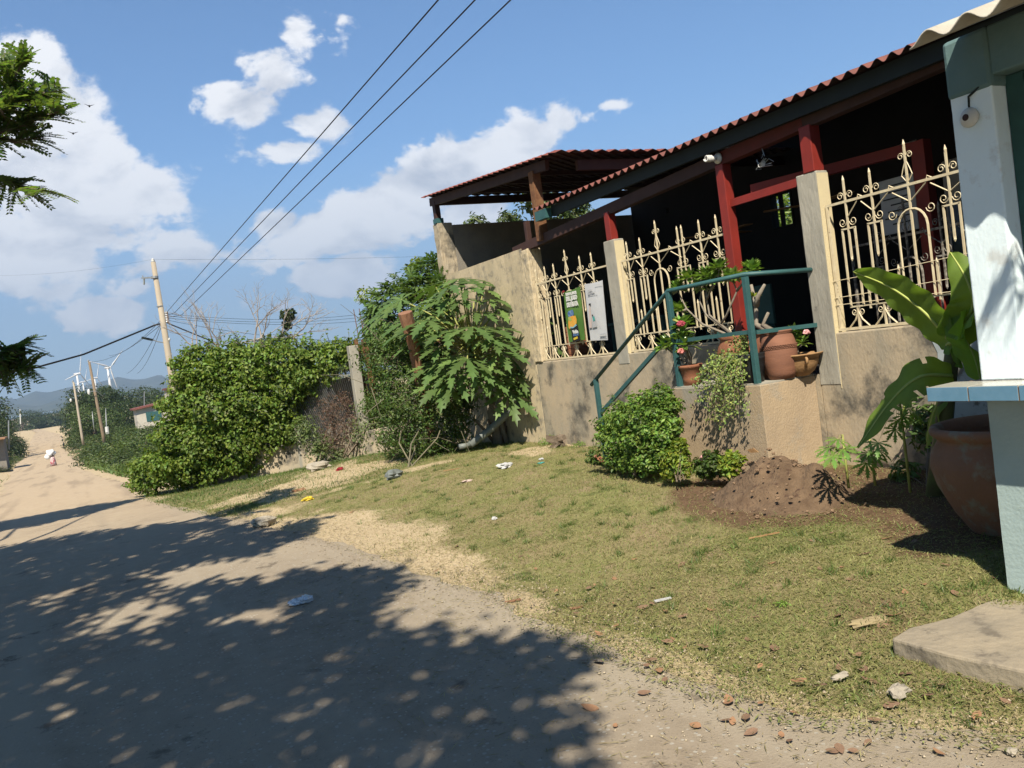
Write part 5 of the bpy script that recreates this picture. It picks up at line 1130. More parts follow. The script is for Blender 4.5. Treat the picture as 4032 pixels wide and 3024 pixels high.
desert_rose('crown_of_thorns', 'upright leafy plant with one pale pink flower in the ochre bowl', w0, [[w0, w0+np.array([0, 0, .12]), w0+np.array([-.01, 0, .24])], [w0, w0+np.array([0, 0, .1]), w0+np.array([0, .05, .15])], [w0, w0+np.array([0, 0, .1]), w0+np.array([0, -.06, .13])], [w0, w0+np.array([0, .0, .17])]], .085, 26, 7, size=.075, rad=.008, flowers=[(hq(1815, 222, 5.5), .026)], fm=m_flowerpink, group='potted flowering plants', aspect=.34)
# trailing plant in the bucket
tr_ = thing('trailing_plant', (5.19, 5.50, FZ+.2), 'trailing plant with tiny yellow green leaves spilling from the black bucket over the landing', 'plant')
b = MB(); LP = []; LN = []; rr = random.Random(15); bc_ = np.array([5.19, 5.50, FZ+.24])
ends = [(880, 820), (930, 700), (960, 620), (1000, 780), (1040, 900), (1010, 945), (1060, 940), (1090, 850), (1130, 870), (1150, 930), (1180, 900), (1190, 940), (1230, 820), (1260, 900), (1280, 860), (1330, 900), (1300, 640), (1200, 760), (1100, 700), (950, 540), (900, 620), (1070, 760), (1120, 980), (880, 700), (1160, 820), (1210, 870), (1000, 680), (1050, 820), (940, 780), (1085, 925)]
for (u, v) in ends:
    e = hq(u, v, XL-.10-rr.random()*.07); mid = (bc_+e)/2; mid[2] = bc_[2]+.04; mid[0] = XL-.03-.10*rr.random(); pts = []
    for t_ in np.linspace(0, 1, 12): pts.append((1-t_)**2*bc_+2*t_*(1-t_)*mid+t_*t_*e+np.array([rr.gauss(0, .006) for _ in range(3)]))
    b.tube(pts, [.005*(1-.7*i/11) for i in range(12)], 4)
    for i in range(2, 12):
        for q_ in range(8): LP.append(pts[i]+np.array([rr.gauss(0, .018) for _ in range(3)])); LN.append((rr.uniform(-1, .2), rr.uniform(-.8, .3), rr.uniform(-.2, 1)))
for (u, v, r) in ((1180, 420, .06), (1280, 380, .07), (1330, 430, .05), (1230, 310, .05), (1290, 280, .05), (1060, 430, .05), (1330, 330, .04), (1120, 460, .05)):
    c = hq(u, v, 5.13)
    for k in range(60): LP.append(c+np.array([rr.gauss(0, r*.7) for _ in range(3)])); LN.append((rr.uniform(-1, .2), rr.uniform(-.8, .3), rr.uniform(-.2, 1)))
b.build('stem', m_bark, tr_); leaf_mesh('leaves', LP, LN, .023, m_trailer, tr_, .8, seed=6)

# ---- banana plant by the blue column
ban = thing('banana_plant', (4.62, 3.55, g(4.62, 3.55)), 'young banana plant with broad glossy leaves between the house and the blue column', 'banana plant')
def banana_leaf(name, pts, width, side, droop=.25, seed=0, tears=0, mat=None, w0=.0):
    rr = random.Random(seed); pts = [np.array(p, float) for p in pts]; n = 34
    # smooth path
    P = []
    for i in range(n+1):
        t = i/n*(len(pts)-1); k = min(int(t), len(pts)-2); f_ = t-k; p0 = pts[max(k-1, 0)]; p1 = pts[k]; p2 = pts[k+1]; p3 = pts[min(k+2, len(pts)-1)]
        P.append(.5*((2*p1)+(-p0+p2)*f_+(2*p0-5*p1+4*p2-p3)*f_*f_+(-p0+3*p1-3*p2+p3)*f_**3))
    side = np.array(side, float); V = []; F = []; m_ = 5
    tl = sorted(rr.sample(range(4, n-3), tears)) if tears else []
    for i, p in enumerate(P):
        d = P[min(i+1, n)]-P[max(i-1, 0)]; d /= np.linalg.norm(d); s_ = side-d*(side@d); s_ /= np.linalg.norm(s_); up = np.cross(s_, d); up = up if up[2] > 0 else -up
        t = i/n; w = width*(sin(pi*min(1, (t*.93+.07))**.75)**.62)*(1 if t < .97 else .75)
        for q_ in range(-m_, m_+1):
            a = q_/m_; wv = .012*sin(i*.9+a*2)*abs(a); V.append(p+s_*a*w-up*(droop*w*a*a)+up*.10*w*abs(a)+up*wv-d*abs(a)*w*.12)
    K_ = 2*m_+1
    for i in range(n):
        for q_ in range(K_-1):
            if i in tl and (q_ < 2 if i % 2 else q_ > 2*m_-3): continue
            a = i*K_+q_; F.append((a, a+K_, a+K_+1, a+1))
    mesh_obj('leaf', V, F, mat or m_banana, ban, smooth=True)
    MB().tube([p+np.array([0, 0, -.003]) for p in P], [.013*(1-.85*i/n)+.002 for i in range(n+1)], 6).build('midrib', m_ribyellow, ban, smooth=True)
z8 = lambda u, v, Y: PY(3250+u/1.952, 500+v/1.952, Y)
banana_leaf('leaf', [z8(960, 1640, 3.55), z8(760, 1420, 3.7), z8(500, 1230, 3.9), z8(215, 1110, 4.15)], .165, (-.35, -.25, .9), seed=1, droop=.15)
banana_leaf('leaf', [z8(960, 1640, 3.55), z8(1130, 1390, 3.35), z8(1090, 1180, 3.35), z8(960, 960, 3.45)], .14, (-.3, .9, .15), seed=2, droop=.2)
z1 = lambda u, v, Y: PY(3100+u/1.509, 1200+v/1.509, Y)
banana_leaf('leaf', [z1(980, 420, 3.5), z1(780, 430, 3.6), z1(600, 590, 3.75), z1(420, 850, 3.9)], .145, (.6, .2, .75), seed=3, tears=6, droop=.2)
banana_leaf('leaf', [z1(960, 230, 3.5), z1(1050, 210, 3.4), z1(1110, 320, 3.3), z1(1150, 470, 3.2)], .19, (.1, .5, .8), seed=4, tears=5)
banana_leaf('leaf', [z1(950, 240, 3.55), z1(1050, 130, 3.4), z1(1120, 40, 3.25), z1(1180, -30, 3.1)], .14, (-.3, .5, -.7), seed=5, tears=2)
banana_leaf('leaf', [z1(960, 450, 3.6), z1(880, 620, 3.7), z1(840, 760, 3.8), z1(830, 850, 3.85)], .13, (.6, .6, 0), seed=6, tears=6)
banana_leaf('leaf', [z1(760, 540, 3.9), z1(700, 600, 3.95), z1(680, 680, 4.0)], .09, (.6, .6, 0), seed=7, tears=2)
base_b = np.array([5.05, 3.75, g(5.05, 3.75)-.05]); tp_ = z1(965, 230, 3.55)
MB().tube([base_b, (base_b*2+tp_)/3, tp_+np.array([0, 0, -.1]), tp_], [.075, .06, .045, .025], 10).build('stem', m_petdark, ban, smooth=True)
# seedlings
def seedling(label, foot, h, leaves, sz, seed):
    foot = np.array(foot); top_ = foot+np.array([0, 0, h]); papaya_plant('papaya_seedling', label, top_, leaves, sz, [foot-(0, 0, .03), foot+(0, 0, h*.5), top_], m_seedling, seed, tr=.009, group='papaya seedlings')
f1 = z1(362, 1065, 4.25); 
seedling('small papaya seedling with drooping pale leaves nearest the earth pile', f1, .36, [z1(u, v, Y) for u, v, Y in ((250, 850, 4.2), (300, 800, 4.15), (330, 860, 4.1), (370, 830, 4.25), (270, 900, 4.1))], .13, 11)
f2 = z1(520, 1050, 4.05)
seedling('small papaya seedling in the middle of the three, under the banana leaf', f2, .30, [z1(u, v, 4.0) for u, v in ((480, 880), (540, 860), (470, 940), (520, 900))], .12, 12)
f3 = z1(728, 1090, 3.8)
seedling('tallest papaya seedling with long bare leaf stalks beside the big clay jar', f3, .62, [z1(u, v, 3.75) for u, v in ((640, 740), (690, 660), (760, 650), (720, 620), (540, 820), (660, 690))], .12, 13)
# big clay jar
jc = PZ(3960, 2120, .17); jx, jy = 4.68, 2.98
jar = thing('clay_jar', (jx, jy, .12), 'very large terracotta jar with flaking pale paint under the tiled counter', 'jar')
m_jar = material('old terracotta jar', (.30, .15, .09), (.22, .12, .075), scale=3, rough=.85, bump=.3, bscale=40, c3=(.26, .23, .17), c3pos=.57, c3scale=5.5)
prof = [(.001, 0), (.20, 0), (.24, .05), (.33, .18), (.415, .34), (.445, .45), (.435, .53), (.39, .60), (.385, .62), (.40, .625), (.425, .645), (.43, .665), (.42, .685), (.40, .69), (.375, .68), (.37, .62), (.40, .5), (.36, .3), (.001, .1)]
MB().lathe([(r*.93, z*1.0) for r, z in prof], (jx, jy, .12), 48, .006).build('body', m_jar, jar, smooth=True)
bush('leafy_weed', 'dark leafy weeds in the shade between the clay jar and the house wall', 'weed', [z1(u, v, 4.2).tolist()+[r] for u, v, r in ((900, 620, .14), (860, 760, .16), (820, 680, .12), (700, 1000, .1))], 900, .07, m_papaya, 61, base=(5.2, 3.9, g(5.2, 3.9)), aspect=.3)

# ================================================================== FAR THINGS
pole = thing('power_pole', (4.7, 48.3, g(4.7, 48.3)), 'tall concrete power pole with street lamp, leaning slightly behind the hedge', 'utility pole')
Yp = 48.3; pt_ = PY(603, 1032, Yp); pb_ = PY(690, 1560, Yp); dv_ = (pt_-pb_)/(pt_[2]-pb_[2]); foot = pb_+dv_*(g(pb_[0], Yp)-.3-pb_[2])
MB().tube([foot, pb_, pt_], [.21, .185, .125], 14).build('shaft', m_pole, pole, smooth=True)
pk = lambda u, v, Y=Yp: PY(500+u/1.659, 1000+v/1.659, Y)
MB().lathe([(.05, 0), (.13, .02), (.05, .05), (.12, .09), (.04, .13), (.09, .16), (.02, .2)], pt_, 10).build('insulator', m_white, pole, smooth=True)
MB().bar(pk(95, 158), pk(205, 150), .09, .08).build('cross_arm', m_metal, pole)
MB().tube([pk(112, 160), pk(112, 200)], [.05, .05], 6).build('insulator', m_pvc, pole); MB().tube([pk(104, 155), pk(102, 140)], [.04, .03], 6).build('insulator', m_metal, pole)
MB().lathe([(.19, 0), (.19, .12)], pk(182, 160), 12).build('band', m_metal, pole); MB().lathe([(.17, 0), (.17, .05)], pk(215, 345), 12).build('band', m_metal, pole)
b = MB()
for k, v in enumerate((385, 400, 415, 430, 445)): b.tube([pk(238+k*3, v), pk(262, v-2)], [.04, .06], 6)
b.build('bracket', m_metal, pole)
MB().tube([pk(262, 380), pk(268, 450)], .05, 6).build('insulator_rack', m_rust, pole)
MB().tube([pk(245, 580), pk(200, 572), pk(165, 560)], .03, 6).build('lamp_arm', m_metal, pole); MB().bar(pk(168, 562), pk(95, 546), .26, .10).build('lamp_head', m_dgreen, pole)
MB().blob(pk(270, 560), .12, 8, 6, .1).build('meter_box', m_white, pole); MB().blob(pk(283, 655), .1, 8, 6, .1).build('meter_box', m_white, pole)
MB().tube([pk(285, 660), pk(320, 830), pk(335, 960)], .03, 5).build('conduit', m_white, pole)
def wire(label, pts, r, sag=0, name='power_cable', group=None):
    P = [np.array(p, float) for p in pts]; out = []
    for i in range(len(P)-1):
        for t_ in np.linspace(0, 1, 21)[(1 if i else 0):]: out.append(P[i]*(1-t_)+P[i+1]*t_-np.array([0, 0, sag*4*t_*(1-t_)]))
    o = MB().tube(out, r, 5).build(name, m_wire, smooth=True); tag(o, label, 'cable', group or 'cables at the power pole'); return o
for (u0, v0, u1, v1, lab) in ((657, 1229, 1725, 0, 'upper of the three thick cables crossing the sky from the pole'), (687, 1232, 1870, 0, 'middle of the three thick cables crossing the sky from the pole'), (714, 1241, 2010, 0, 'lowest of the three thick cables crossing the sky from the pole')):
    a = PY(u0, v0, 47.5); c = PZ(u1, v1, 7.2); dd = (c-a)/np.linalg.norm(c-a); wire(lab, [pk(262, 385+(u0-657)*.5), a, c, c+dd*8], .013)
a = pk(190, 462); wire('thick drooping cable from the pole down to the left edge', [pk(245, 450), a, PY(330, 1395, 46), PY(120, 1453, 44), PY(-300, 1500, 42)], .045)
wire('thick cable from the pole down to the right behind the hedge', [pk(262, 450), pk(330, 478, 47), pk(530, 560, 45), PY(900, 1395, 42)], .035)
wire('topmost thin wire left of the pole', [pt_+(0, 0, .15), PY(0, 1085, 60)], .003, .2); wire('topmost thin wire right of the pole', [pt_+(0, 0, .15), PY(1800, 1005, 46)], .005, .1)
for k, (u, v, lab) in enumerate(((1400, 1240, 'upper thin wire running level behind the bare tree'), (1400, 1252, 'second thin wire running level behind the bare tree'), (1440, 1262, 'third thin wire running level behind the bare tree'), (1420, 1342, 'lowest thin wire running level behind the bare tree'))):
    wire(lab, [pk(262, 390+k*14), PY(u, v, 50)], .010, .3)
for k, (u, v, Y, lab) in enumerate(((430, 1400, 120, 'thin wire fanning from the pole towards the middle turbine'), (500, 1470, 110, 'thin wire fanning from the pole towards the far roof'), (540, 1470, 100, 'thin wire fanning from the pole, nearest to it'), (360, 1425, 95, 'thin wire fanning from the pole to the brown wooden pole'))):
    wire(lab, [pk(235, 420+k*10), PY(u, v, Y)], .014, .5)
def far_pole(label, top, base, Y, r, mat, cap=True):
    a, c = PY(*base, Y), PY(*top, Y); t = thing('far_pole', a, label, 'utility pole', 'poles along the far road')
    MB().tube([a-(0, 0, 1.0), a, c], [r, r, r*.65], 8).build('shaft', mat, t, smooth=True)
    if cap: MB().tube([c+np.array([-.12, 0, 0]), c+np.array([0, 0, .18])], [.07, .1], 6).build('cap', m_metal, t)
    return t
fpA = far_pole('pale concrete pole nearest the far road', (289, 1504), (323, 1718), 110, .15, m_pole); fpB = far_pole('brown wooden pole with wires, right of the pale one', (351, 1424), (406, 1712), 95, .17, m_wood)
far_pole('short thin grey pole right of the brown one', (416, 1608), (420, 1700), 120, .06, m_metal, False); far_pole('short thin grey pole left of the brown one', (363, 1620), (368, 1672), 130, .06, m_metal, False)
MB().tube([PY(420, 1680, 119), PY(423, 1709, 119)], .22, 8).build('white_tank', m_white, None); tag(bpy.data.objects['white_tank'], 'small white box at the foot of the short thin pole', 'box')
MB().tube([PY(406, 1560, 94.8), PY(380, 1540, 94.5), PY(352, 1541, 94.5)], .03, 5).build('lamp_arm', m_metal, fpB); MB().blob(PY(350, 1543, 94.5), (.14, .12, .3), 8, 6, .1).build('lamp', m_white, fpB); MB().blob(PY(279, 1576, 109.5), (.12, .12, .2), 8, 6, .1).build('lamp', m_white, fpA)
# wind turbines
def turbine(label, hub, R_px, ang, kf, Y, towerpx, mat=m_turb):
    h = PY(*hub, Y); dep = (h-cC)@cF; R_ = R_px/FPX*dep; t = thing('wind_turbine', (h[0], h[1], -6.5), label, 'wind turbine', 'wind turbines on the plain')
    view = h-cC; view[2] = 0; view /= np.linalg.norm(view); side = np.array([view[1], -view[0], 0]); ax = side*math.sqrt(1-kf*kf)+view*(-kf); ax /= np.linalg.norm(ax)   # rotor axis
    pl = np.cross(np.array([0, 0, 1.]), ax)
    if pl@side < 0: pl = -pl
    tw = h-ax*3; MB().tube([(tw[0], tw[1], -7), (tw[0], tw[1], h[2]*.5), (tw[0], tw[1], h[2]-1)], [towerpx*1.5, towerpx*1.25, towerpx*.8], 14).build('tower', mat, t, smooth=True)
    MB().tube([h-ax*7, h-ax*1.5, h+ax*1], [1.2, 1.35, 1.0], 10).build('nacelle', mat, t, smooth=True)
    MB().tube([h+ax*1, h+ax*3.2], [1.6, .3], 10).build('hub', mat, t, smooth=True)
    for k in range(3):
        a = radians(ang+120*k); d = np.array([0, 0, 1.])*cos(a)+pl*sin(a); wd = np.cross(d, ax); b = MB(); V = []
        prof = [(.02, .7), (.10, 1.0), (.2, 2.1), (.4, 1.6), (.7, .95), (1., .18)]
        for q, w in prof:
            c = h+ax*1.8+d*R_*q; 
            for s1, s2 in ((-.35, 0), (0, .28), (.65, 0), (0, -.28)): V.append(c+wd*w*s1*1.2+ax*w*s2)
        F = [(3, 2, 1, 0), (20, 21, 22, 23)]
        for i in range(len(prof)-1):
            for j in range(4): F.append((4*i+j, 4*i+(j+1) % 4, 4*i+4+(j+1) % 4, 4*i+4+j))
        b.add(V, F); b.build('blade', mat, t, smooth=True)
turbine('white wind turbine farthest left, blade pointing up', (310, 1471), 94, 17, .6, 1250, 1.35)
turbine('white wind turbine in the middle behind the brown pole', (378, 1488), 70, 22, .62, 1500, 1.35)
turbine('grey shaded wind turbine farthest right', (430, 1447), 105, 48, .75, 1150, 1.3)
turbine('small low wind turbine behind the left one', (331, 1503), 62, -96, .6, 1700, 1.35)
# small house with red roof
hs = thing('small_house', PY(600, 1690, 100), 'small white house with red metal roof and green window behind the hedge', 'house')
ha = PY(543, 1690, 98); hb_ = PY(556, 1590, 98); z0 = ha[2]-.6; zt = z0+3.3
m_whitewall = material('dirty white wall', (.62, .57, .48), (.54, .49, .41), scale=1.2, rough=.9)
hx0, hx1, hy0, hy1 = ha[0], ha[0]+8.5, 96.5, 101.5
zl_ = PY(549, 1612, 98)[2]
MB().add([(hx0, hy0, z0-1), (hx1, hy0, z0-1), (hx1, hy1, z0-1), (hx0, hy1, z0-1), (hx0, hy0, zl_), (hx1, hy0, zl_+.9), (hx1, hy1, zl_+.9), (hx0, hy1, zl_)], [(3, 2, 1, 0), (4, 5, 6, 7), (0, 1, 5, 4), (1, 2, 6, 5), (2, 3, 7, 6), (3, 0, 4, 7)]).build('wall', m_whitewall, hs)
MB().bar((hx0-.3, (hy0+hy1)/2, zl_+.08), (hx1+.3, (hy0+hy1)/2, zl_+1.05), 5.8, .18).build('roof', m_tile, hs)
hw_ = PY(606, 1638, hy0); MB().box(hw_[0]-.75, hw_[0]+.75, hy0-.06, hy0+.02, hw_[2]-.5, hw_[2]+.5).build('window', m_teal, hs)
MB().box(hx0+3.6, hx0+8, hy0+1, hy1+2, zl_+.6, zl_+1.7).build('upper_block', m_whitewall, hs); MB().bar((hx0+3.4, 100, zl_+1.8), (hx0+8.3, 100, zl_+2.0), 6.4, .2).build('upper_roof', m_tile, hs)
b = MB(); a = PY(580, 1562, 98); MB().tube([PY(568, 1600, 98.2), PY(568, 1540, 98.2)], .05, 5).build('vent_pipe', m_metal, hs)
# trees beyond
def far_tree(label, u, v, Y, r, n=2600, mat=m_fartree, seed=0, sy=1., group='trees along the far road', kind='tree', lo=None):
    c = PY(u, v, Y); r = r*.70
    mid_ = float(xl(Y)+xr(Y))/2; c[0] = c[0] if Y > 450 else min(c[0], float(xl(Y))-r*1.15) if c[0] < mid_ else max(c[0], float(xr(Y))+r*1.15)
    rr = random.Random(seed); bl = []
    for k in range(9):
        a = rr.uniform(0, 2*pi); q = rr.uniform(.2, .75)*r; rad = rr.uniform(.38, .58)*r; bl.append((c[0]+q*cos(a), c[1]+q*sin(a), c[2]+rr.uniform(-1.0, .35)*r*sy, rad, rad, rad*.78))
    t = thing('broad_tree', (c[0], c[1], g(c[0], c[1])), label, 'tree', group)
    P, d = blob_points(bl, n, seed, shell=.55, lump=.25); leaf_mesh('crown', P, leafnorm(d, seed), r*.075, mat, t, .65, seed=seed)
    b = MB(); tree_limbs(b, (c[0], c[1], g(c[0], c[1])), (c[0], c[1], c[2]-r*.4), [q[:3] for q in bl[:5]], r*.06, seed); b.build('trunk', m_bark, t); return t
FT = [(250, 1600, 150, 6.5, 'dark round tree top left of the pale pole'), (235, 1650, 330, 12, 'dark tree on the far road edge, left of the grove'), (330, 1570, 165, 7, 'tallest dark tree, right below the left turbines'), (410, 1590, 170, 8, 'wide dark tree behind the brown wooden pole'), (300, 1640, 140, 5.5, 'lighter olive tree behind the pale pole'),
 (370, 1660, 135, 5, 'mid green tree between the two far poles'), (450, 1640, 145, 6, 'dark tree right of the brown pole'), (282, 1685, 150, 4.0, 'olive tree low at the far road edge'), (560, 1590, 170, 6, 'dark tree left behind the small house'), (600, 1560, 185, 5, 'dark tree top above the small house roof'),
 (500, 1640, 150, 5.5, 'dark tree directly left of the small house'), (440, 1690, 125, 3.5, 'bright green low tree near the small thin pole'), (640, 1590, 150, 4, 'tree behind the small house, right side'),
 (15, 1690, 130, 5., 'dark tree at the left picture edge'), (60, 1685, 150, 5.5, 'dark tree second from the left edge'), (105, 1680, 175, 5, 'dark tree left of the far road end'), (50, 1700, 110, 4, 'lower dark tree over the left roadside'), (165, 1655, 500, 13, 'dark trees closing the end of the road'), (-60, 1650, 120, 6, 'dark tree outside the left edge'), (85, 1705, 140, 3.0, 'small dark tree by the left road edge'), (120, 1660, 500, 12, 'hazy dark tree left of those closing the road'), (80, 1662, 480, 12, 'hazy dark tree above the left roadside trees'), (198, 1652, 510, 13, 'hazy dark tree in the middle of those closing the road'), (142, 1668, 495, 10, 'lowest hazy dark tree closing the road'), (215, 1672, 505, 10, 'low hazy tree right of the road end'), (232, 1650, 520, 14, 'dark tree just right of the road end')]
for k, (u, v, Y, r, lab) in enumerate(FT): far_tree(lab, u, v, Y, r, 4200, m_fartree2 if k in (4, 5, 7, 11) else m_fartree, 100+k)
o = None
# distant wood line as one mass
b_ = []; rr = random.Random(77)
for k in range(260):
    a = radians(rr.uniform(-7, 60)); r = rr.uniform(420, 900); x, y = r*sin(a), r*cos(a); s_ = rr.uniform(5, 8)
    if abs(x-xl(min(y, 490))) < 18 and y < 620: continue
    b_.append((x, y, g(x, y)+s_*.2, s_*1.3, s_*1.3, s_*.5))
P, d = blob_points(b_, 30000, 5, shell=.3); tag(leaf_mesh('distant_wood', P, leafnorm(d, 5), 1.5, m_fartree, None, .7, seed=5), 'distant dark wood along the foot of the hills', 'wood', kind='stuff')
# bare tree behind the hedge
bt_ = thing('bare_tree', (5.6, 27, g(5.6, 27)), 'leafless tree with bleached twigs behind the hedge, ivy on one limb', 'tree')
b = MB(); rr = random.Random(20); Yb_ = 27.
def grow(b, p, d, L, r, lvl):
    pts = [p]; q = p
    for i in range(4):
        d = d+np.array([rr.gauss(0, .16), rr.gauss(0, .16), rr.gauss(.03, .10)]); d /= np.linalg.norm(d); q = q+d*L/4; pts.append(q)
    b.tube(pts, [r, r*.85, r*.7, r*.6, r*.5], 5 if lvl < 2 else 4)
    if lvl >= 5: return
    for k in range(3 if lvl < 3 else rr.choice((2, 3, 3))):
        nd = d+np.array([rr.gauss(0, .55), rr.gauss(0, .45), rr.gauss(.05, .32)]); grow(b, pts[rr.choice((2, 3, 4)) if k else 4], nd/np.linalg.norm(nd), L*rr.uniform(.62, .8), r*.55, lvl+1)
for (u, v, dx, dz) in ((1000, 1400, .15, 1), (1080, 1400, .1, 1), (930, 1420, -.4, .8), (1120, 1400, .55, .9), (860, 1430, -.8, .7), (1040, 1410, -.1, 1)):
    p = PY(u, v, Yb_); grow(b, p, np.array([dx, 0, dz])/math.hypot(dx, dz), 0.92, .045, 1)
for u in (1000, 1060): p = PY(u, 1400, Yb_); b.tube([(p[0], Yb_, g(p[0], Yb_)-.1), p], [.16, .09], 7)
b.build('limbs', m_deadwood, bt_)
P, d = blob_points([PY(u, v, Yb_-.1).tolist()+[r] for u, v, r in ((1125, 1240, .2), (1130, 1280, .16), (1120, 1330, .22), (1140, 1250, .14), (1110, 1350, .25), (1040, 1365, .25), (1150, 1230, .12))], 1500, 66); leaf_mesh('ivy', P, leafnorm(d, 66), .10, m_fartree, bt_, .6, seed=66)
# field bushes right of the far road: a few kinds, copied
def proto(seed, r, n, mat, lab):
    rr = random.Random(seed); bl = [(rr.uniform(-.6, .6)*r, rr.uniform(-.6, .6)*r, r*rr.uniform(.1, .45), r*.55, r*.55, r*.42) for _ in range(7)]
    t = thing('roadside_bush', (0, 0, 0), lab, 'bush', 'bushes on the roadside field'); P, d = blob_points(bl, n, seed, shell=.5, lump=.3); leaf_mesh('foliage', P, leafnorm(d, seed), r*.10, mat, t, .5, seed=seed)
    b = MB()
    for q in bl[:4]: b.tube([(0, 0, -.3*r), q[:3]], [.05*r, .02*r], 4)
    b.build('stem', m_bark, t); return t
PB = [proto(201, 1.0, 2300, m_field, 'grey green roadside bush in the field between far road and hedge'), proto(202, 1.0, 2300, m_fartree2, 'fresh green roadside bush in the field between far road and hedge'), proto(203, 1.0, 2000, m_fartree, 'dark green roadside bush in the field between far road and hedge')]
spots = [(270, 1760, 1.5), (300, 1740, 1.5), (330, 1760, 1.3), (360, 1740, 1.6), (400, 1760, 1.5), (440, 1740, 1.6), (480, 1730, 1.4), (520, 1750, 1.4), (290, 1785, 1.1), (340, 1795, 1.1), (390, 1800, 1.1), (440, 1790, 1.1), (490, 1800, 1.1), (540, 1790, 1.1), (370, 1830, .8), (410, 1835, .8), (460, 1835, .8), (500, 1840, .7), (540, 1850, .6),
  (250, 1735, 2.2), (420, 1715, 2.2), (470, 1700, 2.2), (380, 1718, 2.0), (520, 1712, 2.0), (560, 1730, 1.6), (330, 1722, 2.0), (300, 1820, .7), (345, 1850, .5), (600, 1740, 1.6), (560, 1700, 1.5),
  (60, 1780, 1.4), (90, 1790, 1.2), (20, 1790, 1.5), (40, 1825, 1.2), (10, 1840, 1.3), (90, 1760, 1.8), (70, 1835, .9), (-40, 1830, 1.6), (110, 1775, 1.2)]
rr = random.Random(8)
for k, (u, v, r) in enumerate(spots+[(75, 1845, .55), (50, 1850, .5), (20, 1860, .5), (100, 1815, .7)]):
    p = PG(u, v); j = k % 3; o = PB[j] if k < 3 else dup(PB[j]); left = u < 125; p = p-np.array([r*1.2 if left else -r*.4, 0, 0])
    p[0] = min(p[0], float(xl(p[1]))-r*1.9) if left else max(p[0], float(xr(p[1]))+r*1.7)
    o.location = (p[0], p[1], g(p[0], p[1])-.05); r *= 1.35 if u < 125 and v > 1800 else (1.25 if u < 300 or v < 1745 else 1.45); o.scale = (r*1.25, r*1.25, r*.95); o.rotation_euler = (0, 0, rr.uniform(0, 6))
    if left: o['label'] = ('grey green', 'fresh green', 'dark green')[j]+' bush on the left side of the far road'; o['group'] = 'bushes left of the far road'
# rough grass tufts over the field and verges (nobody could count it)
r_ = np.random.default_rng(31)
def tufts(name, n, xf, hmin, hmax, wd, mat, seed, sandcut=.5, label=None):
    r = np.random.default_rng(seed); x, y = xf(r, n); s_ = sandmask(x, y); so = soilmask(x, y)*.8; k = (r.random(len(x)) > np.clip(np.maximum(s_, so)*1.15-.12, 0, .97)); x, y = x[k], y[k]; n = len(x)
    z = surf(x, y); a = r.random(n)*2*pi; h = hmin+(hmax-hmin)*r.random(n); ln = r.normal(size=(n, 2))*.8; w = wd*(.6+.8*r.random(n))
    P0 = np.stack([x-w*np.cos(a), y-w*np.sin(a), z-.003], 1); P1 = np.stack([x+w*np.cos(a), y+w*np.sin(a), z-.003], 1); P2 = np.stack([x+ln[:, 0]*h, y+ln[:, 1]*h, z+h], 1)
    V = np.stack([P0, P1, P2], 1).reshape(-1, 3); F = np.arange(3*n).reshape(-1, 3); o = np_mesh(name, V, F, mat); tag(o, label, 'grass', kind='stuff'); return o
def surf(x, y):
    nr = (1-sstep(25, 40, y))*sstep(0, .35, x-xr(y)); return gz(x, y)+nr*((fbm(x, y, .5, 4, 5)-.5)*.05+(fbm(x, y, 1.7, 3, 6)-.5)*.08)
m_blade = leafmat('grass blade', (.22, .27, .075), .45, .03, .3, c2=(.36, .35, .14), rough=.7); m_straw = leafmat('dry clipping', (.34, .28, .14), .35, .02, .2, c2=(.42, .36, .2), rough=.8); m_blade2 = leafmat('verge grass', (.10, .15, .035), .4, .03, .3)
def nearxy(r, n): y = 1.2+12.5*r.random(n)**1.5; x = xr(y)-.1+(5.9-xr(y))*r.random(n); return x, y
def vnearxy(r, n): y = 1.2+3.3*r.random(n); x = xr(y)-.15+(4.6-xr(y))*r.random(n); return x, y
tufts('lawn_grass', 150000, nearxy, .008, .026, .0028, m_blade, 1, label='short mown grass on the slope in front of the house')
tufts('near_grass', 60000, vnearxy, .006, .022, .0016, m_blade, 2, label='finer grass of the slope nearest the camera')
def midxy(r, n): y = 11+9*r.random(n); x = xr(y)-.1+(6.0-xr(y))*r.random(n); return x, y
def clumpxy(r, n): c = nearxy(r, n//34); return (np.repeat(c[0], 34)+r.normal(size=len(c[0])*34)*.022, np.repeat(c[1], 34)+r.normal(size=len(c[0])*34)*.022)
tufts('taller_tufts', 34*520, clumpxy, .018, .055, .003, m_blade2, 12, label='taller uneven grass tufts scattered over the lawn')
tufts('verge_grass', 26000, midxy, .02, .06, .005, m_blade2, 3, label='grass along the foot of the hedge')
def fieldxy(r, n): y = 26+75*r.random(n)**1.3; x = xr(y)+.3+14*r.random(n); return x, y
tufts('field_grass', 26000, fieldxy, .12, .45, .03, m_blade2, 4, label='tall grass on the field beside the far road')
def leftxy(r, n): y = 24+80*r.random(n); x = xl(y)-.1-9*r.random(n); return x, y
tufts('left_verge_grass', 14000, leftxy, .08, .3, .03, m_blade2, 5, label='grass on the left side of the far road')
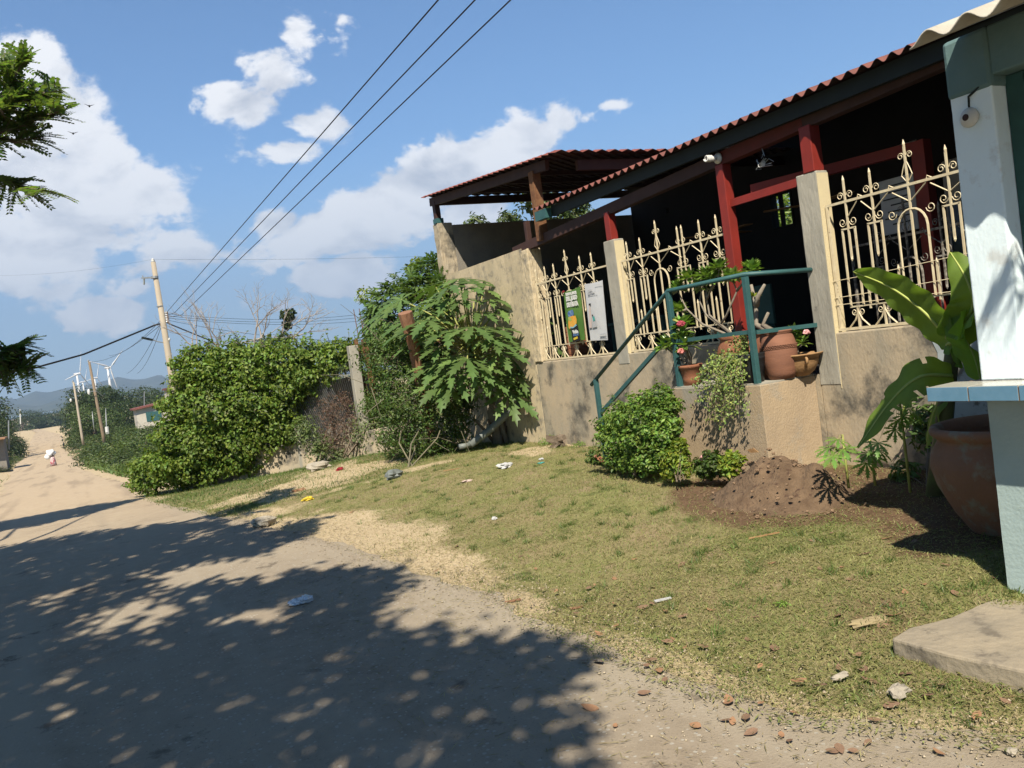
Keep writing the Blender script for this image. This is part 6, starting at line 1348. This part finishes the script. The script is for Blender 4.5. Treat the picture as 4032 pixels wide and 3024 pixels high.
# clippings: flat straws lying on lawn and road edge
def lying(name, n, xf, lmin, lmax, w, mat, seed, label, dens=None):
    r = np.random.default_rng(seed); x, y = xf(r, n)
    if dens is not None: k = r.random(len(x)) < dens(x, y); x, y = x[k], y[k]
    n = len(x); z = np.maximum(surf(x, y), np.interp(y, _ZY, _ZZ)+.02)+.004+.008*r.random(n); a = r.random(n)*2*pi; L = (lmin+(lmax-lmin)*r.random(n)**2)/2; dx, dy = np.cos(a)*L, np.sin(a)*L; wx, wy = -np.sin(a)*w, np.cos(a)*w; t_ = (r.random(n)-.5)*L*.8
    V = np.stack([np.stack([x-dx, y-dy, z-t_], 1), np.stack([x+wx, y+wy, z+.002], 1), np.stack([x+dx, y+dy, z+t_], 1), np.stack([x-wx, y-wy, z+.002], 1)], 1).reshape(-1, 3)
    o = np_mesh(name, V, np.arange(4*n).reshape(-1, 4), mat); tag(o, label, 'clippings', kind='stuff')
lying('grass_clippings', 42000, nearxy, .012, .055, .0022, m_straw, 7, 'dry grass clippings lying over the lawn')
def edgexy(r, n): y = .9+6*r.random(n)**1.3; x = xr(y)-1.2+2.6*r.random(n); return x, y
lying('edge_clippings', 11000, edgexy, .012, .08, .002, m_straw, 8, 'dry grass clippings blown over the road edge', dens=lambda x, y: np.clip(.25+(x-xr(y)+1.2)/1.6, 0, 1)*.8)
lying('green_clippings', 9000, vnearxy, .015, .05, .004, m_blade, 9, 'fresh green clippings on the near lawn')
# pebbles
def pebbles(name, n, xf, smin, smax, mat, seed, label, dz=0):
    r = np.random.default_rng(seed); x, y = xf(r, n); n = len(x); z = np.maximum(surf(x, y), np.interp(y, _ZY, _ZZ)+.018); s_ = smin+(smax-smin)*r.random(n)**3
    oct_ = np.array([(1, 0, 0), (0, 1, 0), (-1, 0, 0), (0, -1, 0), (0, 0, .6), (0, 0, -.6)], float); F0 = np.array([(0, 1, 4), (1, 2, 4), (2, 3, 4), (3, 0, 4), (1, 0, 5), (2, 1, 5), (3, 2, 5), (0, 3, 5)])
    V = (oct_[None]*(.7+.6*r.random((n, 6, 1)))*s_[:, None, None]); a = r.random(n)*2*pi; c, s2 = np.cos(a)[:, None], np.sin(a)[:, None]
    V = np.stack([V[..., 0]*c-V[..., 1]*s2, V[..., 0]*s2+V[..., 1]*c, V[..., 2]], -1)+np.stack([x, y, z+s_*.15], 1)[:, None]
    tag(np_mesh(name, V.reshape(-1, 3), (F0[None]+6*np.arange(n)[:, None, None]).reshape(-1, 3), mat), label, 'pebbles', kind='stuff')
m_peb = material('pale pebble', (.40, .33, .23), (.50, .42, .30), scale=30, rough=.9, island=.3)
pebbles('road_pebbles', 7000, lambda r, n: (lambda y: (-2.2+(xr(y)+2.3)*r.random(n), y))(1.5+10*r.random(n)**1.6), .0015, .007, m_peb, 10, 'small pale stones bedded in the road')
pebbles('edge_gravel', 6000, lambda r, n: (lambda y: (xr(y)+r.normal(size=n)*.22+.05, y))(1.3+9.5*r.random(n)), .002, .010, m_peb, 11, 'loose pale gravel along the road edge')
# individual fallen leaves
m_dleaf = material('dry brown leaf', (.30, .18, .11), (.20, .125, .08), scale=20, rough=.7); m_dleaf2 = material('dry orange leaf', (.42, .24, .13), (.32, .17, .09), scale=20, rough=.7)
rr = random.Random(44)
def leaf_proto(seed):
    r2 = random.Random(seed); V = []; n = 7; cu = r2.uniform(.0, .16); bend = r2.uniform(-.25, .3)
    for i in range(n):
        t = i/(n-1); w = .27*sin(pi*t**.8)**.8+.005; x = t-.5; z = bend*(x*x)*1.2
        V += [(x, -w, z+cu*w*1.2), (x, 0, z), (x, w, z+cu*w*1.2*r2.uniform(.4, 1.1))]
    F = []
    for i in range(n-1): a = 3*i; F += [(a, a+3, a+4, a+1), (a+1, a+4, a+5, a+2)]
    F2 = [f for f in F]; return V, F2
lp = []
for k in range(5):
    V, F = leaf_proto(300+k); o = mesh_obj('fallen_leaf', V, F, m_dleaf if k % 3 else m_dleaf2); tag(o, 'small dry brown leaf lying on the ground', 'leaf', 'dry leaves on the ground'); lp.append(o)
leafspots = [(1385+0, 2020), (2550, 2640), (2140, 2330), (2190, 2340), (2320, 2320), (2420, 2385), (2530, 2400), (2570, 2315), (2800, 2400), (2975, 2435), (2340, 2310), (2270, 2430), (2310, 2455), (2430, 2480), (2630, 2540), (2650, 2530), (2770, 2560), (2690, 2430),
  (3490, 2120), (3400, 2190), (3320, 2245), (3230, 2250), (3200, 2140), (3565, 2340), (3495, 2385), (3640, 2310), (3300, 2430), (3225, 2355), (3520, 2425), (3425, 2690), (3130, 2830), (3280, 2985), (3310, 2975), (3145, 2700), (3560, 2660), (3850, 2840), (3960, 2780), (3230, 2720), (3080, 2920), (2860, 2860), (2740, 2880), (2940, 2850), (2960, 2910), (2870, 2780), (2300, 2620), (2360, 2625), (2540, 2750), (3600, 2130), (3880, 2200), (3790, 2180), (2600, 2660), (2620, 2700), (3050, 2560), (3700, 2990), (3420, 2950), (3000, 2790), (3380, 2580), (1580, 2190), (1720, 2260), (2050, 2200), (2110, 2245), (1800, 2170), (3270, 2110), (3010, 1990), (2600, 1920)]
for k in range(30): leafspots.append((rr.uniform(2300, 4000), rr.uniform(2200, 3010)))
for k, (u, v) in enumerate(leafspots):
    p = PG(u, v); o = lp[k] if k < 5 else dup(lp[k % 5]); s_ = rr.uniform(.022, .05) if v < 2900 else rr.uniform(.02, .038); z = max(float(surf(p[0], p[1])), float(np.interp(p[1], _ZY, _ZZ))+.02)
    o.location = (p[0], p[1], z+.006); o.scale = (s_*1.7,)*3; o.rotation_euler = (rr.uniform(-.3, .3), rr.uniform(-.3, .3), rr.uniform(0, 6))
# litter
def litter(name, label, cat, u, v, s3, mat, seed=0, amp=.3, rot=0, group=None):
    p = PG(u, v); z = max(float(surf(p[0], p[1])), float(np.interp(p[1], _ZY, _ZZ))+.018); b = MB().blob((0, 0, 0), s3, 10, 7, amp, seed); c, s_ = cos(rot), sin(rot)
    b.V = [(p[0]+x*c-y*s_, p[1]+x*s_+y*c, z+s3[2]*.7+zz) for x, y, zz in b.V]; return tag(b.build(name, mat), label, cat, group)
m_plast = material('crumpled clear plastic', (.55, .57, .62), (.80, .82, .86), scale=45, rough=.15, spec=.8, lo=.45, hi=.55)
bagp = thing('plastic_bag', PG(1190, 2390), 'crumpled clear plastic bag lying on the shaded road', 'plastic bag'); p = PG(1190, 2390); z = .02
rr = random.Random(7)
for k, (dx, dy, sx, sy, sz, m_) in enumerate(((0.03, 0, .05, .035, .028, m_plast), (-.03, .01, .055, .03, .022, m_plast))):
    b = MB(); V = []; n1, n2 = 9, 14
    for i in range(n1+1):
        for j in range(n2):
            a = 2*pi*j/n2; t = pi*i/n1; kk = 1+rr.uniform(-.35, .35); V.append((p[0]+dx+sx*kk*sin(t)*cos(a), p[1]+dy+sy*kk*sin(t)*sin(a), max(z+.003, z+sz*.9+sz*kk*cos(t))))
    F = [(i*n2+j, (i+1)*n2+j, (i+1)*n2+(j+1) % n2, i*n2+(j+1) % n2) for i in range(n1) for j in range(n2)]; b.add(V, F); b.build('crumpled_film', m_, bagp)
litter('paper_scrap', 'large white crumpled paper on the lawn before the papaya', 'litter', 1990, 1842, (.085, .07, .035), wp, 1, .5)
litter('paper_scrap', 'small white paper scrap beside a blue wrapper on the lawn', 'litter', 2132, 1812, (.03, .02, .018), wp, 2, .5); litter('blue_wrapper', 'bright blue wrapper below the white scrap on the lawn', 'litter', 2130, 1826, (.045, .02, .010), m_tealp, 3, .4)
litter('paper_scrap', 'pinkish white scrap left of the large crumpled paper', 'litter', 1838, 1898, (.06, .03, .014), material('pinkish paper', (.66, .50, .44)), 4, .5); litter('plastic_scrap', 'small bright white scrap in the middle of the lawn', 'litter', 1948, 2056, (.022, .02, .018), wp, 5, .4)
litter('yellow_peel', 'yellow peel on the far lawn', 'litter', 1217, 1975, (.07, .04, .03), m_yel, 6, .5); litter('red_scrap', 'small red scrap by the low wall', 'litter', 1340, 1853, (.05, .03, .03), m_redp, 7, .5); litter('grey_bag', 'dark grey plastic bag at the foot of the thorn bush', 'litter', 1552, 1885, (.11, .09, .07), m_pvc, 8, .3)
litter('orange_scrap', 'orange brown cardboard scrap on the far lawn', 'litter', 1176, 1936, (.09, .06, .02), m_dleaf2, 9, .5); litter('dead_root', 'brown gnarled root on the lawn at the foot of the plaster wall', 'root', 2200, 1765, (.10, .05, .09), m_bark, 10, .9)
litter('tan_stone', 'flat tan stone on the grass left of the concrete slab', 'stone', 3420, 2455, (.105, .045, .016), m_tanstone, 11, .25, rot=-.3, group='single stones')
litter('rough_stone', 'rough grey concrete chunk below the slab near the road edge', 'stone', 3545, 2755, (.052, .036, .026), m_stone, 12, .3, rot=.2, group='single stones'); litter('rough_stone', 'pale stone chunk near the bottom right corner', 'stone', 3990, 2990, (.022, .016, .012), m_stone, 13, .3, group='single stones')
litter('pale_stone', 'flat pale stone at the near edge of the far lawn', 'stone', 1040, 2075, (.14, .10, .06), m_stone, 14, .3, group='single stones'); litter('pale_stone', 'pale flat stone by the low wall under the hedge', 'stone', 1260, 1850, (.2, .12, .08), m_stone, 15, .3, group='single stones'); litter('pale_stone', 'small pale stone in the gravel below the flat tan stone', 'stone', 3310, 2680, (.05, .02, .012), m_stone, 16, .3, group='single stones')
for k, (u, v, L, a, lab) in enumerate(((2610, 2366, .10, .2, 'pale folded paper strip on the lawn right of the sand'), (2020, 2372, .10, .5, 'flat brown wood chip on the road edge'), (2270, 2390, .08, .4, 'brown wood chip on the gravel'), (3010, 2120, .22, .15, 'long straw coloured stick on the lawn under the earth pile'), (1780, 1862, .2, 1.0, 'pale stick beside the pinkish scrap'))):
    p = PG(u, v); z = float(surf(p[0], p[1]))+.012; d = cR*cos(a)+np.array([0, 0, 0]); d[2] = 0; d /= np.linalg.norm(d); d = d*L/2+np.array([-d[1], d[0], 0])*L*.12
    tag(MB().bar(p*[1, 1, 0]+(0, 0, z)-d, p*[1, 1, 0]+(0, 0, z)+d, .022 if k < 3 else .008, .008).build('wood_chip' if k in (1, 2) else ('paper_strip' if k == 0 else 'stick'), wp if k == 0 else (m_postwood if k < 3 else m_claypale)), lab, 'litter')
# small weeds at the wall foot
for k, (u, v, r, lab) in enumerate(((2170, 1750, .12, 'low bright weeds at the wall foot right of the papaya'), (2280, 1760, .07, 'tiny weed tuft at the wall foot beside the railing'), (2090, 1700, .14, 'weeds under the papaya by the pale wall'), (3080, 2390, .03, 'dark green weed clump in the near lawn'), (3540, 2760, .02, 'small green weed behind the concrete chunk'))):
    p = PG(u, v); bush('low_weed', lab, 'weed', [(p[0], p[1], g(p[0], p[1])+r*.3, r*1.3, r*1.3, r*.7), (p[0]+r, p[1]+r*.3, g(p[0], p[1])+r*.2, r*.8, r*.8, r*.5)], 260 if r > .05 else 120, max(.018, r*.28), m_shrub, 400+k, base=(p[0], p[1], g(p[0], p[1])), aspect=.4)
# concrete slab in the right foreground
zs = .10; ps = [PZ(3510, 2512, zs), PZ(3724, 2575, zs), PZ(4032, 2640, zs), PZ(4032, 2640, zs)+np.array([.6, -1.3, 0]), PZ(4032, 2335, zs)+np.array([1.0, .1, 0]), PZ(3935, 2345, zs), PZ(3740, 2430, zs), PZ(3580, 2470, zs)]
sl_ = thing('concrete_slab', ps[1]*[1, 1, 0], 'worn concrete slab at the lower right with a square cut edge', 'slab')
n = len(ps); b = MB(); b.add([p for p in ps]+[p-np.array([0, 0, .3]) for p in ps], [tuple(reversed(range(n))), tuple(range(n, 2*n))]+[(i, (i+1) % n, n+(i+1) % n, n+i) for i in range(n)])
bm = bmesh.new(); me = bpy.data.meshes.new('slab_body'); me.from_pydata(b.V, [], b.F); bm.from_mesh(me); bmesh.ops.recalc_face_normals(bm, faces=bm.faces); bm.to_mesh(me); bm.free(); me.materials.append(m_slab)
o = bpy.data.objects.new('slab_body', me); COL.objects.link(o); adopt(o, sl_); md = o.modifiers.new('bevel', 'BEVEL'); md.width = .012; md.segments = 2; tri_ = o.modifiers.new('tri', 'TRIANGULATE'); roughen(o, .0025, .09, 5)
# person walking away with a white cloth
pp_ = PG(213, 1843); dep = float((pp_-cC)@cF); H = 70/FPX*dep; per = thing('person', pp_, 'person walking away on the far road in a checked skirt under a white cloth', 'person')
px_, py_, pz_ = pp_; u_ = H/1.6
def sk_body():
    pts = [((0, 0, .82), .14), ((0, 0, 1.05), .13), ((0, .06, 1.22), .15), ((0, .10, 1.32), .07), ((0, .13, 1.42), .085), ((0, .14, 1.50), .075), ((-.09, 0, .76), .10), ((-.09, .04, .44), .07), ((-.09, -.02, .08), .05), ((-.09, .08, .03), .04),
      ((.09, 0, .76), .10), ((.09, -.06, .44), .07), ((.09, -.14, .10), .05), ((.09, -.04, .03), .04), ((-.19, .06, 1.24), .06), ((-.26, .05, 1.0), .045), ((-.16, .2, .98), .035), ((.19, .06, 1.24), .06), ((.25, .02, 1.45), .045), ((.14, .06, 1.6), .035)]
    ed = [(0, 1), (1, 2), (2, 3), (3, 4), (4, 5), (0, 6), (6, 7), (7, 8), (8, 9), (0, 10), (10, 11), (11, 12), (12, 13), (2, 14), (14, 15), (15, 16), (2, 17), (17, 18), (18, 19)]
    me = bpy.data.meshes.new('body'); me.from_pydata([(px_+x*u_, py_+y*u_, pz_+z*u_) for (x, y, z), r in pts], ed, []); me.materials.append(material('skin', (.20, .10, .06), rough=.6))
    o = bpy.data.objects.new('body', me); COL.objects.link(o); adopt(o, per); sk = o.modifiers.new('skin', 'SKIN'); 
    for i, (_, r) in enumerate(pts): me.skin_vertices[0].data[i].radius = (r*u_, r*u_)
    me.skin_vertices[0].data[0].use_root = True; o.modifiers.new('sub', 'SUBSURF').render_levels = 2
sk_body()
m_check = material('checked cloth', (.45, .12, .14), (.62, .52, .50), scale=7, rough=.9, lo=.45, hi=.55)
MB().lathe([(.15*u_, 1.02*u_), (.20*u_, .85*u_), (.24*u_, .55*u_), (.27*u_, .22*u_), (.25*u_, .22*u_), (.12*u_, .98*u_)], pp_, 20, .05).build('skirt', m_check, per, smooth=True)
MB().lathe([(.16*u_, 1.0*u_), (.18*u_, 1.15*u_), (.20*u_, 1.28*u_), (.09*u_, 1.36*u_)], pp_+(0, .03, 0), 16, .03, 1, .8).build('blouse', material('dark blouse', (.10, .05, .05), rough=.9), per, smooth=True)
MB().blob(pp_+np.array([-.05, 0, 1.38])*u_, (.36*u_, .24*u_, .30*u_), 16, 12, .30, 3).build('white_cloth', material('white cloth', (.85, .85, .84), rough=.8), per, smooth=True)
MB().blob(pp_+np.array([-.38, .02, 1.10])*u_, (.22*u_, .14*u_, .24*u_), 12, 9, .2, 5).build('cloth_end', bpy.data.materials['white cloth'], per, smooth=True)
# roadside shack bits at the left edge
sk_ = thing('roadside_hut', PG(10, 1760), 'half hidden grey hut with orange roof edge at the left picture edge', 'hut'); a = PY(-60, 1745, 84); c = PY(14, 1745, 84)
MB().box(a[0], c[0], 84, 87, a[2]-2.5, a[2]+.1).build('wall', m_block, sk_); MB().bar((a[0]-.2, 84.2, a[2]+.25), (c[0]+.25, 84.2, a[2]+.2), 3.2, .12).build('roof', m_dleaf2, sk_)
tag(MB().tube([PY(35, 1770, 86), PY(34, 1655, 86)], .06, 6).build('thin_pole', m_metal), 'thin grey pole beside the hut at the left edge', 'pole'); tag(MB().tube([PY(81, 1670, 300), PY(79, 1612, 300)], .18, 6).build('white_mast', m_white), 'tiny white mast above the left trees', 'mast')
# birds
for k, (u, v, lab) in enumerate(((352, 418, 'upper tiny bird before the big left cloud'), (288, 526, 'lower tiny bird before the big left cloud'))):
    c = PY(u, v, 60); b = MB(); b.blob((0, 0, 0), (.06, .16, .06), 8, 6, .05, k); b.add([(0, .08, 0), (-.32, -.04, .14), (0, -.08, 0), (0, .08, .012), (-.32, -.04, .152), (0, -.08, .012)], [(0, 1, 2), (5, 4, 3)]); b.add([(0, .08, 0), (.32, -.04, .10), (0, -.08, 0), (0, .08, .012), (.32, -.04, .112), (0, -.08, .012)], [(2, 1, 0), (3, 4, 5)])
    b.V = [(c[0]+x, c[1]+y, c[2]+z) for x, y, z in b.V]; tag(b.build('bird', m_wire), lab, 'bird', 'birds in the sky')

# ================================================================== SHADE TREES (left of the road; their crowns throw the dappled shade)
C7 = lambda L: [(u/1.475, 2000+v/1.475) for u, v in L]
C5_ = lambda L: [(900+u/1.4747, 1700+v/1.475) for u, v in L]
C8_ = lambda L: [(1500+u/1.4747, 2300+v/1.475) for u, v in L]
SH = [C7([(-2500, 900), (-400, 330), (0, 240), (300, 190), (480, 160), (700, 135), (1060, 100), (1250, 85), (1420, 120), (1560, 160), (1700, 100), (1850, 60), (1800, 130), (1700, 190), (1560, 250), (1420, 290), (1250, 300), (1060, 330), (930, 400), (960, 460), (800, 540), (620, 580), (540, 620), (420, 700), (380, 770), (700, 740), (900, 660), (1100, 600), (1300, 560), (1500, 520), (1700, 520), (1660, 560), (1500, 610), (1250, 680), (1280, 700), (1600, 660), (1830, 590), (1900, 640), (2212, 640), (2212, 4000), (-2500, 4000)]),
  C7([(980, 500), (1130, 470), (1280, 450), (1400, 470), (1560, 430), (1700, 400), (1830, 358), (1960, 380), (2212, 385), (2212, 660), (1900, 640), (1850, 560), (1700, 520), (1500, 520), (1200, 590), (1000, 560)]),
  C5_([(590, 790), (700, 830), (880, 830), (820, 880), (980, 850), (1150, 855), (1100, 930), (950, 960), (1130, 985), (1100, 1030), (850, 1060), (880, 1100), (930, 1140), (1100, 1120), (1340, 1130), (1280, 1220), (1400, 1190), (1550, 1175), (1740, 1200), (2000, 1210), (2212, 1250), (2212, 2200), (500, 2200), (400, 1100), (450, 900)]),
  C8_([(0, 250), (300, 240), (460, 240), (420, 330), (640, 290), (760, 280), (870, 330), (1000, 330), (1200, 310), (1420, 345), (1400, 400), (1250, 430), (1020, 470), (1060, 540), (1300, 570), (1480, 600), (1400, 680), (1260, 700), (1130, 760), (1260, 800), (1330, 860), (1230, 910), (1200, 960), (1330, 1010), (1400, 1100), (1400, 3000), (-1500, 3000), (-1500, 250)]),
  C8_([(1560, 870), (1600, 830), (1700, 830), (1850, 900), (1880, 960), (1780, 1010), (1640, 990), (1480, 930)]),
  [(0, 2045), (130, 2022), (300, 2000), (430, 1985), (560, 1962), (420, 2012), (200, 2062), (0, 2095), (-1200, 2330), (-1200, 2200)]]
LIT = [(2232, 2829, 45, 34), (2110, 2905, 35, 24), (1680, 2985, 50, 34), (1322, 2925, 60, 30), (1260, 2795, 45, 22), (197, 2637, 45, 18), (350, 2520, 70, 18), (600, 2475, 55, 16), (980, 2435, 110, 16), (1360, 2585, 40, 22), (380, 2340, 90, 12), (130, 2385, 60, 14), (200, 2340, 50, 12), (1290, 2420, 40, 12), (2080, 2600, 45, 25), (560, 2270, 60, 9), (400, 2275, 50, 9), (300, 2400, 50, 10), (2240, 2740, 40, 25), (720, 2380, 50, 12), (150, 2250, 60, 8), (780, 2110, 50, 6)]
def inpoly(x, y, P):
    c = False; j = len(P)-1
    for i in range(len(P)):
        xi, yi = P[i]; xj, yj = P[j]
        if (yi > y) != (yj > y) and x < (xj-xi)*(y-yi)/(yj-yi)+xi: c = not c
        j = i
    return c
sh_dir = SUN
rr = random.Random(99); clumps = []
step = .18
for gx_ in np.arange(-6.5, 2.9, step):
    for gy_ in np.arange(-3.0, 17.5, step):
        x, y = gx_+rr.uniform(-.07, .07), gy_+rr.uniform(-.07, .07); z = g(x, y); q = proj((x, y, z)); inside = False
        if q is None or q[1] > 3200 or q[0] < -900:
            inside = (x < 1.5) and y < 12.3 and not (y > 11.5 and x < -4)
            if q is None: inside = x < .8+.25*sin(y*3)
            if rr.random() < .02: inside = False
        else:
            inside = any(inpoly(q[0], q[1], P) for P in SH)
            if inside and y < 6:
                for ox, oy in (((.11, 0), (.06, .09)) if y > 3.9 else ((.22, 0), (.12, .09))):
                    q2 = proj((x+ox, y+oy, z)); inside = inside and (q2 is None or q2[1] > 3100 or any(inpoly(q2[0], q2[1], P) for P in SH))
            if inside and any(((q[0]-a)/(rx*1.1+22))**2+((q[1]-b_)/(ry*1.1+9))**2 < 1 for a, b_, rx, ry in LIT): inside = False
        if not inside and q is not None and ((q[0]-2665)/95)**2+((q[1]-2915)/50)**2 < 1: inside = True
        if not inside: continue
        for tr_i in range(8):
            h = rr.uniform(4.6, 7.4) if tr_i < 4 else rr.uniform(4.0, 10)
            c = np.array([x, y, z])+sh_dir/sh_dir[2]*h; qq = proj(c)
            if qq is None or qq[0] < -150 or qq[1] < -150 or qq[0] > 4300: clumps.append(c); break
clumps = np.array(clumps)
centres = np.array([(-4.3, 6.6), (-3.6, .8), (-6.2, -3.6)]); own = np.argmin(np.linalg.norm(clumps[:, None, :2]-centres[None], axis=2), axis=1)
labs = ('feathery-leaved tree reaching in from the left edge, shading the road', 'shade tree left of the road beside the camera', 'shade tree left of the road behind the camera')
r = np.random.default_rng(5)
for k, cc in enumerate(centres):
    sel = clumps[own == k]
    if not len(sel): continue
    t = thing('shade_tree', (cc[0], cc[1], g(*cc)), labs[k], 'tree', 'shade trees beside the road')
    m_ = 26; P = (sel[:, None]+r.normal(size=(len(sel), m_, 3))*np.array([.085, .085, .12])).reshape(-1, 3); N_ = r.normal(size=P.shape)*.5+sh_dir*1.0+np.array([0, 0, .3])
    leaf_mesh('crown', P, N_, .135, m_shade, t, .62, seed=70+k)
    b = MB(); idx_ = r.choice(len(sel), min(16, len(sel)), replace=False); tree_limbs(b, (cc[0], cc[1], g(*cc)), (cc[0]+.1, cc[1]-.2, 3.3), [sel[i] for i in idx_], .17, k); b.build('trunk', m_bark, t)
    if k == 0: T0 = t
# the branches that hang into the picture: feathery compound leaves
def feather(LP, LN, LT, LS, tw, c, d, L, rr, droop=.22):
    d = np.array(d, float); d /= np.linalg.norm(d); up = np.array([rr.uniform(-.3, .3), rr.uniform(-.3, .3), 1.]); up -= d*(up@d); up /= np.linalg.norm(up); s = np.cross(d, up); pts = []
    for i in range(11):
        t = i/10; p = c+d*L*t-np.array([0, 0, droop*L*t*t]); pts.append(p)
        if i:
            for sg in (-1, 1): LP.append(p+s*sg*L*.13*(1-.4*t)); LT.append(s*sg+d*.35-np.array([0, 0, .25])); LN.append(up); LS.append(L*.26*(1-.35*t))
    tw.tube([pts[0], pts[5], pts[10]], [.003, .0025, .0015], 4)
Yb = 8.6
BR = [([(-300, 560), (-60, 470), (60, 400), (120, 340)], 5.5), ([(-300, 560), (0, 520), (120, 480), (230, 440)], 5), ([(-60, 470), (40, 330), (100, 230)], 5), ([(-200, 700), (0, 700), (90, 740), (180, 750)], 5), ([(-200, 450), (0, 430), (60, 520)], 5), ([(-60, 520), (60, 560), (140, 540)], 5), ([(60, 400), (170, 370), (225, 345)], 4), ([(-200, 260), (0, 260), (50, 240)], 5),
      ([(-300, 1330), (-60, 1360), (40, 1380), (90, 1350)], 5), ([(-300, 1420), (-40, 1400), (60, 1440), (110, 1455)], 5), ([(-60, 1400), (0, 1440), (30, 1420)], 5)]
LP, LN, LT, LS = [], [], [], []; tw = MB(); rr = random.Random(41)
for bi, (pts, _) in enumerate(BR):
    if bi == 8: tw.build('branch', m_bark, T0); leaf_mesh('feathery_leaves', np.array(LP), np.array(LN), np.array(LS), m_shade, T0, .62, fold=.05, seed=79, Tdir=np.array(LT)); LP, LN, LT, LS = [], [], [], []; tw = MB()
    P3 = [PY(u, v, Yb+rr.uniform(-.35, .35)) for u, v in pts]; k = len(P3); tw.tube(P3, [.022*(1-.8*i/(k-1))+.003 for i in range(k)], 5)
    for i in range(k-1):
        for t_ in np.arange(.15, 1.01, .16):
            c = P3[i]*(1-t_)+P3[i+1]*t_; ax_ = P3[i+1]-P3[i]; ax_ /= np.linalg.norm(ax_)
            for q_ in range(3):
                d = ax_*rr.uniform(.2, 1)+np.array([rr.gauss(0, .6), rr.gauss(0, .6), rr.gauss(.12, .40)])
                e_ = c+d/np.linalg.norm(d)*.2; qe = proj(e_)
                if qe and (qe[0] > 290 or (580 < qe[1] < 680) or (830 < qe[1] < 1290)): continue
                feather(LP, LN, LT, LS, tw, c, d, rr.uniform(.18, .30), rr)
tw.build('branch', m_bark, T0); leaf_mesh('feathery_leaves', np.array(LP), np.array(LN), np.array(LS), m_shade, T0, .62, fold=.05, seed=80, Tdir=np.array(LT))
tw = MB(); root_ = np.array([centres[0][0]+.1, centres[0][1]-.2, 3.3])
for (pts, _) in BR:
    P3 = PY(*pts[0], Yb)
    if abs(pts[0][0]) > 190: tw.tube([root_, (root_+P3)/2+np.array([0, 0, .3]), P3], [.07, .05, .025], 6)
tw.build('limb', m_bark, T0)
# palm frond by the kiosk whose fingers fall across the blue column
pf = thing('palm_frond_plant', (1.9, .4, g(1.9, .4)), 'tall palm beside the camera whose fronds shade the blue column', 'palm'); b = MB(); LP, LN, LT, LS = [], [], [], []; rr = random.Random(14)
wallpts = [(3.85, 2.40, 1.55)]
trunk_top = np.array([2.35, -.2, 4.6])
for i, w in enumerate(wallpts):
    e = np.array(w)+SUN*(2.3+.15*i); st_ = trunk_top; mid = (st_+e)/2+np.array([0, 0, .35]); n = 16; pts = [(1-t)**2*st_+2*t*(1-t)*mid+t*t*(e+np.array([.12, .12, -.1])) for t in np.linspace(0, 1, n)]; b.tube(pts, [.012*(1-.8*j/n) for j in range(n)], 5)
    for j in range(6, n):
        d = pts[j]-pts[j-1]; d /= np.linalg.norm(d); s = np.cross(d, (0, 0, 1)); s /= np.linalg.norm(s)
        for sg in (-1, 1): LP.append(pts[j]+s*sg*.08-np.array([0, 0, .06])); LT.append(s*sg*.5+d*.5-np.array([0, 0, 1.])); LN.append(SUN+np.array([rr.uniform(-.2, .2)]*3)); LS.append(.24)
b.tube([(1.9, -.9, -.1), (2.0, -.7, 2.4), trunk_top], [.09, .07, .06], 9); b.build('trunk', m_bark, pf); leaf_mesh('fronds', np.array(LP), np.array(LN), np.array(LS), m_shade, pf, .09, fold=.05, seed=81, Tdir=np.array(LT))
